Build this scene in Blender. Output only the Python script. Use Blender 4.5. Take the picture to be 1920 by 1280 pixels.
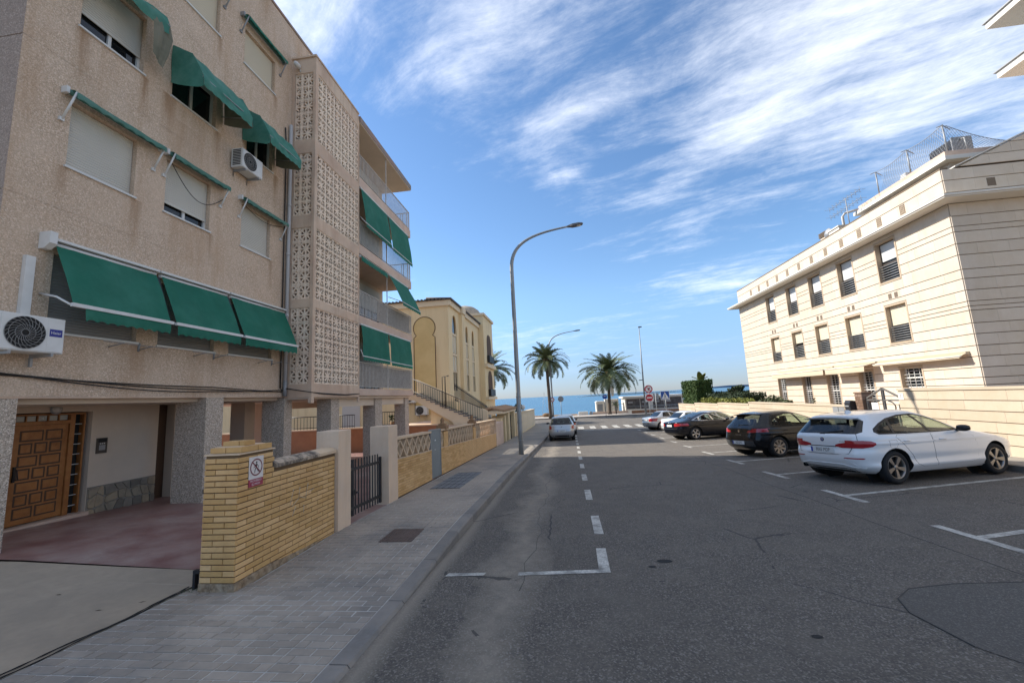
import bpy, bmesh, math, random
from mathutils import Vector, Matrix
from math import sin, cos, pi, radians as rad, sqrt, atan2
scene = bpy.context.scene
COL = scene.collection
for o in list(bpy.data.objects): bpy.data.objects.remove(o)
R_ = random.Random(7)

# ------------------------------------------------------------------ camera
H_EYE = 1.70
cam = bpy.data.cameras.new('camera')
cam.lens = 14.45; cam.sensor_width = 36; cam.clip_start = .05; cam.clip_end = 60000
camo = bpy.data.objects.new('camera', cam); COL.objects.link(camo)
def cam_basis(p, r, yaw):
    f = Vector((sin(yaw)*cos(p), cos(yaw)*cos(p), sin(p)))
    r0 = Vector((cos(yaw), -sin(yaw), 0)); u0 = r0.cross(f)
    return cos(r)*r0 - sin(r)*u0, sin(r)*r0 + cos(r)*u0, f
cr, cu, cf = cam_basis(rad(7.8766), rad(2.9724), rad(-6.7328))
camo.matrix_world = Matrix(((cr.x, cu.x, -cf.x, 0), (cr.y, cu.y, -cf.y, 0), (cr.z, cu.z, -cf.z, H_EYE), (0, 0, 0, 1)))
scene.camera = camo

# ------------------------------------------------------------------ view, sun, sky
scene.render.engine = 'CYCLES'
scene.view_settings.view_transform = 'Standard'
scene.view_settings.look = 'None'
scene.view_settings.gamma = 1
scene.view_settings.use_curve_mapping = False
scene.view_settings.exposure = 1.92
scene.cycles.max_bounces = 6
scene.cycles.transparent_max_bounces = 12
SUN_EL, SUN_AZ = rad(37), atan2(-.97, .243)          # azimuth measured clockwise from +Y
sun_dir = Vector((sin(SUN_AZ)*cos(SUN_EL), cos(SUN_AZ)*cos(SUN_EL), sin(SUN_EL)))
sl = bpy.data.lights.new('sun', 'SUN'); sl.energy = 2.0; sl.angle = rad(.53); sl.color = (1, .95, .86)
so = bpy.data.objects.new('sun', sl); COL.objects.link(so)
so.rotation_euler = (-sun_dir).to_track_quat('-Z', 'Y').to_euler(); so.location = (-40, 10, 40)

world = bpy.data.worlds.new('World'); scene.world = world; world.use_nodes = True
def build_world():
    nt = world.node_tree; N = nt.nodes; L = nt.links; N.clear()
    out = N.new('ShaderNodeOutputWorld'); bg = N.new('ShaderNodeBackground'); bg.inputs['Strength'].default_value = .075
    L.new(bg.outputs[0], out.inputs[0])
    sky = N.new('ShaderNodeTexSky'); sky.sky_type = 'NISHITA'; sky.sun_disc = False
    sky.sun_elevation = SUN_EL; sky.sun_rotation = SUN_AZ; sky.altitude = 0
    sky.air_density = 1.0; sky.dust_density = .15; sky.ozone_density = 2.6
    def math(op, a, b=None, clamp=False):
        m = N.new('ShaderNodeMath'); m.operation = op; m.use_clamp = clamp
        for i, v in enumerate((a, b)):
            if v is None: continue
            if isinstance(v, (int, float)): m.inputs[i].default_value = v
            else: L.new(v, m.inputs[i])
        return m.outputs[0]
    tc = N.new('ShaderNodeTexCoord'); sep = N.new('ShaderNodeSeparateXYZ'); L.new(tc.outputs['Generated'], sep.inputs[0])
    x, y, z = sep.outputs
    zz = math('MAXIMUM', z, .012)
    zz = math('ADD', zz, .06)
    px = math('DIVIDE', x, zz); py = math('DIVIDE', y, zz)
    # cloud sheet coordinates: along / across the streaks of cirrus
    a = rad(CLOUD_ANG)
    u = math('ADD', math('MULTIPLY', px, cos(a)), math('MULTIPLY', py, sin(a)))
    v = math('ADD', math('MULTIPLY', px, -sin(a)), math('MULTIPLY', py, cos(a)))
    def noise(cx, cy, sx, sy, ox, oy, scale, detail, rough, dist=0.0, lac=2.0):
        c = N.new('ShaderNodeCombineXYZ')
        L.new(math('ADD', math('MULTIPLY', cx, sx), ox), c.inputs[0]); L.new(math('ADD', math('MULTIPLY', cy, sy), oy), c.inputs[1])
        n = N.new('ShaderNodeTexNoise'); n.inputs['Scale'].default_value = scale; n.inputs['Detail'].default_value = detail
        n.inputs['Roughness'].default_value = rough; n.inputs['Distortion'].default_value = dist; n.inputs['Lacunarity'].default_value = lac
        L.new(c.outputs[0], n.inputs['Vector']); return n.outputs[0]
    warp = noise(u, v, 1, 1, 3.1, 8.2, .9, 3, .5)
    v2 = math('ADD', v, math('MULTIPLY', math('SUBTRACT', warp, .5), .42))
    big = noise(u, v2, .55, 1.0, CLOUD_OX, CLOUD_OY, .62, 3, .5, .3)
    streak = noise(u, v2, .5, 1.8, 1.7, 4.4, 1.7, 10, .68, .22)
    fine = noise(u, v2, .7, 2.2, 7.7, 2.4, 6.5, 9, .72, .35)
    puff = noise(u, v, 1.0, 1.25, 4.2, 9.1, 2.6, 10, .68, .25)
    # where the sheet is dense (places in the sky, in sheet coordinates)
    cov = math('MULTIPLY', math('SUBTRACT', big, .5), 1.5)
    for (bx, by, rx, ry, ang, w) in CLOUD_BANKS:
        ca, sa = cos(rad(ang)), sin(rad(ang))
        dx = math('SUBTRACT', px, bx); dy = math('SUBTRACT', py, by)
        e1 = math('DIVIDE', math('ADD', math('MULTIPLY', dx, ca), math('MULTIPLY', dy, sa)), rx)
        e2 = math('DIVIDE', math('ADD', math('MULTIPLY', dx, -sa), math('MULTIPLY', dy, ca)), ry)
        d = math('ADD', math('MULTIPLY', e1, e1), math('MULTIPLY', e2, e2))
        g = math('POWER', 2.71828, math('MULTIPLY', d, -1.0))
        cov = math('ADD', cov, math('MULTIPLY', g, w))
    dens = math('ADD', math('ADD', math('MULTIPLY', streak, 1.05), math('ADD', math('MULTIPLY', fine, .60), math('MULTIPLY', math('SUBTRACT', puff, .54), 1.15))), cov)
    mr = N.new('ShaderNodeMapRange'); mr.interpolation_type = 'SMOOTHSTEP'; L.new(dens, mr.inputs[0])
    mr.inputs[1].default_value = .69; mr.inputs[2].default_value = 1.80; mr.inputs[3].default_value = 0; mr.inputs[4].default_value = .80
    fade = N.new('ShaderNodeMapRange'); L.new(z, fade.inputs[0]); fade.inputs[1].default_value = .02; fade.inputs[2].default_value = .22
    fac = math('MULTIPLY', mr.outputs[0], fade.outputs[0])
    hs = N.new('ShaderNodeHueSaturation'); hs.inputs['Saturation'].default_value = SKY_SAT; hs.inputs['Value'].default_value = SKY_VAL
    L.new(sky.outputs[0], hs.inputs['Color'])
    mix = N.new('ShaderNodeMix'); mix.data_type = 'RGBA'; L.new(fac, mix.inputs['Factor'])
    # the low band of sea air: paler blue, less glare than the bare model gives
    hz = N.new('ShaderNodeMapRange'); hz.interpolation_type = 'SMOOTHSTEP'; L.new(z, hz.inputs[0]); hz.inputs[1].default_value = -.02; hz.inputs[2].default_value = .26; hz.inputs[3].default_value = 1; hz.inputs[4].default_value = 0
    mh = N.new('ShaderNodeMix'); mh.data_type = 'RGBA'; mh.blend_type = 'MULTIPLY'; L.new(hz.outputs[0], mh.inputs['Factor']); L.new(hs.outputs[0], mh.inputs[6]); mh.inputs[7].default_value = (.37, .46, .75, 1)
    L.new(mh.outputs[2], mix.inputs[6]); mix.inputs[7].default_value = CLOUD_COL
    L.new(mix.outputs[2], bg.inputs['Color'])
#@CLOUDS0
CLOUD_ANG = -24; CLOUD_OX = 2.3; CLOUD_OY = 5.1
# banks of cirrus: sheet position, radii, angle, weight (negative = clear sky)
CLOUD_BANKS = [(1.0, 1.12, .75, .36, -25, .34), (1.75, 1.6, .9, .22, -24, .36), (.08, 1.25, .26, .10, -33, .30), (-.15, .92, .30, .16, -40, .22), (-.5, .8, .18, .1, -40, .3),
    (1.2, 3.2, .55, .4, 10, .55), (.33, 1.88, .32, .07, -17, .30), (.75, 2.5, .5, .12, -20, .3), (.09, 1.6, .1, .06, -20, .25), (-.5, 2.0, .75, .55, 60, -.42), (.36, 1.5, .24, .06, -25, -.25), (.9, 1.85, .5, .06, -25, -.2), (.3, 3.4, .8, .8, 0, -.4),
    (1.0, -1.0, 2.2, 1.6, -30, .30), (3.2, .4, 1.6, 1.6, 0, .30)]  # two banks centred out of view, added to brighten the shaded walls
SKY_SAT, SKY_VAL = 1.10, .74
CLOUD_COL = (5.35, 5.5, 5.8, 1)
#@CLOUDS
build_world()

# ------------------------------------------------------------------ helpers
class MB:
    'collects shapes in world (or local) coordinates, built as ONE mesh object'
    def __init__(s): s.v = []; s.f = []; s.m = []; s.sm = []
    def add(s, vs, fs, m=0, smooth=False):
        b = len(s.v); s.v += [tuple(p) for p in vs]
        for f in fs: s.f.append(tuple(i+b for i in f)); s.m.append(m); s.sm.append(smooth)
        return s
    def box(s, x0, x1, y0, y1, z0, z1, m=0):
        vs = [(x0,y0,z0),(x1,y0,z0),(x1,y1,z0),(x0,y1,z0),(x0,y0,z1),(x1,y0,z1),(x1,y1,z1),(x0,y1,z1)]
        return s.add(vs, [(0,3,2,1),(4,5,6,7),(0,1,5,4),(1,2,6,5),(2,3,7,6),(3,0,4,7)], m)
    def hexa(s, vs, m=0):
        return s.add(vs, [(0,3,2,1),(4,5,6,7),(0,1,5,4),(1,2,6,5),(2,3,7,6),(3,0,4,7)], m)
    def quad(s, a, b, c, d, m=0): return s.add([a,b,c,d], [(0,1,2,3)], m)
    def prism(s, poly, axis, a, b, m=0):
        'poly = 2D points; axis x: (y,z), axis y: (x,z), axis z: (x,y)'
        def P(p, t):
            return (t,p[0],p[1]) if axis == 'x' else (p[0],t,p[1]) if axis == 'y' else (p[0],p[1],t)
        n = len(poly); vs = [P(p,a) for p in poly]+[P(p,b) for p in poly]
        fs = [tuple(range(n-1,-1,-1)), tuple(range(n,2*n))]+[(i,(i+1)%n,(i+1)%n+n,i+n) for i in range(n)]
        return s.add(vs, fs, m)
    def tube(s, pts, r, n=8, m=0, caps=True, smooth=True):
        pts = [Vector(p) for p in pts]; k = len(pts); rr = r if isinstance(r, (list, tuple)) else [r]*k
        vs = []; up = None
        for i, p in enumerate(pts):
            t = (pts[min(i+1,k-1)]-pts[max(i-1,0)])
            if t.length < 1e-9: t = Vector((0,0,1))
            t.normalize()
            if up is None:
                up = t.orthogonal().normalized()
            up = (up - t*up.dot(t))
            if up.length < 1e-6: up = t.orthogonal()
            up.normalize(); w = t.cross(up)
            for j in range(n):
                a = 2*pi*j/n; vs.append(p+(up*cos(a)+w*sin(a))*rr[i])
        fs = [(i*n+j, i*n+(j+1)%n, (i+1)*n+(j+1)%n, (i+1)*n+j) for i in range(k-1) for j in range(n)]
        b = len(s.v); s.add(vs, fs, m, smooth)
        if caps:
            s.f += [tuple(b+j for j in range(n-1,-1,-1)), tuple(b+(k-1)*n+j for j in range(n))]; s.m += [m,m]; s.sm += [False,False]
        return s
    def lathe(s, prof, c, axis='z', n=24, m=0, smooth=True):
        'prof = (radius, height) list'
        vs = []; k = len(prof)
        for (r, h) in prof:
            for j in range(n):
                a = 2*pi*j/n; p = (r*cos(a), r*sin(a), h)
                if axis == 'y': p = (p[0], h, p[1])
                if axis == 'x': p = (h, p[0], p[1])
                vs.append((c[0]+p[0], c[1]+p[1], c[2]+p[2]))
        fs = [(i*n+j, i*n+(j+1)%n, (i+1)*n+(j+1)%n, (i+1)*n+j) for i in range(k-1) for j in range(n)]
        return s.add(vs, fs, m, smooth)
    def mesh(s, name, mats, off=(0,0,0)):
        me = bpy.data.meshes.new(name)
        me.from_pydata([(p[0]-off[0], p[1]-off[1], p[2]-off[2]) for p in s.v], [], s.f)
        for mt in (mats if isinstance(mats, (list, tuple)) else [mats]): me.materials.append(mt)
        me.polygons.foreach_set('material_index', s.m); me.polygons.foreach_set('use_smooth', s.sm)
        me.update(); return me

def wloc(o):
    v = Vector((0,0,0))
    while o is not None: v += o.location; o = o.parent
    return v
def tag(o, label=None, cat=None, group=None, kind=None):
    if label: o['label'] = label
    if cat: o['category'] = cat
    if group: o['group'] = group
    if kind: o['kind'] = kind
    return o
def thing(name, label, cat, loc=(0,0,0), group=None):
    o = bpy.data.objects.new(name, None); COL.objects.link(o); o.location = loc; o.empty_display_size = .2
    return tag(o, label, cat, group)
def part(name, mb, mats, parent=None, label=None, kind=None, loc=None):
    'mesh object; vertices given in world coordinates unless the parent is a rotated/local thing placed later'
    off = wloc(parent) if parent is not None else Vector((0,0,0))
    if loc is not None: off = Vector(loc)
    o = bpy.data.objects.new(name, mb.mesh(name, mats, off)); COL.objects.link(o)
    if parent is not None:
        o.parent = parent; o.location = off - wloc(parent)
    else: o.location = off
    return tag(o, label, kind=kind)
def inst(name, me, parent, loc, rot=None, scale=None, kind=None):
    'object sharing mesh data, world location'
    o = bpy.data.objects.new(name, me); COL.objects.link(o); o.parent = parent
    o.location = Vector(loc) - (wloc(parent) if parent else Vector((0,0,0)))
    if rot: o.rotation_euler = rot
    if scale: o.scale = scale
    return tag(o, kind=kind)
def copy_tree(o, parent=None):
    c = o.copy(); COL.objects.link(c)
    if parent is not None: c.parent = parent
    for ch in list(o.children): copy_tree(ch, c)
    return c
def solo(name, mb, mats, label, cat, group=None, loc=None):
    return tag(part(name, mb, mats, None, loc=loc), label, cat, group)
def struct(name, mb, mats, parent=None, kind='structure'):
    o = part(name, mb, mats, parent)
    if parent is None: o['kind'] = kind
    return o
def text_mesh(txt, size, depth=.002):
    cu_ = bpy.data.curves.new('lettering', 'FONT'); cu_.body = txt; cu_.size = size; cu_.extrude = depth; cu_.align_x = 'CENTER'; cu_.align_y = 'CENTER'
    cu_.resolution_u = 3
    ob = bpy.data.objects.new('lettering', cu_); COL.objects.link(ob)
    dg = bpy.context.evaluated_depsgraph_get(); me = bpy.data.meshes.new_from_object(ob.evaluated_get(dg))
    bpy.data.objects.remove(ob); return me
def lettering(txt, size, parent, loc, xdir, updir, mat, sx=1.0, depth=.002, name='lettering', bold=0):
    me = text_mesh(txt, size, depth); me.name = name; me.materials.clear(); me.materials.append(mat)
    X = Vector(xdir).normalized(); Y = Vector(updir).normalized(); Z = X.cross(Y)
    M3 = Matrix((X*sx, Y, Z)).transposed()
    for v in me.vertices: v.co = M3 @ v.co
    o = bpy.data.objects.new(name, me); COL.objects.link(o); o.parent = parent; o.location = Vector(loc) - wloc(parent)
    return o

# ------------------------------------------------------------------ materials
def mat(name, col, rough=.8, metal=0.0, var=None, rnd=0.0, bump=None, spec=.4, streak=None, speck=None, emit=None, coat=0.0, coords='pos'):
    '''procedural principled. var=[(scale, amount, colour)], rnd=per-object brightness, bump=(scale,strength,detail),
    streak=(colour, amount) vertical run stains, speck=(scale, dark, light) stone chips'''
    m = bpy.data.materials.new(name); m.use_nodes = True; nt = m.node_tree; N = nt.nodes; L = nt.links
    b = N['Principled BSDF']; b.inputs['Roughness'].default_value = rough; b.inputs['Metallic'].default_value = metal
    b.inputs['Specular IOR Level'].default_value = spec
    if coat: b.inputs['Coat Weight'].default_value = coat; b.inputs['Coat Roughness'].default_value = .03
    c = (*col, 1)
    if not (var or rnd or bump or streak or speck): b.inputs['Base Color'].default_value = c; return m
    if coords == 'pos':
        geo = N.new('ShaderNodeNewGeometry'); P = geo.outputs['Position']
    else:
        tc = N.new('ShaderNodeTexCoord'); P = tc.outputs['Object']
    rgb = N.new('ShaderNodeRGB'); rgb.outputs[0].default_value = c; cur = rgb.outputs[0]
    def mixc(fac, a, bcol, blend='MIX'):
        x = N.new('ShaderNodeMix'); x.data_type = 'RGBA'; x.blend_type = blend
        if isinstance(fac, float): x.inputs['Factor'].default_value = fac
        else: L.new(fac, x.inputs['Factor'])
        L.new(a, x.inputs[6])
        if isinstance(bcol, tuple): x.inputs[7].default_value = (*bcol, 1)
        else: L.new(bcol, x.inputs[7])
        return x.outputs[2]
    def noise(scale, detail=4, rough_=.6, vec=None):
        n = N.new('ShaderNodeTexNoise'); n.inputs['Scale'].default_value = scale; n.inputs['Detail'].default_value = detail; n.inputs['Roughness'].default_value = rough_
        L.new(vec if vec else P, n.inputs['Vector']); return n.outputs[0]
    def rng(x, a, b_, lo=0.0, hi=1.0):
        r = N.new('ShaderNodeMapRange'); r.inputs[1].default_value = a; r.inputs[2].default_value = b_; r.inputs[3].default_value = lo; r.inputs[4].default_value = hi
        L.new(x, r.inputs[0]); return r.outputs[0]
    if speck:
        sc, dk, lt = speck
        vo = N.new('ShaderNodeTexVoronoi'); vo.inputs['Scale'].default_value = sc; L.new(P, vo.inputs['Vector'])
        sp = N.new('ShaderNodeSeparateColor'); L.new(vo.outputs['Color'], sp.inputs[0])
        cur = mixc(rng(sp.outputs[0], .0, 1, .0, .85), cur, dk); cur = mixc(rng(sp.outputs[1], .72, .95, 0, .8), cur, lt)
    for (sc, amt, vc) in (var or []):
        cur = mixc(rng(noise(sc, 5, .62), .42, .68, 0, amt), cur, vc)
    if streak:
        mp = N.new('ShaderNodeMapping'); mp.inputs['Scale'].default_value = (1.5, 1.5, .16); L.new(P, mp.inputs[0])
        n1 = noise(1.6, 6, .7, mp.outputs[0]); cur = mixc(rng(n1, .5, .72, 0, streak[1]), cur, streak[0])
    if rnd:
        oi = N.new('ShaderNodeObjectInfo'); hv = N.new('ShaderNodeHueSaturation')
        L.new(rng(oi.outputs['Random'], 0, 1, 1-rnd, 1+rnd), hv.inputs['Value'])
        L.new(rng(oi.outputs['Random'], 0, 1, 1+rnd*.4, 1-rnd*.4), hv.inputs['Saturation']); L.new(cur, hv.inputs['Color']); cur = hv.outputs[0]
    L.new(cur, b.inputs['Base Color'])
    if bump:
        bp = N.new('ShaderNodeBump'); bp.inputs['Strength'].default_value = bump[1]; bp.inputs['Distance'].default_value = bump[3] if len(bump) > 3 else .02
        L.new(noise(bump[0], bump[2] if len(bump) > 2 else 4, .65), bp.inputs['Height']); L.new(bp.outputs[0], b.inputs['Normal'])
    return m
def glass_mat(name, tint, rough=.02, see=.5, glossc=(1,1,1)):
    m = bpy.data.materials.new(name); m.use_nodes = True; nt = m.node_tree; N = nt.nodes; L = nt.links; N.clear()
    out = N.new('ShaderNodeOutputMaterial'); tr = N.new('ShaderNodeBsdfTransparent'); gl = N.new('ShaderNodeBsdfGlossy'); df = N.new('ShaderNodeBsdfDiffuse')
    df.inputs[0].default_value = (.012, .014, .016, 1)
    tr.inputs[0].default_value = (*tint, 1); gl.inputs[0].default_value = (*glossc, 1); gl.inputs['Roughness'].default_value = rough
    fr = N.new('ShaderNodeFresnel'); ge = N.new('ShaderNodeNewGeometry'); io = N.new('ShaderNodeMapRange'); io.inputs[3].default_value = 1.5; io.inputs[4].default_value = 1/1.5
    L.new(ge.outputs['Backfacing'], io.inputs[0]); L.new(io.outputs[0], fr.inputs[0])        # same reflectance seen from inside and outside
    m1 = N.new('ShaderNodeMixShader'); m1.inputs[0].default_value = see; L.new(df.outputs[0], m1.inputs[1]); L.new(tr.outputs[0], m1.inputs[2])
    m2 = N.new('ShaderNodeMixShader'); L.new(fr.outputs[0], m2.inputs[0]); L.new(m1.outputs[0], m2.inputs[1]); L.new(gl.outputs[0], m2.inputs[2])
    L.new(m2.outputs[0], out.inputs[0]); return m
def two_side(name, col, other, rough=.8, var=None):
    'cloth: different colour on the underside, a little light passing through'
    m = mat(name, col, rough, var=var, rnd=0.0, bump=(160, .15, 2, .004)); nt = m.node_tree; N = nt.nodes; L = nt.links
    b = N['Principled BSDF']; out = N['Material Output']
    tl = N.new('ShaderNodeBsdfTranslucent'); tl.inputs[0].default_value = (*other, 1)
    mx = N.new('ShaderNodeMixShader'); mx.inputs[0].default_value = .22; L.new(b.outputs[0], mx.inputs[1]); L.new(tl.outputs[0], mx.inputs[2]); L.new(mx.outputs[0], out.inputs[0])
    return m

# ------------------------------------------------------------------ ground levels
def G(y):
    'height of the street along its length: falls 4% to the sea, then levels out'
    if y < 24: return -.04*y
    a = min((y-24)/18, 1)
    return -.96 - .72*(a-a*a/2)
def kh(y):
    'kerb height: dropped in front of the drive'
    t = min(max((y-3.6)/3.2, 0), 1); return .025 + .105*t*t*(3-2*t)
def kx(y):
    return -1.62 + (0 if y < 12 else (min(y, 44)-12)*.0165)
def px_(y): return G(y)+kh(y)

# materials of the ground
def asphalt():
    m = mat('asphalt', (.14, .118, .095), .92, var=[(.35, .5, (.108, .092, .076)), (2.2, .45, (.172, .147, .12))], speck=(85, (.055, .050, .045), (.27, .24, .21)), bump=(130, .7, 3, .016))
    nt = m.node_tree; N = nt.nodes; L = nt.links; b = N['Principled BSDF']
    geo = N.new('ShaderNodeNewGeometry'); sep = N.new('ShaderNodeSeparateXYZ'); L.new(geo.outputs['Position'], sep.inputs[0])
    def mth(op, a, b_=None, clamp=False):
        q = N.new('ShaderNodeMath'); q.operation = op; q.use_clamp = clamp
        for i, v in enumerate((a, b_)):
            if v is None: continue
            if isinstance(v, (int, float)): q.inputs[i].default_value = v
            else: L.new(v, q.inputs[i])
        return q.outputs[0]
    n = N.new('ShaderNodeTexNoise'); n.inputs['Scale'].default_value = .55; n.inputs['Detail'].default_value = 6; n.inputs['Roughness'].default_value = .65; L.new(geo.outputs['Position'], n.inputs['Vector'])
    n2 = N.new('ShaderNodeTexNoise'); n2.inputs['Scale'].default_value = 7; n2.inputs['Detail'].default_value = 5; L.new(geo.outputs['Position'], n2.inputs['Vector'])
    # dusty strip blown along the gutter lane: a crooked band at x = -0.9
    xw = mth('ADD', sep.outputs[0], mth('MULTIPLY', mth('SUBTRACT', n.outputs[0], .5), 1.3))
    d = mth('ABSOLUTE', mth('SUBTRACT', xw, -.72))
    band = mth('SUBTRACT', 1, mth('DIVIDE', d, .36), True)
    band = mth('MULTIPLY', mth('POWER', band, .7), mth('MULTIPLY', n2.outputs[0], 1.25), True)
    # second, right at the kerb
    d2 = mth('ABSOLUTE', mth('SUBTRACT', mth('ADD', sep.outputs[0], mth('MULTIPLY', mth('SUBTRACT', n.outputs[0], .5), .25)), -1.56))
    b2 = mth('MULTIPLY', mth('SUBTRACT', 1, mth('DIVIDE', d2, .16), True), .8)
    tot = mth('MAXIMUM', band, b2)
    old = b.inputs['Base Color'].links[0].from_socket
    mx = N.new('ShaderNodeMix'); mx.data_type = 'RGBA'; L.new(mth('MULTIPLY', tot, .95), mx.inputs['Factor']); L.new(old, mx.inputs[6]); mx.inputs[7].default_value = (.30, .255, .20, 1)
    # crack network
    vo = N.new('ShaderNodeTexVoronoi'); vo.feature = 'DISTANCE_TO_EDGE'; vo.inputs['Scale'].default_value = .42
    wv = N.new('ShaderNodeMix'); wv.data_type = 'VECTOR'; wv.inputs['Factor'].default_value = .12
    nc = N.new('ShaderNodeTexNoise'); nc.inputs['Scale'].default_value = 3; nc.inputs['Detail'].default_value = 6; L.new(geo.outputs['Position'], nc.inputs['Vector'])
    L.new(geo.outputs['Position'], wv.inputs[4]); L.new(nc.outputs['Color'], wv.inputs[5]); L.new(wv.outputs[1], vo.inputs['Vector'])
    ck = mth('MULTIPLY', mth('LESS_THAN', vo.outputs[0], .0045), mth('GREATER_THAN', n.outputs[0], .53))
    m2 = N.new('ShaderNodeMix'); m2.data_type = 'RGBA'; L.new(mth('MULTIPLY', ck, .75), m2.inputs['Factor']); L.new(mx.outputs[2], m2.inputs[6]); m2.inputs[7].default_value = (.035, .034, .033, 1)
    L.new(m2.outputs[2], b.inputs['Base Color'])
    return m
M = {}
M['asphalt'] = asphalt()
M['asphalt_dark'] = mat('tar_joint', (.05, .046, .042), .8)
M['asphalt_old'] = mat('asphalt_patch', (.105, .094, .081), .9, var=[(1.2, .5, (.085, .076, .066))], speck=(110, (.06, .055, .05), (.19, .17, .15)), bump=(160, .35, 3, .01))
M['paint'] = mat('road_paint', (.56, .53, .47), .8, var=[(6, .85, (.16, .15, .135)), (45, .7, (.17, .16, .14))], bump=(140, .3, 3, .008))
M['dirt'] = mat('earth', (.2, .17, .13), .95, var=[(1.5, .6, (.13, .11, .085))], bump=(20, .4))
M['paver'] = mat('paver', (.315, .262, .208), .88, var=[(.62, .95, (.165, .148, .132)), (1.7, .55, (.40, .325, .255)), (14, .35, (.21, .182, .152))], rnd=.10, bump=(110, .3, 3, .006))
M['grout'] = mat('mortar_bed', (.46, .43, .385), .95, var=[(3, .6, (.2, .19, .18))])
M['kerbstone'] = mat('kerbstone', (.22, .19, .16), .85, var=[(2.5, .7, (.12, .113, .105)), (25, .4, (.2, .19, .18))], rnd=.12, bump=(60, .4, 4, .01))
M['concrete'] = mat('drive_concrete', (.34, .27, .195), .9, var=[(.5, .8, (.25, .205, .155)), (3, .5, (.40, .315, .225)), (11, .35, (.25, .2, .15))], bump=(90, .3, 4, .008))
M['redfloor'] = mat('red_painted_floor', (.26, .15, .13), .42, var=[(.7, .95, (.36, .285, .25)), (1.9, .8, (.16, .065, .06)), (9, .3, (.22, .12, .105))], bump=(30, .15, 4, .006), spec=.45)
M['rust'] = mat('rusty_iron', (.14, .095, .075), .85, var=[(12, .6, (.08, .06, .05))], bump=(60, .5))
M['dark'] = mat('black_gap', (.02, .019, .018), .9)

def strip(mb, xs, ys, zf, m=0):
    'grid sheet with x positions xs (numbers or functions of y), rows at ys'
    vs = []; n = len(xs)
    for y in ys:
        for x in xs:
            X = x(y) if callable(x) else x; vs.append((X, y, zf(X, y)))
    fs = [(i*n+j, i*n+j+1, (i+1)*n+j+1, (i+1)*n+j) for i in range(len(ys)-1) for j in range(n-1)]
    mb.add(vs, fs, m)
YS = [-14, -8, -4, 0, 1, 2, 3, 3.6, 4.2, 4.8, 5.4, 6, 6.8, 8, 10, 12, 14, 17, 20, 24, 26, 28, 30, 32, 34, 36, 38, 40, 42, 44]
CURB_R = 9.55
mb = MB(); strip(mb, [-140, -60, -12, 12, 60, 140], [-60, -14]+YS[1:]+[50, 57.5], lambda x, y: G(max(y, -20))-.16); struct('ground', mb, M['dirt'])
mb = MB(); strip(mb, [lambda y: kx(y)-.05, 1, 4, 7, CURB_R], YS, lambda x, y: G(y)); road = struct('road', mb, M['asphalt'])
mb = MB(); strip(mb, [-140, -40, 0, 40, 140], [44, 50, 56.5], lambda x, y: G(44)); struct('cross_street', mb, M['asphalt'])
# repaired patch of asphalt and small oil stains
pts = [(2.66, 3.42), (2.62, 3.9), (2.72, 4.16), (2.95, 4.36), (3.4, 4.47), (4.1, 4.52), (5.2, 4.4), (5.4, 3.4), (4.4, 2.6), (3.3, 2.75), (2.85, 3.1)]
mb = MB(); mb.add([(x, y, G(y)+.004) for x, y in pts], [tuple(range(len(pts)))]); struct('asphalt_patch', mb, M['asphalt_old'], road)
mb = MB(); mb.tube([(x, y, G(y)+.003) for x, y in pts], .006, 5); struct('patch_joint', mb, M['asphalt_dark'], road)
for (x, y, a, b_) in ((1.0, 5.1, .085, .055), (.83, 4.93, .04, .028), (1.72, 3.52, .04, .025)):
    mb = MB(); mb.add([(x+a*cos(t*pi/8)*(1+.12*sin(3*t)), y+b_*sin(t*pi/8), G(y+b_*sin(t*pi/8))+.004) for t in range(16)], [tuple(range(16))]); struct('oil_stain', mb, M['dark'], road)
# long seam between traffic lane and parking bays
mb = MB(); mb.tube([(4.15+.02*sin(y*1.7)+.012*(y-5), y, G(y)-.001) for y in [1.5+.5*i for i in range(60)]], .005, 5); struct('lane_seam', mb, M['asphalt_dark'], road)
mb = MB(); mb.tube([(-.52+.05*sin(y*2.3)+.03*sin(y*7.1), y, G(y)-.001) for y in [4.3+.25*i for i in range(90)]], .004, 5); struct('lane_seam', mb, M['asphalt_dark'], road)

# ------------------------------------------------------------------ road markings
def mark(poly, dz=.005):
    mb = MB(); 
    mb.add([(x, y, G(y)+dz) for x, y in poly], [tuple(range(len(poly)))]); return struct('painted_line', mb, M['paint'], road)
def line(p, q, w):
    d = Vector((q[0]-p[0], q[1]-p[1])); d.normalize(); nx, ny = -d.y*w/2, d.x*w/2
    L_ = sqrt((q[0]-p[0])**2+(q[1]-p[1])**2); k = max(1, int(L_/1.5)); vs = []; fs = []
    for i in range(k+1):
        t = i/k; x = p[0]+(q[0]-p[0])*t; y = p[1]+(q[1]-p[1])*t
        vs += [(x+nx, y+ny, G(y+ny)+.005), (x-nx, y-ny, G(y-ny)+.005)]
    for i in range(k): fs.append((2*i, 2*i+1, 2*i+3, 2*i+2))
    mb = MB(); mb.add(vs, fs); return struct('painted_line', mb, M['paint'], road)
mark([(-1.42, 4.66), (-1.0, 4.68), (-.98, 4.76), (-1.4, 4.75)]); mark([(-.62, 4.68), (.37, 4.76), (.37, 4.86), (-.62, 4.77)]); mark([(.25, 4.862), (.37, 4.862), (.39, 5.56), (.27, 5.56)])
y = 6.18
while y < 38:
    x = .36 + max(0, y-9)*.014
    mark([(x-.065, y), (x+.065, y), (x+.075, y+1.05), (x-.055, y+1.05)]); y += 2.33 if y < 9 else 2.35
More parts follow.
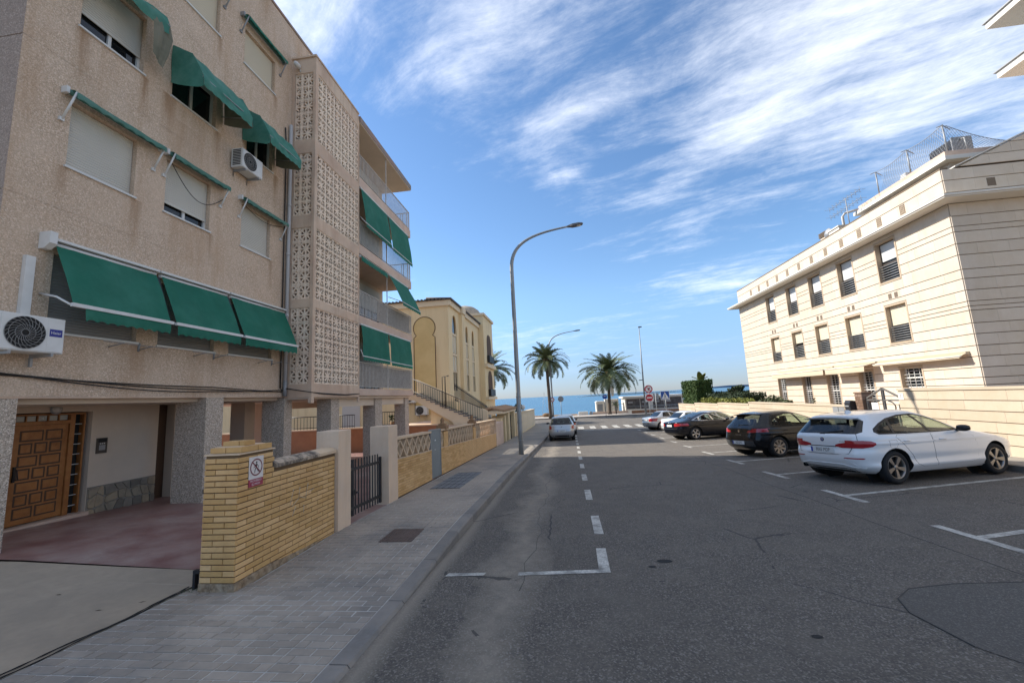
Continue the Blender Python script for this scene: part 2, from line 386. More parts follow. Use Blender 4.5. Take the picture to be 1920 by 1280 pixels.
TY = [(4.78, 5.82), (4.86, 8.36), (4.9, 10.9), (5.0, 13.55), (5.1, 16.28), (5.2, 19.15), (5.33, 22.07), (5.44, 25.09), (5.55, 28.15), (5.62, 31.0), (5.65, 33.6)]
for i, (x, y) in enumerate(TY):
    line((x-.02, y+.56), (x+.01, y-.56), .12); line((x+.06, y+.02), (9.45, y+.02+(9.45-x)*.325), .11)
for i in range(9):
    x = -1.0+i*1.05
    mark([(x, 37.6), (x+.5, 37.6), (x+.55, 40.8), (x+.05, 40.8)])
for i in range(7):
    x = 7.0+i*.0
mark([(1.4, 35.7), (9.3, 35.7), (9.3, 36.1), (1.4, 36.1)])

# ------------------------------------------------------------------ left pavement
PXL = lambda y: -4.1 if y < 4.35 else -3.5 - max(0, y-8)*.011
mb = MB(); strip(mb, [PXL, -3.2, -2.5, lambda y: kx(y)-.16], [-6, 0, 1, 2, 3, 3.6, 4.2, 4.34, 4.36, 4.8, 5.4, 6, 6.8, 8, 10, 12, 14], lambda x, y: px_(y)-.006)
pave = struct('left_pavement', mb, M['grout'])
def pave_zone():
    'pavers: 20 x 10 cm in slabs of 40 cm, running bond; the 300 that show largest are separate, the rest one part'
    items = []; g = .011
    for r in range(0, 150):
        y0 = 1.6+r*.1
        x1 = kx(y0)-.17; k = 0
        while True:
            xb = x1-.4*k; xa = xb-.4; xl = PXL(y0)+(.02 if y0 > 4.3 else .0)
            if xb < xl+.06: break
            segs = [(xa, xa+.2), (xa+.2, xb)] if (r+k) % 2 else [(xa, xa+.1), (xa+.1, xa+.3), (xa+.3, xb)]
            for (s0, s1) in segs:
                s0 = max(s0, xl)
                if s1-s0 > .05: items.append((s0+g/2, s1-g/2, y0+g/2, y0+.1-g/2, k))
            k += 1
    return items
items = pave_zone()
def pbox(mb, it, m=0):
    x0, x1, ya, yb, k = it; dz = ((int(x0*977+ya*733) % 7)-3)*.0006
    za, zb = px_(ya)+dz, px_(yb)+dz; e = .004
    mb.add([(x0, ya, za-.02), (x1, ya, za-.02), (x1, yb, zb-.02), (x0, yb, zb-.02), (x0, ya, za-e), (x1, ya, za-e), (x1, yb, zb-e), (x0, yb, zb-e), (x0+e, ya+e, za), (x1-e, ya+e, za), (x1-e, yb-e, zb), (x0+e, yb-e, zb)],
           [(0,1,5,4), (1,2,6,5), (2,3,7,6), (3,0,4,7), (4,5,9,8), (5,6,10,9), (6,7,11,10), (7,4,8,11), (8,9,10,11)], m)
def hidden_near(it):
    return it[3] < 2.75 or (it[1] < -3.9 and it[2] < 2.75)
near = [it for it in items if it[2] >= 2.7][:298]
nearset = set(near)
for it in near:
    mb = MB(); pbox(mb, it); c = ((it[0]+it[1])/2, it[2], px_(it[2])); o = part('paver', mb, M['paver'], pave)
mb = MB()
for it in items:
    if it not in nearset: pbox(mb, it)
o = part('pavers', mb, M['paver'], pave); o['kind'] = 'stuff'
mb = MB(); strip(mb, [PXL, -3.0, -2.3, lambda y: kx(y)-.16], [14, 16.5, 17, 20, 24, 28, 32, 36, 40, 44], lambda x, y: px_(y)-.004)
mp = mat('far_paving', (.30, .255, .20), .9, var=[(.5, .8, (.17, .16, .148)), (8, .4, (.30, .28, .25))], bump=(30, .3)); struct('paving_beyond', mb, mp, pave)
# kerbstones, one metre each
y = -3.0
while y < 43:
    ya, yb = y+.006, min(y+1, 43.5)-.006; xa, xb = kx(ya), kx(yb); mb = MB()
    z0, z1 = G(ya), G(yb); t0, t1 = px_(ya), px_(yb)
    vs = [(xa-.16, ya, z0-.1), (xa, ya, z0-.1), (xb, yb, z1-.1), (xb-.16, yb, z1-.1), (xa-.16, ya, t0), (xa-.02, ya, t0), (xb-.02, yb, t1), (xb-.16, yb, t1)]
    vs += [(xa, ya, t0-.025), (xb, yb, t1-.025)]
    mb.add(vs, [(0,1,8,5,4), (3,7,6,9,2), (4,5,6,7), (5,8,9,6), (8,1,2,9), (0,4,7,3)])
    struct('kerbstone', mb, M['kerbstone'], pave); y += 1
# access covers let into the pavement
def cover(name, quad_, m, grate=False):
    r = thing(name, *({'a': ('rusty cast iron square access cover in the pavement by the gate', 'access cover'), 'b': ('long paved access cover in the pavement beside the grey metal door', 'access cover')}['a' if grate else 'b']), loc=(quad_[0][0], quad_[0][1], px_(quad_[0][1])))
    mb = MB(); q = [(x, y, px_(y)+.006) for x, y in quad_]; b_ = [(p[0], p[1], p[2]-.02) for p in q]; mb.hexa(b_+q); part('plate', mb, m, r)
    mb = MB()
    n = 9 if grate else 5
    for i in range(1, n):
        t = i/n; a = Vector(q[0]).lerp(Vector(q[1]), t); b2 = Vector(q[3]).lerp(Vector(q[2]), t); mb.tube([a+Vector((0,0,.001)), b2+Vector((0,0,.001))], .006 if grate else .004, 4)
    for i in range(0, n+1):
        t = i/n; a = Vector(q[0]).lerp(Vector(q[3]), t); b2 = Vector(q[1]).lerp(Vector(q[2]), t); mb.tube([a, b2], .005, 4)
    part('rib', mb, M['rust'] if grate else M['dark'], r)
cover('access_cover', [(-2.62, 5.6), (-2.16, 5.6), (-2.16, 6.12), (-2.62, 6.12)], M['rust'], True)
cover('access_cover', [(-3.18, 9.45), (-2.48, 9.45), (-2.48, 12.0), (-3.18, 12.0)], mat('cover_paving', (.15, .152, .155), .9, var=[(4, .5, (.2, .2, .2))]))

# ------------------------------------------------------------------ drive apron and porch floor
def zporch(x, y):
    t = min(max((-x-4.2)/3.3, 0), 1); zb = -.04*(y-5.2)-.01; return (px_(y)-.02)*(1-t)+zb*t if y > 4.7 else px_(y)-.015+t*(.150-(4.74-max(y,0))*.02)
mb = MB(); strip(mb, [-16, -12, -9, -7, -5.5, lambda y: -4.13 if y < 4.35 else -3.95], [-8, 0, 2, 3, 3.6, 4.2, 4.34, 4.36, 4.715], lambda x, y: zporch(x, min(y, 4.69)))
struct('drive', mb, M['concrete'])
mb = MB(); strip(mb, [-22, -16, -12, -10.5, -9.2, -8, -7, -6, -5, -4.2, -3.78, -3.47], [4.745, 5, 5.6, 6.2, 7, 8, 9, 10, 12, 14, 16, 18, 20.4], lambda x, y: zporch(x, y))
struct('porch_floor', mb, M['redfloor'])
mb = MB(); strip(mb, [-16, -9, -5, -3.95], [4.70, 4.76], lambda x, y: zporch(x, 4.76)-.02); struct('floor_joint', mb, M['dark'])
# crack and edge strip where the drive meets the pavement
mb = MB()
for k, off in ((0, -.03), (1, -.075)):
    mb.tube([(-4.1+off-.025*k*sin(y*3)+.012*sin(y*9+k), y, px_(y)-.004) for y in [1.5+.07*i for i in range(41)]], [.003+.004*abs(sin(i*1.3+k)) for i in range(41)], 5)
struct('drive_crack', mb, M['dark'])
for (x, y, a, lab_) in ((-4.6, 3.75, .3, 'tiny dry leaf in the middle of the concrete drive'), (-4.75, 3.1, .5, 'tiny dry leaf on the drive nearest the pavement edge at lower left'), (-4.9, 3.2, .2, 'second tiny dry leaf, left of the lowest one on the drive'), (-4.35, 3.95, .6, 'tiny dry leaf on the drive nearest the brick pillar'), (-5.4, 4.0, .1, 'tiny dry leaf on the drive nearest the red floor')):
    mb = MB(); c, s_ = cos(a), sin(a); z = zporch(x, y)+.004
    mb.add([(x+c*.035, y+s_*.035, z), (x-s_*.009, y+c*.009, z+.004), (x-c*.035, y-s_*.035, z+.002), (x+s_*.008, y-c*.008, z+.001)], [(0,1,2), (0,2,3)])
    solo('dry_leaf', mb, mat('dry_leaf', (.07, .05, .03), .9), lab_, 'leaf', 'dry leaves on the drive')
# right pavement
mb = MB(); strip(mb, [CURB_R+.14, 10.3, 10.85], [4]+[y for y in YS if y > 4.2], lambda x, y: G(y)+.13); rp = struct('right_pavement', mb, mp)
y = 4.0
while y < 43:
    ya, yb = y+.006, y+.994; mb = MB()
    mb.hexa([(CURB_R, ya, G(ya)-.1), (CURB_R+.14, ya, G(ya)-.1), (CURB_R+.14, yb, G(yb)-.1), (CURB_R, yb, G(yb)-.1), (CURB_R, ya, G(ya)+.13), (CURB_R+.14, ya, G(ya)+.132), (CURB_R+.14, yb, G(yb)+.132), (CURB_R, yb, G(yb)+.13)])
    struct('kerbstone', mb, M['kerbstone'], rp); y += 1
# promenade, beach, sea
mb = MB(); strip(mb, [-140, 0, 140], [56.5, 61.5], lambda x, y: -1.20); struct('promenade', mb, mat('promenade_paving', (.42, .37, .32), .85, var=[(.4, .5, (.34, .28, .25)), (4, .4, (.46, .42, .38))]))
mb = MB(); mb.box(-140, 140, 56.38, 56.52, -1.6, -1.185); struct('promenade_kerb', mb, M['kerbstone'])
mb = MB(); strip(mb, [-160, 0, 160], [61.5, 66, 74, 84], lambda x, y: -1.5-(y-61.5)*.2); struct('beach', mb, mat('beach_sand', (.46, .40, .31), .95, var=[(.3, .5, (.38, .33, .26))], bump=(6, .4)))
def sea_mat():
    m = mat('sea_water', (.010, .085, .16), .12, var=[(.02, .5, (.012, .13, .20))], spec=.22); nt = m.node_tree; N = nt.nodes; L = nt.links; b = N['Principled BSDF']
    geo = N.new('ShaderNodeNewGeometry'); mp_ = N.new('ShaderNodeMapping'); mp_.inputs['Scale'].default_value = (.25, .8, 1); L.new(geo.outputs['Position'], mp_.inputs[0])
    n = N.new('ShaderNodeTexNoise'); n.inputs['Scale'].default_value = .35; n.inputs['Detail'].default_value = 6; L.new(mp_.outputs[0], n.inputs['Vector'])
    bp = N.new('ShaderNodeBump'); bp.inputs['Strength'].default_value = .5; bp.inputs['Distance'].default_value = 1.0; L.new(n.outputs[0], bp.inputs['Height']); L.new(bp.outputs[0], b.inputs['Normal'])
    b.inputs['Roughness'].default_value = .25; return m
mb = MB(); strip(mb, [-20000, -3000, -600, 0, 600, 3000, 20000], [78, 120, 250, 600, 1500, 4000, 12000, 40000], lambda x, y: -5.2); struct('sea', mb, sea_mat())

# ------------------------------------------------------------------ materials of the buildings
M['dash'] = mat('pebbledash', (.71, .53, .385), .95, var=[(.45, .45, (.62, .455, .325)), (2.4, .35, (.76, .60, .46)), (26, .4, (.52, .38, .27))], speck=(72, (.36, .26, .18), (.88, .73, .58)), streak=((.44, .27, .15), .5), bump=(70, .7, 3, .02))
def stains(m, items, col):
    'rusty runs below sills: (y, top z, length, half width, strength) on the facade plane'
    nt = m.node_tree; N = nt.nodes; L = nt.links; b = N['Principled BSDF']; geo = N.new('ShaderNodeNewGeometry'); sp = N.new('ShaderNodeSeparateXYZ'); L.new(geo.outputs['Position'], sp.inputs[0])
    def mt(op, a, b_=None, cl=False):
        q = N.new('ShaderNodeMath'); q.operation = op; q.use_clamp = cl
        for i, v in enumerate((a, b_)):
            if v is None: continue
            if isinstance(v, (int, float)): q.inputs[i].default_value = v
            else: L.new(v, q.inputs[i])
        return q.outputs[0]
    mp = N.new('ShaderNodeMapping'); mp.inputs['Scale'].default_value = (3, 9, .8); L.new(geo.outputs['Position'], mp.inputs[0]); nz = N.new('ShaderNodeTexNoise'); nz.inputs['Scale'].default_value = 1.6; nz.inputs['Detail'].default_value = 6; L.new(mp.outputs[0], nz.inputs['Vector'])
    tot = None
    for (y, zt, ln, hw, st_) in items:
        w = mt('SUBTRACT', 1, mt('DIVIDE', mt('ABSOLUTE', mt('SUBTRACT', sp.outputs[1], y)), hw), True)
        t = mt('DIVIDE', mt('SUBTRACT', zt, sp.outputs[2]), ln); on = mt('GREATER_THAN', t, 0)
        f = mt('MULTIPLY', mt('MULTIPLY', mt('POWER', w, .8), on), mt('MULTIPLY', mt('SUBTRACT', 1, t, True), st_)); tot = f if tot is None else mt('MAXIMUM', tot, f)
    fac = mt('MULTIPLY', tot, mt('MULTIPLY', nz.outputs[0], 1.7), True); old = b.inputs['Base Color'].links[0].from_socket
    mx = N.new('ShaderNodeMix'); mx.data_type = 'RGBA'; L.new(fac, mx.inputs['Factor']); L.new(old, mx.inputs[6]); mx.inputs[7].default_value = (*col, 1); L.new(mx.outputs[2], b.inputs['Base Color'])
stains(M['dash'], [(5.32, 8.3, 1.3, .16, .9), (6.36, 8.28, .9, .1, .9), (6.86, 8.3, 1.2, .18, 1), (8.06, 8.3, 1.0, .13, 1), (6.36, 5.74, 1.1, .14, .9), (10.05, 8.3, 1.1, .12, .9), (8.0, 5.74, .8, .1, .7), (8.9, 8.3, .9, .2, .8), (6.6, 3.03, .75, .5, .6), (8.4, 3.03, .6, .35, .5), (5.2, 5.75, .8, .12, .6), (9.95, 5.76, .9, .1, .7), (8.0, 10.74, .8, .1, .7), (9.95, 10.7, .9, .12, .8), (7.4, 13.5, 1.3, .3, .4), (9.4, 13.5, 1.5, .3, .45), (5.9, 13.5, 1.2, .25, .4), (7.3, 7.9, 1.6, .5, .3), (10.3, 4.3, 1.8, .25, .45)], (.30, .165, .075))
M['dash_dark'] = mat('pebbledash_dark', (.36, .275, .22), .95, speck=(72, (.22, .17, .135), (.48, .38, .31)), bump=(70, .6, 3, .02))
M['granite'] = mat('granite_chippings', (.60, .485, .375), .85, speck=(75, (.16, .13, .105), (.80, .69, .58)), bump=(85, .6, 3, .015))
M['band'] = mat('render_band', (.66, .50, .365), .92, var=[(1.1, .5, (.38, .30, .24)), (.8, .5, (.50, .30, .20))], streak=((.33, .19, .12), .5), bump=(60, .3))
M['block'] = mat('breeze_block', (.84, .68, .52), .92, var=[(.5, .55, (.74, .53, .40)), (6, .3, (.62, .51, .40))], rnd=.07, bump=(60, .3))
M['plaster'] = mat('plaster', (.62, .50, .385), .92, var=[(.8, .4, (.42, .35, .28))], bump=(40, .25))
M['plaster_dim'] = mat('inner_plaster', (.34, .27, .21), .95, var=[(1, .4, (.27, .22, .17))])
M['ceiling'] = mat('soffit_paint', (.68, .56, .43), .9, var=[(.7, .5, (.52, .42, .32))])
M['slab'] = mat('slab_edge', (.64, .48, .37), .9, var=[(1.5, .6, (.50, .32, .24)), (.6, .5, (.42, .33, .27))], bump=(40, .3))
M['roofedge'] = mat('roof_edge', (.26, .21, .18), .8, var=[(1.2, .7, (.36, .2, .14))])
M['shutter'] = mat('roller_shutter', (.56, .53, .46), .55, var=[(.9, .3, (.47, .44, .38))])
M['shutter_cream'] = mat('cream_shutter', (.60, .53, .40), .6)
M['shutter_grey'] = mat('grey_shutter', (.27, .25, .235), .6)
M['alu'] = mat('white_aluminium', (.62, .61, .58), .45)
M['pane'] = glass_mat('window_pane', (.10, .12, .14), .03, .12)
M['green'] = two_side('green_canvas', (.022, .175, .115), (.02, .17, .10), .85, var=[(.9, .75, (.06, .23, .165)), (5, .3, (.012, .11, .07)), (2.1, .5, (.014, .12, .078))])
M['green_faded'] = two_side('faded_green_canvas', (.065, .235, .175), (.03, .17, .11), .9, var=[(1.4, .8, (.14, .31, .25)), (4, .5, (.02, .13, .085))])
M['green_old'] = two_side('worn_green_canvas', (.10, .235, .185), (.04, .15, .1), .9, var=[(2, .6, (.18, .30, .25)), (6, .4, (.05, .15, .11))])
M['canvas_back'] = mat('canvas_lining', (.20, .19, .14), .95, var=[(4, .6, (.10, .11, .08))])
M['white_metal'] = mat('white_painted_metal', (.66, .65, .62), .5, var=[(6, .3, (.5, .48, .45))])
M['grey_metal'] = mat('grey_metal', (.30, .30, .30), .5, metal=.3)
M['black_metal'] = mat('black_metal', (.018, .018, .02), .45)
M['rail'] = mat('balcony_rail', (.60, .55, .49), .55, var=[(9, .5, (.3, .25, .22))])
M['screen_cloth'] = mat('windbreak_cloth', (.24, .21, .175), .95, var=[(1.8, .8, (.12, .105, .09)), (.9, .5, (.40, .34, .28))])
M['wood'] = mat('varnished_wood', (.33, .13, .038), .42, var=[(1.6, .7, (.18, .06, .016)), (9, .5, (.42, .19, .06))], bump=(25, .15))
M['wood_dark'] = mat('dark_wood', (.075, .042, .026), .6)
M['pvc'] = mat('grey_pvc_pipe', (.48, .46, .44), .5)
M['orange'] = mat('terracotta_wall', (.34, .155, .075), .9, var=[(2, .6, (.25, .11, .055))], bump=(30, .3))
M['cable'] = mat('black_cable', (.025, .023, .022), .7)

def F_x(X, sgn):
    'wall plane x = X, outward along sgn; u = y, v = z, d = depth inwards'
    return lambda u, v, d=0: (X-sgn*d, u, v)
def F_y(Y, sgn):
    return lambda u, v, d=0: (u, Y-sgn*d, v)
def panel(mb, f, u0, u1, v0, v1, ops=(), depth=.2, m=0, mr=None):
    us = sorted({u0, u1, *[o[0] for o in ops], *[o[1] for o in ops]}); vs = sorted({v0, v1, *[o[2] for o in ops], *[o[3] for o in ops]})
    us = [u for u in us if u0 <= u <= u1]; vs = [v for v in vs if v0 <= v <= v1]
    for a, b in zip(us, us[1:]):
        for c, d in zip(vs, vs[1:]):
            cu, cv = (a+b)/2, (c+d)/2
            if any(o[0] < cu < o[1] and o[2] < cv < o[3] for o in ops): continue
            mb.quad(f(a, c), f(b, c), f(b, d), f(a, d), m)
    for o in ops:
        a, b, c, d = o[:4]; r = m if mr is None else mr
        mb.quad(f(a, c), f(a, c, depth), f(a, d, depth), f(a, d), r); mb.quad(f(b, c), f(b, d), f(b, d, depth), f(b, c, depth), r)
        mb.quad(f(a, d), f(a, d, depth), f(b, d, depth), f(b, d), r); mb.quad(f(a, c), f(b, c), f(b, c, depth), f(a, c, depth), r)
def fbox(mb, f, u0, u1, v0, v1, d0, d1, m=0):
    mb.hexa([f(u0, v0, d0), f(u1, v0, d0), f(u1, v0, d1), f(u0, v0, d1), f(u0, v1, d0), f(u1, v1, d0), f(u1, v1, d1), f(u0, v1, d1)], m)
def slats(mb, f, u0, u1, v0, v1, d, pitch=.045, amp=.008, m=0):
    n = max(1, int(round((v1-v0)/pitch))); vs = []; k = 0
    prof = []
    for i in range(n):
        a = v0+(v1-v0)*i/n; h = (v1-v0)/n; prof += [(a, 0), (a+h*.12, amp), (a+h*.6, amp*1.2), (a+h*.98, 0)]
    prof.append((v1, 0))
    for (v, e) in prof: vs += [f(u0, v, d-e), f(u1, v, d-e)]
    mb.add(vs, [(2*i, 2*i+1, 2*i+3, 2*i+2) for i in range(len(prof)-1)], m)
def window(parent, f, u0, u1, v0, v1, frac=1.0, msh='shutter', d=.13, leaves=2, sill=True, label=None, mfr='alu', sillm='alu'):
    mb = MB(); w = .045
    fbox(mb, f, u0, u0+w, v0, v1, d-.03, d+.03); fbox(mb, f, u1-w, u1, v0, v1, d-.03, d+.03); fbox(mb, f, u0+w, u1-w, v0, v0+w, d-.03, d+.03); fbox(mb, f, u0+w, u1-w, v1-w, v1, d-.03, d+.03)
    for i in range(1, leaves):
        c = u0+(u1-u0)*i/leaves; fbox(mb, f, c-w*.6, c+w*.6, v0+w, v1-w, d-.025, d+.028)
    wn = part('window', mb, M[mfr], parent, label)
    if frac < .99:
        mb = MB(); mb.quad(f(u0+w, v0+w, d+.01), f(u1-w, v0+w, d+.01), f(u1-w, v1-w, d+.01), f(u0+w, v1-w, d+.01)); part('pane', mb, M['pane'], wn)
    if frac > 0:
        vb = v1-(v1-v0)*frac; mb = MB(); slats(mb, f, u0+.012, u1-.012, vb, v1-.005, d-.035); fbox(mb, f, u0+.012, u1-.012, vb-.03, vb, d-.055, d-.035); part('shutter', mb, M[msh], wn)
    if sill:
        mb = MB(); fbox(mb, f, u0-.03, u1+.03, v0-.035, v0-.002, -.035, d+.02); part('sill', mb, M[sillm], wn)
    return wn
def cloth(mb, rows, nu=14, sag=.02, wob=.012, seed=0, m=0, scallop=0.0, nscal=12):
    'rows: list of (pointA, pointB) across; rippled grid of cloth through them'
    rr = random.Random(seed); ph = [rr.uniform(0, 6) for _ in range(6)]; vs = []; R = len(rows)
    for i, (A, B) in enumerate(rows):
        A = Vector(A); B = Vector(B)
        for j in range(nu+1):
            t = j/nu; p = A.lerp(B, t); w = sin(t*9+ph[0]+i*.7)*.6+sin(t*23+ph[1]-i*.4)*.4
            k = 1 if 0 < i < R-1 else .35
            p += Vector((wob*w*k, 0, wob*.6*k*sin(t*13+ph[2]+i))) - Vector((0, 0, sag*sin(pi*t)*sin(pi*i/max(R-1, 1))))
            if scallop and i == R-1: p.z -= scallop*abs(sin(t*pi*nscal))
            vs.append(p)
    n = nu+1
    mb.add(vs, [(i*n+j, i*n+j+1, (i+1)*n+j+1, (i+1)*n+j) for i in range(R-1) for j in range(nu)], m, True)
def lerp_rows(prof, ya, yb, sub=3):
    'prof: list of (x,z); rows at each, subdivided'
    out = []
    for (a, b) in zip(prof, prof[1:]):
        for s in range(sub): t = s/sub; out.append(((a[0]+(b[0]-a[0])*t, ya, a[1]+(b[1]-a[1])*t), (a[0]+(b[0]-a[0])*t, yb, a[1]+(b[1]-a[1])*t)))
    out.append(((prof[-1][0], ya, prof[-1][1]), (prof[-1][0], yb, prof[-1][1]))); return out

# ------------------------------------------------------------------ the left apartment building
XF = -7.7; XB = -6.9
bl = thing('apartment_building', 'tall beige pebble-dashed apartment block on pillars, with green awnings and lattice tower', 'building', (XF, 4.57, 0))
fw = F_x(XF, 1)
WIN = [(5.25, 6.31, 5.78, 6.9), (6.9, 7.96, 5.78, 6.9), (8.88, 9.9, 5.8, 6.9), (5.25, 6.31, 8.32, 9.5), (6.9, 8.0, 8.32, 9.45), (8.95, 9.9, 8.32, 9.4),
       (5.25, 6.31, 10.78, 12.0), (7.0, 7.97, 10.78, 11.9), (8.76, 9.9, 10.74, 11.75), (5.22, 6.55, 3.07, 4.3), (6.95, 8.25, 3.07, 4.3), (8.65, 10.1, 3.07, 4.3)]
mb = MB()
for (z0, z1) in ((2.09, 5.024), (5.03, 7.524), (7.53, 10.024), (10.03, 13.55)):
    panel(mb, fw, 4.57, 10.66, z0, z1, [w for w in WIN if z0 < w[2] < z1], .17)
for z in (5.024, 7.524, 10.024): fbox(mb, fw, 4.57, 10.66, z, z+.006, .004, .03)
mb.box(-14, XF, 10.66, 11.62, 12.0, 13.55)
part('facade', mb, M['dash'], bl)
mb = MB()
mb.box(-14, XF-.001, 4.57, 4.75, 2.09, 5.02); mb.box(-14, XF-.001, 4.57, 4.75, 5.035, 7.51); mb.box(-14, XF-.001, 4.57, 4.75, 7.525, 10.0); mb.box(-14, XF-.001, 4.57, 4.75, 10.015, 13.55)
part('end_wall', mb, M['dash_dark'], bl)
mb = MB(); mb.box(-14.1, XF+.03, 4.53, 11.65, 13.555, 13.63); part('roof', mb, M['roofedge'], bl)
mb = MB(); mb.box(-14, XF-.2, 4.77, 10.68, 1.98, 2.085); mb.box(-14, XB-.1, 10.69, 18.38, 1.98, 2.06); part('soffit', mb, M['ceiling'], bl)
mb = MB(); mb.box(XF-.2, XF-.002, 4.57, 10.66, 2.06, 2.089); part('edge_beam', mb, M['band'], bl)
mb = MB(); mb.box(-8.5, -8.0, 4.76, 10.6, 2.1, 13.5); mb.box(-14, -13.9, 4.76, 18.3, 2.1, 13.5); mb.box(-8.6, -8.4, 10.7, 13.3, 2.1, 12.4); part('backing_wall', mb, M['plaster_dim'], bl)  # slab behind the windows added to block light, plus rear backing
mb = MB(); mb.box(-14, -8.32, 18.2, 18.4, 2.07, 13.5); mb.box(-8.42, -8.32, 13.36, 18.2, 2.07, 12.5); mb.box(-8.3, XB-.05, 13.32, 13.36, 2.3, 12.4); part('balcony_wall', mb, M['plaster'], bl)
fr = [1.0, .78, .93, .70, .25, .18, 1, 1, 1, 1, 1, 1]; ms = ['shutter']*6+['shutter_cream']*3+['shutter_grey']*3
for w, f_, m_ in zip(WIN, fr, ms): window(bl, fw, *w, frac=f_, msh=m_)
# pillars
for (x0, x1, y0, y1, zb) in ((-8.35, XF, 4.5, 4.98, -.02), (-8.42, XF, 8.11, 8.57, -.16), (-8.35, XF, 10.64, 10.97, -.26), (-7.55, -7.1, 11.95, 12.42, -.32), (-7.58, -7.1, 14.95, 15.55, -.45), (-7.58, -7.1, 17.9, 18.35, -.55), (-11.2, -10.85, 10.9, 11.3, -.3), (-11.2, -10.7, 13.6, 14.0, -.4), (-11.0, -10.6, 17.8, 18.2, -.55), (-9.8, -9.35, 11.2, 11.6, -.3)):
    mb = MB(); mb.box(x0+.002, x1+.012, y0, y1, zb, 2.055); part('pillar', mb, M['granite'] if x1 > -9 else M['plaster'], bl)
mb = MB(); mb.box(-7.75, -7.14, 12.43, 14.94, 1.72, 1.978); mb.box(-7.6, -7.14, 15.56, 17.88, 1.72, 1.978); mb.box(-10.7, -7.6, 14.9, 15.2, 1.74, 1.976); part('beam', mb, M['ceiling'], bl)
# ground-floor wall behind the porch
XD = -9.3; fd = F_x(XD, 1); mb = MB()
panel(mb, fd, 2.5, 9.2, -.4, 1.98, [(6.0, 7.19, -.12, 1.88), (8.55, 8.95, -.3, 1.98)], .22)
mb.box(XD-.5, XD, 9.2, 9.25, -.4, 1.98); part('porch_wall', mb, M['plaster'], bl)
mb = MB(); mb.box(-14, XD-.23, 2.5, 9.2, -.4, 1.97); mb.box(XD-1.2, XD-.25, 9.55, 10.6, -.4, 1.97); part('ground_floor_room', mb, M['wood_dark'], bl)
# the door
dr = MB(); fbox(dr, fd, 6.08, 6.87, .0, 1.66, .10, .16); door = part('door', dr, M['wood'], bl, 'panelled varnished entrance door')
rows = [2, 3, 2, 3, 2, 3, 2]; rh = 1.52/7
for r, n in enumerate(rows):
    wv = [.5, .5] if n == 2 else [1/3]*3
    if n == 2: wv = [.56, .44] if r % 4 == 0 else [.47, .53]
    a = 6.15
    for k in range(n):
        b = a+.65*wv[k]; z0 = .07+rh*(6-r); mb = MB()
        u0, u1, v0, v1 = a+.022, b-.022, z0+.022, z0+rh-.022; e = .020
        pts = [fd(u0, v0, .098), fd(u1, v0, .098), fd(u1, v1, .098), fd(u0, v1, .098), fd(u0+e*.5, v0+e*.5, .115), fd(u1-e*.5, v0+e*.5, .115), fd(u1-e*.5, v1-e*.5, .115), fd(u0+e*.5, v1-e*.5, .115),
               fd(u0+e, v0+e, .092), fd(u1-e, v0+e, .092), fd(u1-e, v1-e, .092), fd(u0+e, v1-e, .092)]
        mb.add(pts, [(0,1,5,4), (1,2,6,5), (2,3,7,6), (3,0,4,7), (4,5,9,8), (5,6,10,9), (6,7,11,10), (7,4,8,11), (8,9,10,11)], 0)
        mb.m[0:4] = [1]*4
        mb.quad(fd(u0-.008, v0-.008, .0985), fd(u1+.008, v0-.008, .0985), fd(u1+.008, v1+.008, .0985), fd(u0-.008, v1+.008, .0985), 1)
        part('door_panel', mb, [M['wood'], M['wood_dark']], door); a = b
mb = MB(); fbox(mb, fd, 6.115, 6.145, .72, .98, .07, .098); mb.tube([fd(6.13, .93, .06), fd(6.13, .93, .03), fd(6.16, .76, .03), fd(6.13, .76, .06)], .008, 6); part('handle', mb, M['black_metal'], door)
mb = MB()
for (a, b, c, d) in ((6.02, 6.075, -.02, 1.86), (6.875, 6.955, -.02, 1.86), (7.1, 7.13, -.02, 1.86), (6.076, 6.874, 1.665, 1.73), (6.076, 6.874, 1.83, 1.86), (6.956, 7.099, 1.83, 1.86)): fbox(mb, fd, a, b, c, d, .07, .17)
for i in range(1, 5): fbox(mb, fd, 6.076+.16*i-.008, 6.076+.16*i+.008, 1.731, 1.829, .1, .14)
df = part('door_frame', mb, M['wood'], bl)
for i in range(5):
    mb = MB(); fbox(mb, fd, 6.09+.16*i, 6.222+.16*i, 1.735, 1.825, .125, .13); part('transom_pane', mb, mat('frosted_pane', (.34, .35, .33), .2), df)
lettering('4', .075, df, fd(6.475, 1.78, .118), (0, 1, 0), (0, 0, 1), M['white_metal'], name='house_number')
mb = MB()
for i in range(9): fbox(mb, fd, 6.956, 7.099, .12+.19*i, .13+.19*i, .11, .14)
part('sidelight_bar', mb, M['alu'], df)
mb = MB(); fbox(mb, fd, 6.956, 7.099, 0, 1.83, .18, .2); fbox(mb, fd, 6.02, 7.13, -.1, 1.87, .205, .21); part('sidelight', mb, M['dark'], df)
mb = MB(); fbox(mb, fd, 5.95, 7.2, -.13, -.022, -.08, .2); part('doorstep', mb, M['slab'], bl)
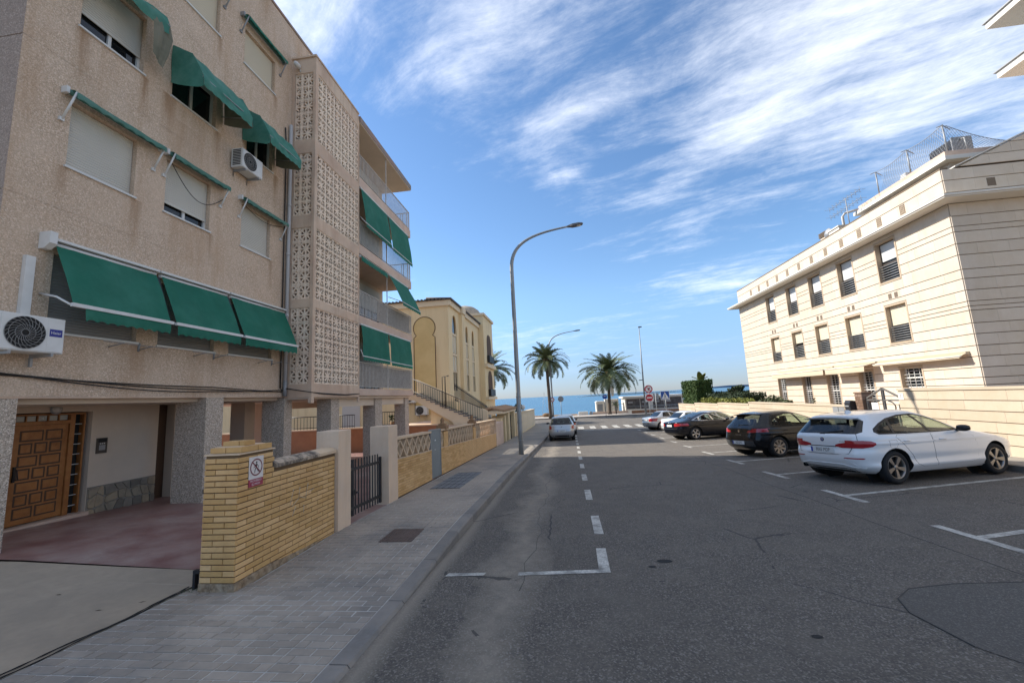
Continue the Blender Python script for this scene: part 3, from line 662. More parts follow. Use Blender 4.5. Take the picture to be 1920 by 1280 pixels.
# stone plinth, each stone a piece
pl = MB(); fbox(pl, fd, 7.2, 8.54, -.16, .41, -.012, .1); plinth = part('stone_plinth', pl, mat('plinth_mortar', (.25, .22, .185), .95), bl)
rs = random.Random(4); NU, NV = 8, 3
gp = [[(7.2+1.34*i/NU+(rs.uniform(-.07, .07) if 0 < i < NU else 0), -.14+.545*j/NV+(rs.uniform(-.065, .065) if 0 < j < NV else 0)) for j in range(NV+1)] for i in range(NU+1)]
stm = [mat('plinth_stone', c, .85, var=[(5, .6, (.13, .11, .09))], bump=(25, .5)) for c in ((.30, .245, .175), (.17, .145, .115), (.36, .28, .185), (.24, .205, .16))]
for i in range(NU):
    for j in range(NV):
        q = [gp[i][j], gp[i+1][j], gp[i+1][j+1], gp[i][j+1]]; cx = sum(p[0] for p in q)/4; cz = sum(p[1] for p in q)/4
        pr = []
        for k in range(4):
            a, b = q[k], q[(k+1) % 4]
            for t in (.12, .5, .88): x = a[0]+(b[0]-a[0])*t; z = a[1]+(b[1]-a[1])*t; s_ = .93+rs.uniform(-.05, .02); pr.append((cx+(x-cx)*s_, cz+(z-cz)*s_))
        n = len(pr); dd = rs.uniform(.025, .045); mb = MB()
        mb.add([fd(u, v, -.008) for u, v in pr]+[fd(cx+(u-cx)*.93, cz+(v-cz)*.93, -dd) for u, v in pr], [(k, (k+1) % n, (k+1) % n+n, k+n) for k in range(n)]+[tuple(range(n, 2*n))])
        part('stone', mb, rs.choice(stm), plinth)
# lattice tower
lt = MB(); fl = F_x(XB, 1)
BANDS = [(2.02, 2.4), (4.57, 4.82), (6.97, 7.35), (9.32, 9.75), (12.0, 12.5)]
for (a, b) in BANDS:
    lt.box(XB-.12, XB-.004, 10.66, 13.32, a, b); lt.box(XF, XB-.121, 10.66, 10.78, a, b)
lt.box(XB-.10, XB, 10.655, 10.78, 1.86, 12.5); lt.box(XB-.07, XB, 13.30, 13.36, 1.86, 12.4); lt.box(XF, XF+.10, 10.662, 10.775, 2.02, 12.45)
lt.box(XF-.6, XB+.02, 10.62, 13.34, 12.501, 12.56)
lattice = part('lattice_tower', lt, M['band'], bl)
mb = MB(); mb.box(XF-.02, XF+.02, 10.8, 13.3, 2.4, 12); mb.box(XF+.05, XB-.2, 13.22, 13.3, 2.4, 12)
for z in (4.6, 7.0, 9.4): mb.box(XF, XB-.13, 10.8, 13.2, z, z+.15)
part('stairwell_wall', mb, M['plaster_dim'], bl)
def block_mesh(w, h, dp):
    'pierced block: square frame, a leaf on the diagonal and two arcs'
    mb = MB(); t = .019
    def ring(poly_o, poly_i):
        n = len(poly_o); mb.add([(0, u, v) for u, v in poly_o]+[(0, u, v) for u, v in poly_i]+[(-dp, u, v) for u, v in poly_i], [(k, (k+1) % n, (k+1) % n+n, k+n) for k in range(n)]+[(k+n, (k+1) % n+n, (k+1) % n+2*n, k+2*n) for k in range(n)])
    o = [(-w/2, -h/2), (w/2, -h/2), (w/2, h/2), (-w/2, h/2)]; ring(o, [(-w/2+t, -h/2+t), (w/2-t, -h/2+t), (w/2-t, h/2-t), (-w/2+t, h/2-t)])
    def strip_(pts, hw):
        vs = []
        for i, p in enumerate(pts):
            a = pts[max(i-1, 0)]; b = pts[min(i+1, len(pts)-1)]; dx, dy = b[0]-a[0], b[1]-a[1]; l = sqrt(dx*dx+dy*dy) or 1; nx, ny = -dy/l, dx/l
            H_ = hw[i] if isinstance(hw, list) else hw
            vs += [(-.006, p[0]+nx*H_, p[1]+ny*H_), (-.006, p[0]-nx*H_, p[1]-ny*H_), (-dp, p[0]+nx*H_, p[1]+ny*H_), (-dp, p[0]-nx*H_, p[1]-ny*H_)]
        fs = []
        for i in range(len(pts)-1):
            b = 4*i; fs += [(b, b+1, b+5, b+4), (b, b+4, b+6, b+2), (b+1, b+3, b+7, b+5)]
        mb.add(vs, fs)
    c = (w/2-t, h/2-t)
    strip_([(c[0]-2*c[0]*s, c[1]-2*c[1]*s) for s in (0, .3, .62, 1)], [.024, .021, .017, .012])
    for s in (1, -1):
        pts = []
        for k in range(5):
            a = rad(90*k/4); r = .78*w
            p = (c[0]-r*cos(a)*1.02, c[1]-r*sin(a)*1.02)
            pts.append(p)
        if s == 1: strip_(pts, .013)
    r2 = .42*w; strip_([(-c[0]+r2*cos(rad(90*k/3)), -c[1]+r2*sin(rad(90*k/3))) for k in range(4)], .013)
    return mb
bw, sw = .229, .207
PAN = [(2.4, 4.57, 10), (4.82, 6.97, 10), (7.35, 9.32, 9), (9.75, 12.0, 10)]
base = block_mesh(1, 1, .055) if False else None
fm = {}; loose = MB(); cnt = 0
for pi_, (z0, z1, nr) in enumerate(PAN):
    h = (z1-z0)/nr
    mbf = block_mesh(bw, h, .055); mf = mbf.mesh('lattice_block', M['block']); mbs = block_mesh(sw, h, .055); ms_ = mbs.mesh('lattice_block', M['block'])
    for r in range(nr):
        for c in range(14):
            fl_u = -1 if (c % 2) else 1; fl_v = -1 if (r % 2) else 1
            if c < 11: loc = (XB-.02, 10.79+bw*(c+.5), z0+h*(r+.5)); rot = 0; me, bmb = mf, mbf
            else: loc = (XF+.115+sw*(c-11+.5), 10.685, z0+h*(r+.5)); rot = -pi/2; me, bmb = ms_, mbs
            if cnt < 300 and (pi_ < 2 or r < 2):
                o = inst('lattice_block', me, lattice, loc, (0, 0, rot), (1, fl_u, fl_v)); cnt += 1
            else:
                vs = []
                for p in bmb.v:
                    q = (p[0], p[1]*fl_u, p[2]*fl_v)
                    if rot: q = (q[1], -q[0], q[2])
                    vs.append((q[0]+loc[0], q[1]+loc[1], q[2]+loc[2]))
                loose.add(vs, bmb.f)
o = part('lattice_blocks', loose, M['block'], lattice); o['kind'] = 'stuff'
# balconies
SL = [(2.07, 2.31), (4.58, 4.86), (7.12, 7.47), (9.68, 10.05)]
def balcony(k, z0, z1):
    mb = MB(); mb.box(-8.32, XB, 13.37, 18.45, z0, z1); s_ = part('balcony', mb, M['slab'], bl)
    mb = MB(); H = .9; zt = z1+H; n = 46
    for i in range(n+1):
        y = 13.42+(18.40-13.42)*i/n; mb.box(XB-.048, XB-.030, y-.010, y+.010, z1+.06, zt)
    for i in range(13):
        x = XB-.04-(1.35)*i/13; mb.box(x-.006, x+.006, 18.39, 18.402, z1+.06, zt)
    for (h, t) in ((z1+.06, .012), (zt, .022)):
        mb.box(XB-.06, XB-.018, 13.38, 18.42, h, h+t); mb.box(-8.3, XB-.062, 18.375, 18.42, h, h+t)
    for y in (13.4, 15.78, 18.4): mb.box(XB-.055, XB-.023, y-.016, y+.016, z1, zt)
    part('railing', mb, M['rail'], s_)
    return s_
bal = [balcony(k, *s_) for k, s_ in enumerate(SL)]
mb = MB(); mb.box(-8.32, XB+.04, 13.37, 18.5, 12.16, 12.4); part('balcony_roof', mb, M['ceiling'], bl)
mb = MB(); mb.box(-8.32, XB+.055, 13.34, 18.52, 12.402, 12.44); mb.box(XB+.03, XB+.06, 13.34, 18.52, 12.2, 12.4); part('roof_edging', mb, M['roofedge'], bl)
for k, s_ in enumerate(SL):
    top = (SL[k+1][0] if k < 3 else 12.16)
    mb = MB(); mb.box(XB-.06, XB-.03, 15.765, 15.795, s_[1]+.9, top); part('balcony_post', mb, M['rail'], bl)
    fb = F_x(-8.3, 1)
    window(bl, fb, 13.7, 15.3, s_[1]+.02, s_[1]+2.05, frac=.35 if k != 1 else .9, d=-.02, sill=False); window(bl, fb, 15.9, 17.9, s_[1]+.02, s_[1]+2.05, frac=.5, d=-.02, sill=False, leaves=3)
for k, (y0, y1) in ((0, (13.5, 18.36)), (1, (14.9, 18.36))):
    mb = MB(); z = SL[k][1]
    cloth(mb, [((XB-.08, y0, z+.86), (XB-.08, y1, z+.86)), ((XB-.09, y0, z+.45), (XB-.09, y1, z+.45)), ((XB-.08, y0, z+.07), (XB-.08, y1, z+.07))], 30, 0, .012, k); part('windbreak', mb, M['screen_cloth'], bal[k])
# downpipe, spot lamp, intercom, ducts
mb = MB(); yy = 10.56; mb.tube([(-7.62, yy, 10.2), (-7.62, yy, 2.5)], .05, 10)
for z in (9.4, 7.6, 6.1, 4.3, 3.2): mb.tube([(-7.62, yy, z), (-7.62, yy, z+.09)], .058, 10)
part('downpipe', mb, M['pvc'], bl)
mb = MB(); mb.tube([(-7.62, yy, 2.5), (-7.62, yy, 2.08)], .054, 10); part('pipe_shoe', mb, M['grey_metal'], bl)
mb = MB(); mb.tube([(-7.66, 10.36, 10.0), (-7.66, 10.42, 9.4), (-7.66, 10.42, 5), (-7.66, 10.42, 2.3)], .018, 6); part('conduit', mb, M['cable'], bl)
lp = thing('security_light', 'small white security lamp at the top of the lattice tower', 'lamp', (-7.45, 10.6, 12.16)); mb = MB(); mb.lathe([(0, -.16), (.05, -.16), (.075, -.1), (.08, .02), (.06, .05), (0, .05)], (-7.45, 10.58, 12.19), 'y', 14); part('lamp_head', mb, M['white_metal'], lp); mb = MB(); mb.tube([(-7.45, 10.64, 12.19), (-7.42, 10.66, 12.05)], .02, 6); part('bracket', mb, M['white_metal'], lp)
wl = thing('wall_lamp', 'round glass bulkhead lamp above the wooden entrance door', 'lamp', fd(6.57, 2.0)); mb = MB(); mb.lathe([(.085, -.01), (.09, .03), (.07, .035)], (XD, 6.57, 1.93), 'x', 16); part('rim', mb, M['grey_metal'], wl); mb = MB(); mb.lathe([(.07, .03), (.062, .07), (.035, .095), (0, .1)], (XD, 6.57, 1.93), 'x', 16); part('globe', mb, mat('lamp_glass', (.5, .48, .44), .25), wl)
ic = thing('intercom', 'dark metal intercom panel on the wall right of the entrance door', 'intercom', fd(7.39, 1.03)); mb = MB(); fbox(mb, fd, 7.29, 7.48, 1.04, 1.34, -.025, -.001); part('plate', mb, mat('bronze', (.10, .085, .07), .45, metal=.5), ic)
mb = MB(); fbox(mb, fd, 7.33, 7.44, 1.1, 1.2, -.032, -.0255); part('speaker_grille', mb, M['grey_metal'], ic); mb = MB(); fbox(mb, fd, 7.31, 7.46, 1.255, 1.33, -.03, -.0255); part('name_panel', mb, M['dark'], ic)
for i in range(3): mb = MB(); fbox(mb, fd, 7.34+.035*i, 7.36+.035*i, 1.22, 1.24, -.03, -.0255); part('button', mb, M['white_metal'], ic)
# cables slung along the facade
mb = MB()
for k in range(3):
    pts = []
    for i in range(41):
        t = i/40; y = 4.5+6.0*t; z = 2.40-.18*t+.03*sin(t*5+k)*(.6+.4*k)-.03*k*sin(pi*t)-.05*sin(pi*min(1, t*1.6)); pts.append((XF+.025+.01*k, y, z+.0*k))
    pts += [(XF+.03, 10.53, 2.3+.02*k), (XB-.0, 10.6, 2.16), (XB+.015, 11.2, 2.13-.02*k), (XB+.015, 12.4, 2.10-.03*k), (XB+.015, 13.35, 2.13)] if k < 2 else [(XF+.03, 10.42, 2.3), (XF+.03, 10.44, 2.7)]
    mb.tube(pts, .011, 5)
solo('cable_bundle', mb, M['cable'], 'black cables slung along the beige facade just above the porch', 'cable')

# ------------------------------------------------------------------ awnings of the left building
def big_awning(y0, y1, label, box=False):
    r = thing('awning', label, 'awning', (XF, y0, 4.4), 'extended green awnings in a row over the porch')
    xw, zw, xb, zb = XF+.10, 4.43, -7.18, 3.42
    mb = MB(); cloth(mb, lerp_rows([(xw, zw), ((xw+xb)/2+.015, (zw+zb)/2-.01), (xb, zb)], y0+.04, y1-.04, 4), 30, .035, .010, int(y0*7)); part('canopy', mb, M['green'], r)
    mb = MB(); cloth(mb, [((xb+.012, y0+(.2 if box else .05), zb-.02), (xb+.012, y1-.06, zb-.02)), ((xb+.02, y0+.2 if box else y0+.05, zb-.13), (xb+.02, y1-.06, zb-.13)), ((xb+.012, y0+(.22 if box else .06), zb-.22), (xb+.012, y1-.07, zb-.22))], 60, 0, .006, int(y0*3), scallop=-.035, nscal=int((y1-y0)/.17)); part('valance', mb, M['green'], r)
    mb = MB(); mb.box(xb-.02, xb+.03, y0+.02, y1-.02, zb-.025, zb+.03); part('front_bar', mb, M['white_metal'], r)
    mb = MB(); mb.box(XF+.002, XF+.16, y0+.0, y1-.004, 4.45, 4.49); mb.tube([(XF+.09, y0+.03, 4.40), (XF+.09, y1-.03, 4.40)], .035, 10); part('cassette', mb, M['white_metal'], r)
    for y in ((y0+.03,) if box else (y0+.03, y1-.03)):
        mb = MB(); mb.tube([(XF+.01, y-.06, 3.62), ((XF+xb)/2, y-.02, 3.56), (xb-.02, y, zb)], .017, 6); part('arm', mb, M['white_metal'], r)
    if box: mb = MB(); mb.prism([(XF+.002, 4.30), (XF+.1, 4.30), (XF+.2, 4.38), (XF+.2, 4.56), (XF+.002, 4.56)], 'y', y0-.10, y0-.005); part('end_cap', mb, M['white_metal'], r)
    return r
big_awning(5.12, 6.77, 'wide green awning nearest the air conditioner, extended over grey shutters', True)
big_awning(6.8, 8.46, 'middle one of the three extended green awnings above the porch')
big_awning(8.49, 10.45, 'extended green awning over the porch nearest the lattice tower')
for y, lb_ in ((6.785, 'black strip standing for the dark gap between the first and middle big green awnings'), (8.475, 'black strip standing for the dark gap between the middle and last big green awnings')):
    mb = MB(); mb.hexa([(XF+.1, y-.03, 4.36), (XF+.1, y+.03, 4.36), (-7.24, y+.03, 3.37), (-7.24, y-.03, 3.37), (XF+.1, y-.03, 4.37), (XF+.1, y+.03, 4.37), (-7.24, y+.03, 3.38), (-7.24, y-.03, 3.38)])  # solid strip whose black stands for the dark gap between canopies
    solo('awning_gap_strip', mb, M['black_metal'], lb_, 'strip', 'black strips between the big awnings')
# drying rack brackets below the big awnings
for i, (y, lab) in enumerate(((6.1, 'thin dark clothes-line bracket under the first big green awning'), (7.75, 'thin dark clothes-line bracket under the middle big green awning'), (9.6, 'thin dark clothes-line bracket under the big green awning by the tower'))):
    mb = MB(); mb.tube([(XF, y, 2.93), (XF+.3, y, 2.98)], .009, 5); mb.tube([(XF, y+.5, 2.93), (XF+.3, y+.5, 2.98)], .009, 5); mb.tube([(XF+.28, y-.3, 2.975), (XF+.28, y+.8, 2.975)], .006, 5); mb.tube([(XF, y+.5, 2.9), (XF+.02, y+.5, 3.06)], .02, 5)
    solo('clothes_line', mb, M['grey_metal'], lab, 'clothes line', 'clothes lines under the awnings')
def folded(y0, y1, z, label, m1='green_old', dark=False, drop=.5, group='folded awnings over the shuttered windows'):
    r = thing('awning', label, 'awning', (XF, y0, z), group)
    mb = MB(); mb.tube([(XF+.07, y0, z), (XF+.07, y1, z)], .042, 10); part('roller', mb, M['green_old'], r)
    mb = MB(); cloth(mb, [((XF+.05, y0+.02, z+.05), (XF+.05, y1-.02, z+.05)), ((XF+.16, y0+.02, z+.02), (XF+.16, y1-.02, z+.02)), ((XF+.22, y0+.02, z-.03), (XF+.22, y1-.02, z-.03)), ((XF+.225, y0+.02, z-.09), (XF+.225, y1-.02, z-.09)), ((XF+.22, y0+.03, z-.14), (XF+.22, y1-.03, z-.14))], 56, .02, .008, int(y0*5), scallop=-.03, nscal=int((y1-y0)/.19)); part('valance', mb, M[m1], r)
    am = M['grey_metal'] if dark else M['white_metal']
    for y in (y0+.03, y1-.03):
        mb = MB(); mb.tube([(XF+.2, y, z-.02), (XF+.03, y-.05, z-drop)], .017, 6); mb.box(XF+.001, XF+.04, y-.085, y-.02, z-drop-.03, z-drop+.03); part('arm', mb, am, r)
    for (p_, q_) in ((y0-.05, y0-.005), (y1+.005, y1+.05)): mb = MB(); mb.box(XF+.001, XF+.11, p_, q_, z-.05, z+.06); part('bracket', mb, am, r)
folded(5.14, 6.70, 7.0, 'folded faded green awning over the large closed shutter on the second floor')
folded(6.86, 8.3, 7.0, 'folded green awning over the half-closed second-floor window with cable hanging')
folded(8.8, 10.38, 7.0, 'folded green awning over the second-floor shutter next to the downpipe')
folded(8.62, 10.18, 12.0, 'folded dark awning with grey arms over the top-floor cream shutter', 'green', True)
folded(6.75, 8.15, 12.15, 'grey-armed folded awning over the highest cream shutter, partly out of frame', 'green', True)
mb = MB(); mb.tube([(XF+.04, 6.95+.07*i, 6.86-.5*sin(pi*i/20)-.004*i) for i in range(21)], .008, 5); solo('loose_cable', mb, M['cable'], 'black cable hanging in a loop in front of the half-closed second-floor shutter', 'cable')
mb = MB(); mb.tube([(XF+.04, 8.9+.07*i, 6.88-.16*sin(pi*i/20)) for i in range(21)], .007, 5); solo('loose_cable', mb, M['cable'], 'thin cable sagging across the second-floor shutter beside the downpipe', 'cable')
def hood(y0, y1, label, seed):
    r = thing('awning', label, 'awning', (XF, y0, 9.4), 'hooded awnings of the third floor')
    prof = [(XF+.02, 9.44), (XF+.5, 9.17), (XF+.78, 8.62), (XF+.80, 8.40)]
    rows = []
    for a, b in zip(prof, prof[1:]):
        for s in range(3):
            t = s/3; rows.append(((a[0]+(b[0]-a[0])*t, y0, a[1]+(b[1]-a[1])*t), (a[0]+(b[0]-a[0])*t, y1, a[1]+(b[1]-a[1])*t)))
    rows.append(((prof[-1][0], y0, prof[-1][1]), (prof[-1][0], y1, prof[-1][1])))
    mb = MB(); cloth(mb, rows, 34, .05, .030, seed, scallop=.03, nscal=7); part('canopy', mb, M['green_faded'], r)
    for y, sg in ((y0, 1), (y1, -1)):
        mb = MB(); rr = random.Random(seed+sg); top = [(XF+.02, 9.44), (XF+.26, 9.305), (XF+.5, 9.17), (XF+.66, 8.87), (XF+.78, 8.62), (XF+.80, 8.40)]
        bot = [(XF+.02, 8.58), (XF+.2, 8.52), (XF+.38, 8.46), (XF+.55, 8.42), (XF+.7, 8.39), (XF+.79, 8.37)]
        vs = []
        for k in range(6):
            for s in range(5):
                t = s/4; vs.append((top[k][0]+(bot[k][0]-top[k][0])*t, y+.012*sin(k*2.1+s*1.3+seed)*(1 if 0 < s else 0), top[k][1]+(bot[k][1]-top[k][1])*t-(.03*abs(sin(k*1.9)) if s == 4 else 0)))
        mb.add(vs, [(k*5+s, k*5+s+1, (k+1)*5+s+1, (k+1)*5+s) for k in range(5) for s in range(4)], 0, True)
        part('side_cheek', mb, M['green_faded'] if sg == 1 else M['canvas_back'], r)
    mb = MB()
    for y in (y0+.03, y1-.03): mb.tube([(XF, y, 8.75), (XF+.77, y, 8.6)], .014, 6)
    mb.tube([(XF+.77, y0, 8.6), (XF+.77, y1, 8.6)], .014, 6); part('hoop', mb, M['grey_metal'], r)
hood(6.84, 8.2, 'green hooded canvas awning over the middle open third-floor window', 3)
hood(8.78, 10.02, 'green hooded canvas awning above the small air conditioner on the third floor', 8)
r = thing('awning', 'torn green awning collapsed above the half-open third-floor window at upper left', 'awning', (XF, 5.0, 9.5), 'hooded awnings of the third floor')
mb = MB(); cloth(mb, lerp_rows([(XF+.02, 9.72), (XF+.30, 9.62), (XF+.42, 9.42), (XF+.40, 9.22)], 5.0, 6.42, 3), 22, .05, .03, 11, scallop=.05, nscal=4); part('canopy', mb, M['green_faded'], r)
mb = MB(); cloth(mb, [((XF+.42, 6.02, 9.45), (XF+.34, 6.46, 9.5)), ((XF+.44, 6.10, 9.2), (XF+.36, 6.50, 9.15)), ((XF+.40, 6.14, 8.9), (XF+.30, 6.48, 8.8)), ((XF+.34, 6.18, 8.62), (XF+.26, 6.44, 8.5))], 12, 0, .045, 5); part('torn_flap', mb, M['canvas_back'], r)
mb = MB(); cloth(mb, [((XF+.42, 4.98, 9.42), (XF+.4, 5.3, 9.4)), ((XF+.43, 5.0, 9.1), (XF+.41, 5.33, 9.1)), ((XF+.42, 5.02, 8.85), (XF+.4, 5.28, 8.88))], 8, 0, .03, 6); part('torn_flap', mb, M['green_faded'], r)
mb = MB(); mb.tube([(XF+.4, 5.0, 9.4), (XF+.4, 6.42, 9.4)], .014, 6); part('hoop', mb, M['grey_metal'], r)
def drop(y0, y1, z0, zb, xo, label, group='green drop awnings of the balconies', m='green'):
    r = thing('awning', label, 'awning', (XB, y0, z0), group)
    mb = MB(); cloth(mb, lerp_rows([(XB+.02, z0), ((XB+xo)/2+.03, (z0+zb)/2), (xo, zb)], y0+.03, y1-.03, 4), 16, .0, .012, int(y0*11+z0)); part('canopy', mb, M[m], r)
    mb = MB(); cloth(mb, [((xo+.01, y0+.04, zb-.02), (xo+.01, y1-.04, zb-.02)), ((xo+.015, y0+.04, zb-.1), (xo+.015, y1-.04, zb-.1)), ((xo+.01, y0+.05, zb-.16), (xo+.01, y1-.05, zb-.16))], 50, 0, .008, int(y0*3), scallop=-.035, nscal=int((y1-y0)/.2)); part('valance', mb, M[m], r)
    mb = MB(); mb.tube([(xo, y0+.01, zb), (xo, y1-.01, zb)], .02, 8); part('front_bar', mb, M['white_metal'], r)
    mb = MB(); mb.tube([(XB-.0, y0, z0+.02), (XB-.0, y1, z0+.02)], .035, 8); part('roller', mb, M['white_metal'], r)
    for y in (y0+.03, y1-.03): mb = MB(); mb.tube([(XB, y, zb+.25), (xo, y, zb)], .014, 6); part('arm', mb, M['white_metal'], r)
drop(13.42, 15.74, 9.62, 8.27, -6.68, 'lowered green balcony awning on the third floor, next to the lattice')
drop(15.8, 18.1, 9.62, 8.2, -6.68, 'lowered green balcony awning on the third floor, at the far corner')
drop(13.42, 15.72, 4.53, 3.42, -6.8, 'lowered green balcony awning on the first floor, next to the lattice')
drop(15.78, 18.2, 4.53, 3.4, -6.8, 'lowered green balcony awning on the first floor, at the far corner')
drop(15.8, 18.0, 7.05, 5.85, -6.3, 'green balcony awning on the second floor pushed out on its arms')
r = thing('awning', 'rolled-up green balcony awning with short valance on the second floor', 'awning', (XB, 13.4, 7.0)); mb = MB(); mb.tube([(XB-.02, 13.42, 7.04), (XB-.02, 15.72, 7.04)], .045, 8); part('roller', mb, M['white_metal'], r)
mb = MB(); cloth(mb, [((XB+.03, 13.44, 7.05), (XB+.03, 15.7, 7.05)), ((XB+.05, 13.44, 6.93), (XB+.05, 15.7, 6.93)), ((XB+.04, 13.46, 6.84), (XB+.04, 15.68, 6.84))], 50, 0, .008, 4, scallop=-.04, nscal=11); part('valance', mb, M['green'], r)

# ------------------------------------------------------------------ air conditioners
def aircon(loc, sx, label, w=.72, h=.51, d=.30, group=None, brand=None, axis='x', grid=True):
    'front looks along +x (axis x) at loc = lower front left corner, or along -y (axis y)'
    r = thing('air_conditioner', label, 'air conditioner', loc, group)
    if axis == 'x': f = lambda u, v, dd=0: (loc[0]-dd, loc[1]+u, loc[2]+v)
    else: f = lambda u, v, dd=0: (loc[0]+u, loc[1]+dd, loc[2]+v)
    mb = MB(); e = .015
    for (u0, u1, v0, v1, d0, d1) in ((0, w, 0, h, 0.012, d), (e, w-e, e, h-e, 0, .012)): fbox(mb, f, u0, u1, v0, v1, d0, d1)
    fbox(mb, f, w*.71, w*.715, .02, h-.02, -.002, .001); part('casing', mb, M['white_metal'], r)
    cx, cz, rad_ = w*.37, h*.5, min(w*.33, h*.44); mb = MB(); n = 28
    mb.add([f(cx, cz, .0)]+[f(cx+rad_*cos(2*pi*k/n), cz+rad_*sin(2*pi*k/n), -.002) for k in range(n)], [(0, 1+k, 1+(k+1) % n) for k in range(n)]); part('fan_opening', mb, M['dark'], r)
    mb = MB()
    for k in range(22):
        pts = []
        for s in range(5):
            rr = rad_*(.18+.82*s/4); a = 2*pi*k/22+.9*s/4; pts.append(f(cx+rr*cos(a), cz+rr*sin(a), -.006))
        mb.tube(pts, .0035, 4, caps=False)
    for q in (.2, .5, .8, 1.0): mb.tube([f(cx+rad_*q*cos(2*pi*k/24), cz+rad_*q*sin(2*pi*k/24), -.006) for k in range(25)], .0035, 4, caps=False)
    part('fan_grille', mb, mat('grille_grey', (.24, .23, .22), .5), r)
    if grid:
        mb = MB()
        for k in range(10): mb.hexa([f(-.004, .05+k*.042, .05), f(.0, .05+k*.042, .05), f(.0, .05+k*.042, d-.04), f(-.004, .05+k*.042, d-.04), f(-.004, .075+k*.042, .05), f(.0, .075+k*.042, .05), f(.0, .075+k*.042, d-.04), f(-.004, .075+k*.042, d-.04)])
        part('side_louvre', mb, M['black_metal'], r)
    mb = MB()
    for u in (w*.15, w*.8): fbox(mb, f, u, u+.03, -.05, -.002, .0, d+.07); fbox(mb, f, u, u+.03, -.18, -.05, d+.04, d+.075)
    part('bracket', mb, M['grey_metal'], r)
    if brand:
        mb = MB(); fbox(mb, f, w*.745, w*.955, h*.47, h*.68, -.003, .0); b = part('badge', mb, mat('badge_blue', (.012, .025, .22), .4), r)
        lettering(brand, .055, b, f(w*.85, h*.575, -.004), (0, 1, 0), (0, 0, 1), M['white_metal'], depth=.001)
    return r
aircon((-7.3, 4.46, 2.69), 1, 'large white air conditioner with blue badge at the left end of the porch beam', brand='Haier')
aircon((-7.36, 8.45, 7.62), 1, 'small white air conditioner on rusty brackets under the far green hood', w=.68, h=.48)
mb = MB(); mb.box(XF+.001, XF+.07, 4.86, 4.97, 3.2, 4.14); solo('cable_duct', mb, M['white_metal'], 'white plastic duct rising up the facade from the large air conditioner', 'duct')

# ------------------------------------------------------------------ street walls on the left
M['brick'] = mat('yellow_brick', (.62, .375, .155), .9, var=[(3.2, .55, (.48, .265, .10)), (1.1, .35, (.68, .46, .23)), (22, .3, (.43, .27, .12))], rnd=.13, bump=(55, .35, 4, .01))
M['mortar'] = mat('brick_mortar', (.155, .098, .052), .95, var=[(8, .5, (.11, .08, .05))])
M['coping'] = mat('coping_stone', (.64, .47, .31), .92, var=[(1.5, .4, (.38, .29, .2))], bump=(40, .4))
M['lichen'] = mat('coping_lichen', (.56, .43, .31), .95, var=[(7, 1.0, (.075, .066, .056)), (16, .9, (.10, .085, .07))], bump=(70, .7))
M['gatepost'] = mat('gatepost_render', (.68, .50, .35), .9, var=[(1.4, .45, (.47, .35, .26)), (7, .25, (.6, .5, .41))], streak=((.40, .27, .18), .35), bump=(50, .25))
M['terracotta'] = mat('terracotta_ornament', (.30, .17, .085), .85, var=[(12, .5, (.22, .12, .06))])
def brick_mesh(l, h, dp, seed=0):
    e = .004; r = random.Random(seed); j = lambda: r.uniform(-.0015, .0015)
    mb = MB(); a = [(0, -l/2, -h/2), (0, l/2, -h/2), (0, l/2, h/2), (0, -l/2, h/2)]
    fr_ = [(dp+j(), -l/2+e+j(), -h/2+e+j()), (dp+j(), l/2-e+j(), -h/2+e+j()), (dp+j(), l/2-e+j(), h/2-e+j()), (dp+j(), -l/2+e+j(), h/2-e+j())]
    mid = [(dp-e, p[1], p[2]) for p in a]
    mb.add(a+mid+fr_, [(0,1,5,4), (1,2,6,5), (2,3,7,6), (3,0,4,7), (4,5,9,8), (5,6,10,9), (6,7,11,10), (7,4,8,11), (8,9,10,11)]); return mb
# wall A : pillar + low wall
wa = thing('brick_wall', 'low yellow brick wall with end pillar in the foreground, carrying the no-entry notice', 'wall', (-3.55, 4.2, -.17))
XA0, XA1 = -3.925, -3.52; YA = 4.16
mb = MB(); mb.box(XA0+.01, XA1-.01, YA+.01, 4.70, -.24, 1.245); mb.box(-3.78, -3.53, 4.70, 6.06, -.3, 1.02); part('core', mb, M['mortar'], wa)
mb = MB()
mb.box(XA0-.004, XA1+.004, YA-.006, 4.72, -.26, -.052); mb.hexa([(-3.79, 4.72, -.28), (-3.515, 4.72, -.28), (-3.515, 6.06, -.32), (-3.79, 6.06, -.32), (-3.79, 4.72, -.054), (-3.515, 4.72, -.054), (-3.515, 6.06, -.15), (-3.79, 6.06, -.15)])
part('footing', mb, mat('wall_footing', (.36, .25, .15), .95, var=[(7, .9, (.46, .38, .28)), (17, .8, (.14, .09, .05))], bump=(30, .9, 4, .03)), wa)
CH = .0605; bm_ = {}
def place_brick(parent, kind, c, l, dirn, tilt=0.0):
    key = (round(l, 3), R_.randrange(3))
    if key not in bm_: bm_[key] = brick_mesh(l, CH-.0108, .016, hash(key[0]*1000) % 97+key[1]).mesh('brick', M['brick'])
    rot = (0, 0, 0) if dirn == 'x' else (0, 0, -pi/2) if dirn == '-y' else (0, 0, pi/2) if dirn == 'y' else (0, 0, pi)
    o = inst('brick', bm_[key], parent, c, rot)
    if tilt: o.rotation_euler = (tilt, 0, 0)
    return o
nrow = 22
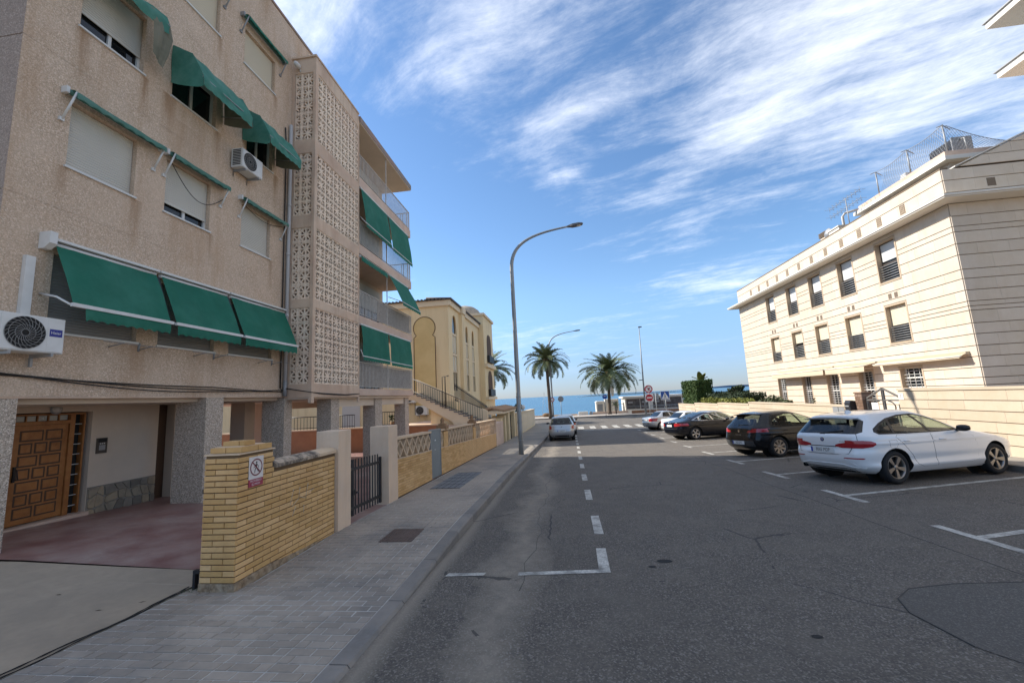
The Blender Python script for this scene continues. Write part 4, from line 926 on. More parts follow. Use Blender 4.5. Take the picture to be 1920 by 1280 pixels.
for r in range(-2, nrow):
    z = -.050+CH*(r+.5)
    # narrow end face of the pillar
    segs = [(0, .265), (.265, .405)] if r % 2 else [(0, .135), (.135, .405)]
    if -.05 < z < 1.24:
        for a, b in segs: place_brick(wa, 'e', (XA0+(a+b)/2, YA+.012, z), b-a-.008, '-y')
    # street face
    y = YA+.004; k = 0; yend = 4.72 if z > 1.0 else 6.05
    first = .14 if r % 2 else .265
    while y < yend-.03:
        l = first if k == 0 else .262
        l2 = min(l, yend-y)
        if r < 0 and y < 4.72: y += l; k += 1; continue
        if not (z > .98 and y+l2 > 4.72 and y < 4.72) and z < (1.24 if y < 4.70 else .985): place_brick(wa, 's', (XA1-.012, y+l2/2, z), l2-.009, 'x')
        y += l; k += 1
for (x0, x1, y0, y1, z0, z1) in ((-3.90, -3.72, 4.2, 4.45, 1.268, 1.325), (-3.71, -3.53, 4.2, 4.45, 1.268, 1.325), (-3.90, -3.53, 4.46, 4.68, 1.268, 1.325), (-3.82, -3.63, 4.28, 4.44, 1.332, 1.385), (-3.62, -3.56, 4.28, 4.44, 1.332, 1.385)):
    mb = MB(); mb.box(x0, x1, y0, y1, z0, z1); part('cap_brick', mb, M['brick'], wa)
mb = MB(); mb.box(XA0-.008, XA1+.008, YA-.01, 4.72, 1.247, 1.262); mb.box(-3.86, -3.56, 4.22, 4.6, 1.262, 1.335); part('cap_bed', mb, M['coping'], wa)
def coping(y0, y1, z0, m, nm='coping'):
    mb = MB(); n = 7; pr = [(-3.81+.0*k, 0) for k in range(1)]
    prof = [(-3.80, .0), (-3.80, .04), (-3.745, .075), (-3.65, .088), (-3.555, .075), (-3.495, .04), (-3.495, .0)]
    mb.prism([(x, z0+z) for x, z in prof], 'y', y0, y1); part(nm, mb, m, wa)
coping(4.725, 5.62, 1.022, M['lichen']); coping(5.625, 6.06, 1.022, M['coping'])
# faded chalk scrawl on the bricks
mb = MB(); rr = random.Random(2)
for (y, z, a, l) in ((5.05, .60, 1.2, .20), (5.12, .52, .5, .14), (5.2, .62, 1.4, .16), (5.28, .55, -.4, .12), (5.36, .62, 1.3, .2), (5.45, .6, .2, .13), (5.1, .42, 1.0, .12), (5.3, .40, 1.5, .1)):
    mb.tube([(XA1+.0035, y+cos(a)*l*t-cos(a)*l/2, z+sin(a)*l*t-sin(a)*l/2) for t in (0, .5, 1)], .0045, 4)
part('chalk_mark', mb, mat('chalk', (.50, .42, .32), .95, var=[(30, .8, (.40, .28, .16))]), wa)
# notice on the pillar
sg = thing('notice_sign', 'small white notice with crossed-out walker and red caption on the brick pillar', 'sign', (XA1, 4.42, 1.0))
SX = XA1+.006; s0, s1, zt, zm, zb_ = 4.30, 4.52, 1.20, .955, .875
mb = MB(); mb.box(SX, SX+.004, s0, s1, zm+.002, zt); part('panel', mb, mat('sign_white', (.66, .60, .56), .5, var=[(14, .3, (.55, .47, .42))]), sg)
mred = mat('sign_red', (.30, .03, .06), .5, var=[(18, .4, (.42, .12, .14))])
mb = MB(); mb.box(SX, SX+.004, s0, s1, zb_, zm); cp = part('caption', mb, mred, sg)
c = ((s0+s1)/2, (zt+zm)/2+.004); mb = MB(); n = 32; ro, ri = .094, .080
mb.add([(SX+.0052, c[0]+ro*cos(2*pi*k/n), c[1]+ro*sin(2*pi*k/n)) for k in range(n)]+[(SX+.0052, c[0]+ri*cos(2*pi*k/n), c[1]+ri*sin(2*pi*k/n)) for k in range(n)], [(k, (k+1) % n, (k+1) % n+n, k+n) for k in range(n)])
mb.quad(*[(SX+.0052, c[0]+p*.7071-q*.7071, c[1]-p*.7071-q*.7071) for p, q in ((-.082, -.007), (.082, -.007), (.082, .007), (-.082, .007))]); part('prohibition_ring', mb, mat('sign_ring', (.16, .022, .035), .5), sg)
def pict(segs, x, m, parent, name='walker', k=1.0, oy=0, oz=0):
    mb = MB()
    for (a, b, w) in segs:
        d = Vector((b[0]-a[0], b[1]-a[1])); d.normalize(); nx, ny = -d.y*w/2, d.x*w/2
        mb.quad(*[(x, oy+k*p[0], oz+k*p[1]) for p in ((a[0]+nx, a[1]+ny), (a[0]-nx, a[1]-ny), (b[0]-nx*.8, b[1]-ny*.8), (b[0]+nx*.8, b[1]+ny*.8))])
    return mb
mb = pict([((.0, .035), (-.002, -.006), .024), ((-.002, .0), (-.02, -.03), .012), ((-.02, -.03), (-.026, -.062), .010), ((.0, .0), (.018, -.028), .012), ((.018, -.028), (.034, -.056), .010), ((.008, .032), (.028, .012), .009), ((.028, .012), (.034, -.012), .008), ((-.008, .03), (-.026, .008), .009), ((-.026, .008), (-.04, .0), .008)], SX+.0046, None, sg, oy=c[0], oz=c[1])
mb.add([(SX+.0046, c[0]+.002+.012*cos(k*pi/5), c[1]+.051+.012*sin(k*pi/5)) for k in range(10)], [tuple(range(10))]); part('walker', mb, M['black_metal'], sg)
lettering('PROHIBIDO', .034, cp, (SX+.0048, c[0], .935), (0, 1, 0), (0, 0, 1), mat('sign_letters', (.62, .52, .52), .6), depth=.0004, sx=.95)
lettering('EL PASO', .034, cp, (SX+.0048, c[0], .899), (0, 1, 0), (0, 0, 1), bpy.data.materials['sign_letters'], depth=.0004)
# black latch on the pillar and gate stop by the wall foot
mb = MB(); mb.box(-4.03, -3.93, 4.3, 4.34, .845, .87); mb.box(-4.05, -4.0, 4.28, 4.36, .83, .875); solo('latch', mb, M['black_metal'], 'small black latch sticking out of the brick pillar towards the porch', 'latch')
mb = MB(); z0 = -.15
for b in ((-4.06, -4.03, 4.22, 4.27, z0, z0+.17), (-3.97, -3.94, 4.22, 4.27, z0, z0+.17), (-4.06, -3.94, 4.22, 4.27, z0+.172, z0+.205)): mb.box(*b)
solo('gate_stop', mb, M['black_metal'], 'black iron gate stop at the foot of the brick pillar beside the drive', 'gate stop')
mb = MB(); rr = random.Random(9)
for i in range(60):
    x, y = -4.06+rr.uniform(-.05, .1), 4.2+rr.uniform(-.05, .06); a = rr.uniform(0, 6.3); h = rr.uniform(.02, .06); mb.add([(x-.006*cos(a), y-.006*sin(a), -.16), (x+.006*cos(a), y+.006*sin(a), -.16), (x+.02*sin(a), y+.02*cos(a), -.16+h)], [(0, 1, 2)])
o = solo('weeds', mb, mat('weed', (.05, .075, .02), .9), 'tuft of weeds at the foot of the brick pillar', 'weeds')
# gate posts and gate
def post(y0, y1, x0, x1, zt, zb, label):
    mb = MB(); b = .008
    mb.add([(x0, y0, zb), (x1, y0, zb), (x1, y1, zb), (x0, y1, zb), (x0, y0, zt-b), (x1, y0, zt-b), (x1, y1, zt-b), (x0, y1, zt-b), (x0+b, y0+b, zt), (x1-b, y0+b, zt), (x1-b, y1-b, zt), (x0+b, y1-b, zt)],
           [(0,1,5,4), (1,2,6,5), (2,3,7,6), (3,0,4,7), (4,5,9,8), (5,6,10,9), (6,7,11,10), (7,4,8,11), (8,9,10,11)])
    return solo('gate_post', mb, M['gatepost'], label, 'gate post', 'rendered posts of the black gate')
post(6.065, 6.44, -3.83, -3.47, 1.345, -.32, 'plain rendered gate post joined to the near brick wall')
post(7.95, 8.40, -3.88, -3.5, 1.285, -.4, 'plain rendered gate post at the start of the long brick wall')
gt = thing('iron_gate', 'black iron bar gate between two rendered posts', 'gate', (-3.66, 6.45, -.15))
zg = lambda y: px_(y)+.03
for i in range(14):
    y = 6.53+i*.107; w = .012 if i not in (3, 13) else .03
    top = .70-.012*(i) if i else .7
    mb = MB(); mb.box(-3.665-w*.6, -3.665+w*.6, y-w, y+w, zg(y), zg(y)+(.92 if i not in (13,) else .86)); part('bar', mb, M['black_metal'], gt)
for dz in (.10, .74):
    mb = MB(); mb.hexa([(-3.685, 6.46, zg(6.46)+dz), (-3.645, 6.46, zg(6.46)+dz), (-3.645, 7.93, zg(7.93)+dz), (-3.685, 7.93, zg(7.93)+dz), (-3.685, 6.46, zg(6.46)+dz+.045), (-3.645, 6.46, zg(6.46)+dz+.045), (-3.645, 7.93, zg(7.93)+dz+.045), (-3.685, 7.93, zg(7.93)+dz+.045)]); part('rail', mb, M['black_metal'], gt)
mb = MB(); mb.box(-3.69, -3.64, 6.83, 6.93, zg(6.9)+.33, zg(6.9)+.42); mb.tube([(-3.63, 6.9, zg(6.9)+.38), (-3.58, 6.9, zg(6.9)+.38), (-3.58, 6.8, zg(6.9)+.37)], .01, 6); part('lock', mb, M['black_metal'], gt)
# wall B : long sloping brick wall with a pierced top course
wb = thing('brick_wall', 'long yellow brick wall with pierced diamond top running down the pavement', 'wall', (-3.6, 8.4, -.3))
XW = lambda y: -3.53-(y-8)*.0115
zb0 = lambda y: px_(y)-.01
zt0 = lambda y: .56-.0475*(y-8.46)       # top of the bricks
zl0 = lambda y: .965-.0262*(y-8.47)      # underside of the coping
def wallseg(mb, y0, y1, xo0, xo1, fz0, fz1, n=6, m=0):
    for i in range(n):
        a, b = y0+(y1-y0)*i/n, y0+(y1-y0)*(i+1)/n
        mb.hexa([(XW(a)+xo0, a, fz0(a)), (XW(a)+xo1, a, fz0(a)), (XW(b)+xo1, b, fz0(b)), (XW(b)+xo0, b, fz0(b)), (XW(a)+xo0, a, fz1(a)), (XW(a)+xo1, a, fz1(a)), (XW(b)+xo1, b, fz1(b)), (XW(b)+xo0, b, fz1(b))], m)
DOOR = (10.80, 11.70)
mb = MB(); wallseg(mb, 8.41, DOOR[0], -.2, -.012, lambda y: zb0(y)-.2, zt0); wallseg(mb, DOOR[1], 21.9, -.2, -.012, lambda y: zb0(y)-.2, zt0, 10); part('core', mb, M['mortar'], wb)
cnt = 0; rest = MB(); cand = []
for seg in ((8.41, DOOR[0]), (DOOR[1], 21.9)):
    for r in range(16):
        y = seg[0]; k = 0
        while y < seg[1]-.03:
            l = (.135 if (r % 2 and k == 0) else .262); l2 = min(l, seg[1]-y); yc = y+l2/2
            t = (r+.5)/14.0; h = (zt0(yc)-zb0(yc)-.02)/14
            if r < 14: cand.append((yc, zb0(yc)+.02+h*(r+.5), l2))
            y += l; k += 1
cand.sort(key=lambda c: c[0])
for (yc, z, l2) in cand:
    sl_ = -.043
    if cnt < 300:
        o = place_brick(wb, 's', (XW(yc)-.012, yc, z), l2-.009, 'x', sl_); o.scale = (1, 1, .93); cnt += 1
    else:
        b = brick_mesh(l2-.011, .043, .014, cnt % 5)
        rest.add([(p[0]+XW(yc)-.012, p[1]+yc, p[2]+z+p[1]*sl_) for p in b.v], b.f)
o = part('bricks', rest, M['brick'], wb); o['kind'] = 'stuff'
mb = MB(); wallseg(mb, 8.405, DOOR[0], -.23, .012, lambda y: zl0(y), lambda y: zl0(y)+.045); wallseg(mb, DOOR[1], 21.9, -.23, .012, lambda y: zl0(y), lambda y: zl0(y)+.045, 10); part('coping', mb, M['coping'], wb)
mb = MB(); wallseg(mb, 8.405, DOOR[0], -.21, .004, lambda y: zt0(y)+.001, lambda y: zt0(y)+.018); wallseg(mb, DOOR[1], 21.9, -.21, .004, lambda y: zt0(y)+.001, lambda y: zt0(y)+.018, 10); part('ledge', mb, M['coping'], wb)
def diamond(yc, w):
    z0, z1 = zt0(yc)+.019, zl0(yc)-.001; h = z1-z0; xo = XW(yc)-.02; dp = .16; t = .03; mb = MB(); sl_ = -.036
    def P(u, v, d): return (xo-d, yc+u, z0+v*h+sl_*u)
    def bar(a, b, wd):
        d = Vector((b[0]-a[0], (b[1]-a[1])*h)); d.normalize(); n_ = (-d.y*wd, d.x*wd/h)
        q = [(a[0]+n_[0], a[1]+n_[1]), (a[0]-n_[0], a[1]-n_[1]), (b[0]-n_[0], b[1]-n_[1]), (b[0]+n_[0], b[1]+n_[1])]
        mb.hexa([P(u, v, 0) for u, v in q]+[P(u, v, dp) for u, v in q])
    hw = w/2-.012
    bar((-hw, .5), (0, 1.0), .017); bar((0, 1.0), (hw, .5), .017); bar((hw, .5), (0, 0), .017); bar((0, 0), (-hw, .5), .017); bar((-.0, .04), (-.0, .96), .006)
    return part('diamond_block', mb, M['coping'], wb)
PIL = [(8.405, 8.47), (12.0, 12.42), (16.2, 16.62), (21.72, 21.9)]
ys_ = []
for a, b in ((8.48, 10.79), (11.71, 11.99), (12.43, 16.19), (16.63, 21.7)):
    n = max(1, round((b-a)/.385)); ys_ += [(a+(b-a)*(i+.5)/n, (b-a)/n) for i in range(n)]
for yc, w in ys_: diamond(yc, w)
mb = MB()
for a, b in PIL[1:3]:
    n = 7; h0 = zt0(a); 
    for i in range(n): z = h0+.02+i*.058; mb.box(XW(a)-.21, XW(a)+.006, a, b, z, z+.050)
    mb.box(XW(a)-.20, XW(a)-.004, a+.01, b-.01, h0, h0+.44)
part('pier', mb, M['brick'], wb)
mb = MB(); mb.box(XW(21.8)-.22, XW(21.8)+.02, 21.905, 22.02, zb0(21.8)-.2, .70); part('end_pier', mb, M['gatepost'], wb)
for a, b in PIL[1:3]:
    z = zl0(a)+.03; xc, yc = XW(a)-.1, (a+b)/2
    r = thing('wall_ornament', {True: 'terracotta finial on the brick pier nearer the metal door', False: 'terracotta finial on the farther brick pier of the long wall'}[a < 14], 'ornament', (xc, yc, z), 'terracotta finials on the brick piers')
    mb = MB(); mb.box(xc-.15, xc+.15, yc-.15, yc+.15, z, z+.1); mb.box(xc-.10, xc+.10, yc-.1, yc+.1, z+.1, z+.16); part('plinth', mb, M['terracotta'], r)
    mb = MB(); mb.lathe([(.08, .16), (.05, .2), (.07, .26), (.03, .32), (0, .35)], (xc, yc, z), 'z', 10); part('bud', mb, M['terracotta'], r)
md = thing('metal_door', 'narrow grey-green metal utility door set in the long brick wall', 'door', (XW(11), 10.8, -.33))
a, b = 10.83, 11.68; mb = MB(); x = XW(a)-.02; mb.hexa([(x-.05, a, zb0(a)+.02), (x, a, zb0(a)+.02), (x-.01, b, zb0(b)+.02), (x-.06, b, zb0(b)+.02), (x-.05, a, .965), (x, a, .965), (x-.01, b, .93), (x-.06, b, .93)]); part('leaf', mb, mat('door_grey', (.185, .205, .205), .55, var=[(2, .5, (.24, .25, .245)), (12, .3, (.13, .14, .14))]), md)
mb = MB()
for (p, q) in (((x-.06, a-.03, zb0(a)), (x+.006, a-.002, .985)), ((x-.06, b+.002, zb0(b)), (x+.004, b+.025, .95))): mb.box(p[0], q[0], p[1], q[1], p[2], q[2])
mb.hexa([(x-.06, a, .968), (x+.008, a, .968), (x, b, .933), (x-.06, b, .933), (x-.06, a, .99), (x+.008, a, .99), (x, b, .955), (x-.06, b, .955)]); part('frame', mb, M['grey_metal'], md)
for z, s in ((.66, .035), (.42, .02)): mb = MB(); mb.box(x-.001, x+.012, a+.30, a+.30+s*2, z, z+s); part('lock', mb, M['white_metal'], md)
mb = MB(); mb.box(x+.005, x+.03, a-.02, b+.02, zb0(a)-.02, zb0(b)+.03); part('sill', mb, M['rust'], md)

# ------------------------------------------------------------------ court behind: low wall, steps, yellow building
M['yellow'] = mat('yellow_render', (.76, .59, .35), .92, var=[(.5, .4, (.68, .51, .29)), (2, .2, (.80, .64, .42))], streak=((.46, .31, .16), .4), bump=(30, .25))
M['ochre'] = mat('ochre_panel', (.66, .48, .225), .92, var=[(.6, .4, (.41, .26, .085))])
M['cream'] = mat('cream_trim', (.72, .58, .40), .9, var=[(1, .3, (.55, .43, .27))])
M['rooftile'] = mat('dark_roof_tile', (.10, .085, .075), .8, var=[(6, .5, (.16, .12, .09))], rnd=.15)
M['brown'] = mat('brown_moulding', (.10, .055, .03), .8)
ow = thing('low_wall', 'long low terracotta-coloured wall across the back of the porch', 'wall', (-15, 20.5, -.8))
mb = MB(); mb.box(-24, -6.3, 20.5, 20.7, -1.0, .56); part('wall', mb, M['orange'], ow); mb = MB(); mb.box(-24, -6.28, 20.46, 20.74, .56, .62); part('coping', mb, M['coping'], ow)
mb = MB(); mb.add([(-8.6, 20.75, .63), (-3.75, 20.75, .43), (-3.75, 25.0, .38), (-8.6, 25, .6), (-8.6, 20.75, -.9), (-3.75, 20.75, -1), (-3.75, 25, -1.1), (-8.6, 25, -1)], [(0,1,2,3), (0,4,5,1), (1,5,6,2)])
struct('court_terrace', mb, M['slab'])
def railing(p, q, h, n, label, m='black_metal', name='railing', cat='railing', mid=False, r0=.011, spikes=False):
    p, q = Vector(p), Vector(q); r = thing(name, label, cat, tuple(p)); up = Vector((0, 0, 1))
    mb = MB()
    for i in range(n+1):
        a = p.lerp(q, i/n); mb.tube([a, a+up*(h+(.12 if spikes else 0))], r0, 4, smooth=False)
    part('bars', mb, M[m], r); mb = MB(); mb.tube([p+up*h, q+up*h], .022, 6); part('handrail', mb, M[m], r); mb = MB(); mb.tube([p+up*.08, q+up*.08], .016, 6); part('bottom_rail', mb, M[m], r)
    return r
railing((-8.2, 20.6, .62), (-10.3, 20.6, .62), .72, 16, 'dark balustrade with a plant on the terracotta wall right of the far pillar')
railing((-10.9, 20.6, .62), (-12.1, 20.6, .62), .66, 9, 'dark balustrade on the terracotta wall seen between the pillars')
railing((-13.0, 20.6, .62), (-15.2, 20.6, .62), .66, 12, 'dark balustrade on the terracotta wall seen at the left between pillars')
mb = MB(); mb.lathe([(.12, 0), (.16, .22), (.15, .22)], (-8.95, 20.9, .6), 'z', 10); solo('flower_pot', mb, M['terracotta'], 'flower pot behind the dark balustrade', 'pot')
def leafclump(mb, c, rx, ry, rz, n, s, rr, m=0, up=.3):
    for i in range(n):
        while True:
            u = Vector((rr.uniform(-1, 1), rr.uniform(-1, 1), rr.uniform(-1, 1)))
            if u.length < 1: break
        u = u*(.55+.45*u.length)
        p = Vector((c[0]+u.x*rx, c[1]+u.y*ry, c[2]+u.z*rz)); d = Vector((rr.uniform(-1, 1), rr.uniform(-1, 1), rr.uniform(-1, 1)+up)).normalized(); e = d.orthogonal().normalized(); e.rotate(Matrix.Rotation(rr.uniform(0, 6.28), 3, d)); l = s*rr.uniform(.6, 1.3); w = l*.38
        mb.add([p-d*l*.5, p+e*w, p+d*l*.5, p-e*w], [(0, 1, 2, 3)], m)
mb = MB(); leafclump(mb, (-8.95, 20.9, 1.0), .25, .2, .3, 70, .12, random.Random(3)); solo('potted_plant', mb, mat('pot_plant_leaf', (.035, .06, .02), .8), 'dark leafy plant behind the balustrade under the balcony', 'plant')
# the yellow building
yb = thing('yellow_building', 'yellow building with horseshoe arch panel, pointed arch windows and dome towards the sea', 'building', (-7, 25.1, -1))
YF = 25.1; fyx = F_x(-7.0, 1); fyy = F_y(YF, -1)
def arch_win(mb, f, u0, u1, v0, v1, va, m):
    'opening with pointed top as recessed dark panel outline (n-gon)'
    c = (u0+u1)/2; w = (u1-u0)/2; pts = [(u0, v0), (u1, v0), (u1, va)]
    for k in range(1, 7): a = rad(75*k/6); pts.append((c+w*cos(a)**.8 if k < 6 else c, va+(v1-va)*sin(a)/sin(rad(75))))
    pts2 = [(2*c-p[0], p[1]) for p in pts[2:-1]][::-1]
    return pts+pts2
OPS = [(26.05, 27.15, 2.4, 7.55), (29.75, 30.6, 2.4, 7.4), (31.9, 32.75, 2.4, 7.4)]
mb = MB(); panel(mb, fyx, YF, 34.6, -1.5, 8.05, OPS, .1); panel(mb, fyy, -45, -7.0, -1.5, 8.0); mb.quad((-18, 34.6, -1.5), (-7, 34.6, -1.5), (-7, 34.6, 8.05), (-18, 34.6, 8.05)); mb.quad((-18, YF, 8.0), (-7, YF, 8.0), (-7, 34.6, 8.0), (-18, 34.6, 8.0))
part('wall', mb, M['yellow'], yb)
mb = MB(); fbox(mb, fyx, 27.95, 28.85, -1, 8.05, -.22, -.001); part('pilaster', mb, M['yellow'], yb)
for (u0, u1, v0, v1) in OPS:
    mb = MB(); pts = arch_win(None, None, u0, u1, v0, v1-.1, v1-1.5, 0); n = len(pts)
    mb.add([fyx(u, v, .085) for u, v in pts], [tuple(range(n))], 0); w_ = part('window', mb, M['pane'], yb)
    mb = MB(); fbox(mb, fyx, u0, u1, v1-1.5, v1-1.35, .02, .084); fbox(mb, fyx, u0, u1, 4.7, 4.85, .02, .084); fbox(mb, fyx, u0, u1, 3.6, 3.68, .03, .084); fbox(mb, fyx, (u0+u1)/2-.03, (u0+u1)/2+.03, 2.4, v1-1.51, .03, .083); part('frame', mb, M['cream'], w_)
    mb = MB(); slats(mb, fyx, u0+.03, u1-.03, 3.7, 4.68, .07, .08); slats(mb, fyx, u0+.03, u1-.03, 4.9, v1-1.52, .07, .08); part('blind', mb, M['shutter_cream'], w_)
    mb = MB(); c_ = (u0+u1)/2; k0 = [p for p in pts[2:]]; 
    arcpts = [fyx(u0, v1-2.2, -.01)]+[fyx(u, v, -.01) for u, v in pts[::-1] if v >= v1-1.61]+[fyx(u1, v1-2.2, -.01)]
    # spandrels that close the square opening down to the pointed arch
    for sgn in (1, -1):
        side = [(u, v) for u, v in pts if (u-c_)*sgn >= -1e-6 and v >= v1-1.61]; side.sort(key=lambda p: p[1])
        ue = u1 if sgn > 0 else u0
        for a, b in zip(side, side[1:]): mb.quad(fyx(a[0], a[1], .0), fyx(ue, a[1], .0), fyx(ue, b[1], .0), fyx(b[0], b[1], .0))
        mb.quad(fyx(c_, v1-.1, 0), fyx(ue, v1-.1, 0), fyx(ue, v1+.0, 0), fyx(c_, v1+.0, 0))
    part('arch_head', mb, M['yellow'], w_)
# horseshoe panel with brown moulding on the end wall
xc, xw2, zc, rr_ = -8.57, .68, 6.45, .72
arc = [(xc+rr_*sin(a), zc-rr_*cos(a)) for a in [rad(48+ (264/18)*k) for k in range(19)]]
out = [(xc+.70, 1.0), (xc+.70, 5.82), arc[0]]+arc[1:-1]+[arc[-1], (xc-.70, 5.82), (xc-.70, 1.0)]
mb = MB(); mb.add([fyy(u, v, -.012) for u, v in out], [tuple(range(len(out)))]); part('arch_panel', mb, M['ochre'], yb)
mb = MB(); mb.tube([fyy(u, v, -.015) for u, v in out], .024, 6); part('arch_moulding', mb, M['brown'], yb)
mb = MB(); mb.box(-18, -6.88, 24.98, YF-.001, 7.80, 8.16); mb.box(-6.999, -6.86, YF, 34.6, 7.85, 8.2); fbox(mb, fyx, 27.9, 28.9, 7.85, 8.3, -.3, -.145); part('cornice', mb, M['cream'], yb)
mb = MB()
for i in range(46):
    x = -18+.24*i; mb.tube([(x, 24.85, 8.21), (x, 26.5, 8.34)], .075, 6)
for i in range(40):
    y = 25.1+.24*i; mb.tube([(-6.74, y, 8.24), (-8.4, y, 8.37)], .075, 6)
mb.quad((-18, 24.9, 8.17), (-6.8, 24.9, 8.17), (-6.8, 26.5, 8.3), (-18, 26.5, 8.3)); mb.quad((-6.78, 25, 8.21), (-6.78, 34.7, 8.21), (-8.4, 34.7, 8.33), (-8.4, 25, 8.33))
part('roof', mb, M['rooftile'], yb)
mb = MB(); mb.box(-11, -6.55, 34.62, 39.2, -1.5, 9.0); tw = part('tower', mb, M['yellow'], yb); mb = MB(); mb.box(-11.1, -6.4, 34.5, 39.35, 9.0, 9.2); mb.box(-6.56, -6.3, 34.7, 39.1, 1.7, 1.95); mb.box(-6.56, -6.3, 34.7, 39.1, 4.5, 4.8); part('ledge', mb, M['cream'], tw)
mb = MB(); mb.lathe([(1.55, 0), (1.5, .35), (1.3, .7), (.9, 1.0), (.4, 1.15), (0, 1.2)], (-8.6, 36.6, 9.2), 'z', 20); part('dome', mb, mat('dome_tile', (.40, .33, .25), .8, var=[(8, .6, (.22, .18, .13))]), tw)
ft = F_x(-6.55, 1)
for (z0, z1) in ((2.0, 4.3), (5.0, 7.6)):
    mb = MB(); pts = arch_win(None, None, 36.0, 38.2, z0, z1, z1-.9, 0); mb.add([ft(u, v, -.01) for u, v in pts], [tuple(range(len(pts)))]); w_ = part('window', mb, M['brown'], tw); mb = MB(); fbox(mb, ft, 35.9, 38.3, z0, z0+.6, -.25, -.02); part('balcony', mb, M['black_metal'], w_)
# plinth terrace in front of the yellow building, dark fence, stairs
mb = MB(); mb.box(-6.98, -5.55, 21.2, 34, -1.4, .25); mb.prism([(21.2, .25), (30.5, .25), (21.2, 1.72)], 'x', -6.98, -5.6); part('terrace', mb, M['yellow'], yb)
r = railing((-5.7, 21.3, 1.70), (-5.7, 30.4, .30), .85, 60, 'black sloping fence in front of the yellow building', spikes=True)
mb = MB(); mb.hexa([(-4.1, 21.93, .1), (-8.0, 21.93, 2.0), (-8.0, 22.03, 2.0), (-4.1, 22.03, .1), (-4.1, 21.93, 1.12), (-8.0, 21.93, 3.0), (-8.0, 22.03, 3.0), (-4.1, 22.03, 1.12)]); solo('stair_parapet', mb, M['cream'], 'cream sloping parapet wall along the far side of the outdoor stairs', 'parapet')
railing((-5.7, 30.45, .28), (-3.9, 30.45, .28), .85, 14, 'black fence turning towards the tiled gateway', spikes=True)
st = thing('staircase', 'outdoor concrete staircase climbing to the yellow building beside the balconies', 'staircase', (-4.2, 21, -.8))
n = 15; mb = MB(); x0, z0, x1, z1 = -4.2, .50, -7.9, 2.22; fn = [(x0, z0-.35)]
for i in range(n):
    xa = x0+(x1-x0)*i/n; xb = x0+(x1-x0)*(i+1)/n; za = z0+(z1-z0)*(i+1)/n
    mb2 = MB(); mb2.box(xb, xa+.02, 20.95, 21.95, za-.05, za); part('step', mb2, mat('step_slate', (.17, .165, .165), .7) if i == 0 else bpy.data.materials['step_slate'], st)
    fn += [(xa, za-.05), (xb, za-.05)]
fn += [(x1-.6, z1-.05), (x1-.6, z1-.3), (x1+.1, z1-.36), (x0-1.6, z0+.18), (x0-1.3, z0-.35)]
mb = MB(); mb.prism(fn[:-5]+fn[-5:], 'y', 20.98, 21.92); part('stringer', mb, M['cream'], st)
mb = MB()
for i in range(0, n*2+1):
    t = i/(n*2); x = x0+(x1-x0)*t; z = z0+(z1-z0)*t; mb.tube([(x, 20.98, z), (x, 20.98, z+.78)], .011, 4, smooth=False)
mb.tube([(x0, 20.98, z0+.78), (x1, 20.98, z1+.78)], .02, 6); mb.tube([(x0, 20.98, z0+.14), (x1, 20.98, z1+.14)], .014, 6); part('railing', mb, M['black_metal'], st)
mb = MB(); mb.tube([(-6.1, 20.95, 1.4), (-6.1, 20.95, 3.0), (-5.9, 20.95, 3.05)], .03, 6); mb.tube([(-6.25, 20.95, 1.4), (-6.25, 20.95, 3.0), (-6.1, 20.95, 3.02)], .02, 6); part('post', mb, M['black_metal'], st)
aircon((-9.13, 24.75, .98), 1, 'white air conditioner on the yellow wall under the outdoor stairs', w=.74, h=.56, axis='y', grid=False)
aircon((-9.7, 24.75, 1.75), 1, 'dark boxed air conditioner high on the yellow wall beside the stairs', w=.52, h=.48, axis='y', grid=False)
mb = MB(); mb.box(-6.3, -5.6, 30.9, 31.5, .1, .75); solo('air_conditioner', mb, M['white_metal'], 'pale air conditioner box by the tower of the yellow building', 'air conditioner')
dd_ = MB(); fbox(dd_, fyy, -14.1, -12.9, .0, 2.1, -.03, -.001); part('door', dd_, mat('pale_door', (.52, .47, .42), .6), yb)
# gateway and wall of the yellow property
gw = thing('gateway', 'tile-capped yellow gateway with black gate on the left pavement beyond the lamp post', 'gateway', (-3.9, 25, -1))
mb = MB(); mb.box(-4.9, -3.86, 25.0, 25.6, -1.3, .55); mb.box(-4.6, -3.78, 26.0, 26.5, -1.3, .66); mb.box(-4.5, -3.72, 27.3, 28.0, -1.3, .80); mb.box(-4.4, -3.7, 30.2, 31.0, -1.4, .8); part('pier', mb, M['yellow'], gw)
mb = MB(); mb.box(-5.2, -3.66, 24.8, 31.2, .82, .98); part('lintel', mb, M['cream'], gw)
mb = MB()
for i in range(22): y = 24.85+.29*i; mb.tube([(-3.6, y, 1.0), (-4.4, y, 1.2), (-5.2, y, 1.0)], .085, 6)
part('tile', mb, mat('gateway_tile', (.40, .26, .16), .85, var=[(5, .5, (.28, .17, .1))]), gw)
mb = MB()
for i in range(18): y = 28.15+.11*i; mb.box(-3.95, -3.92, y, y+.035, -1.15, .55)
mb.box(-3.96, -3.91, 28.1, 30.1, -.4, -.3); mb.box(-3.94, -3.93, 28.1, 30.1, -1.1, .4); part('gate', mb, M['black_metal'], gw)
g2 = thing('iron_gate', 'black sheet gate between the long brick wall and the tiled gateway', 'gate', (-4, 22, -1)); mb = MB(); mb.box(-4.03, -3.99, 22.05, 24.95, -.95, -.08); part('leaf', mb, M['black_metal'], g2); mb = MB(); mb.box(-3.985, -3.96, 22.05, 24.95, -.2, -.1); part('rail', mb, M['black_metal'], g2)
yw = thing('boundary_wall', 'cream boundary wall with course lines running to the corner on the left', 'wall', (-3.7, 31, -1.2))
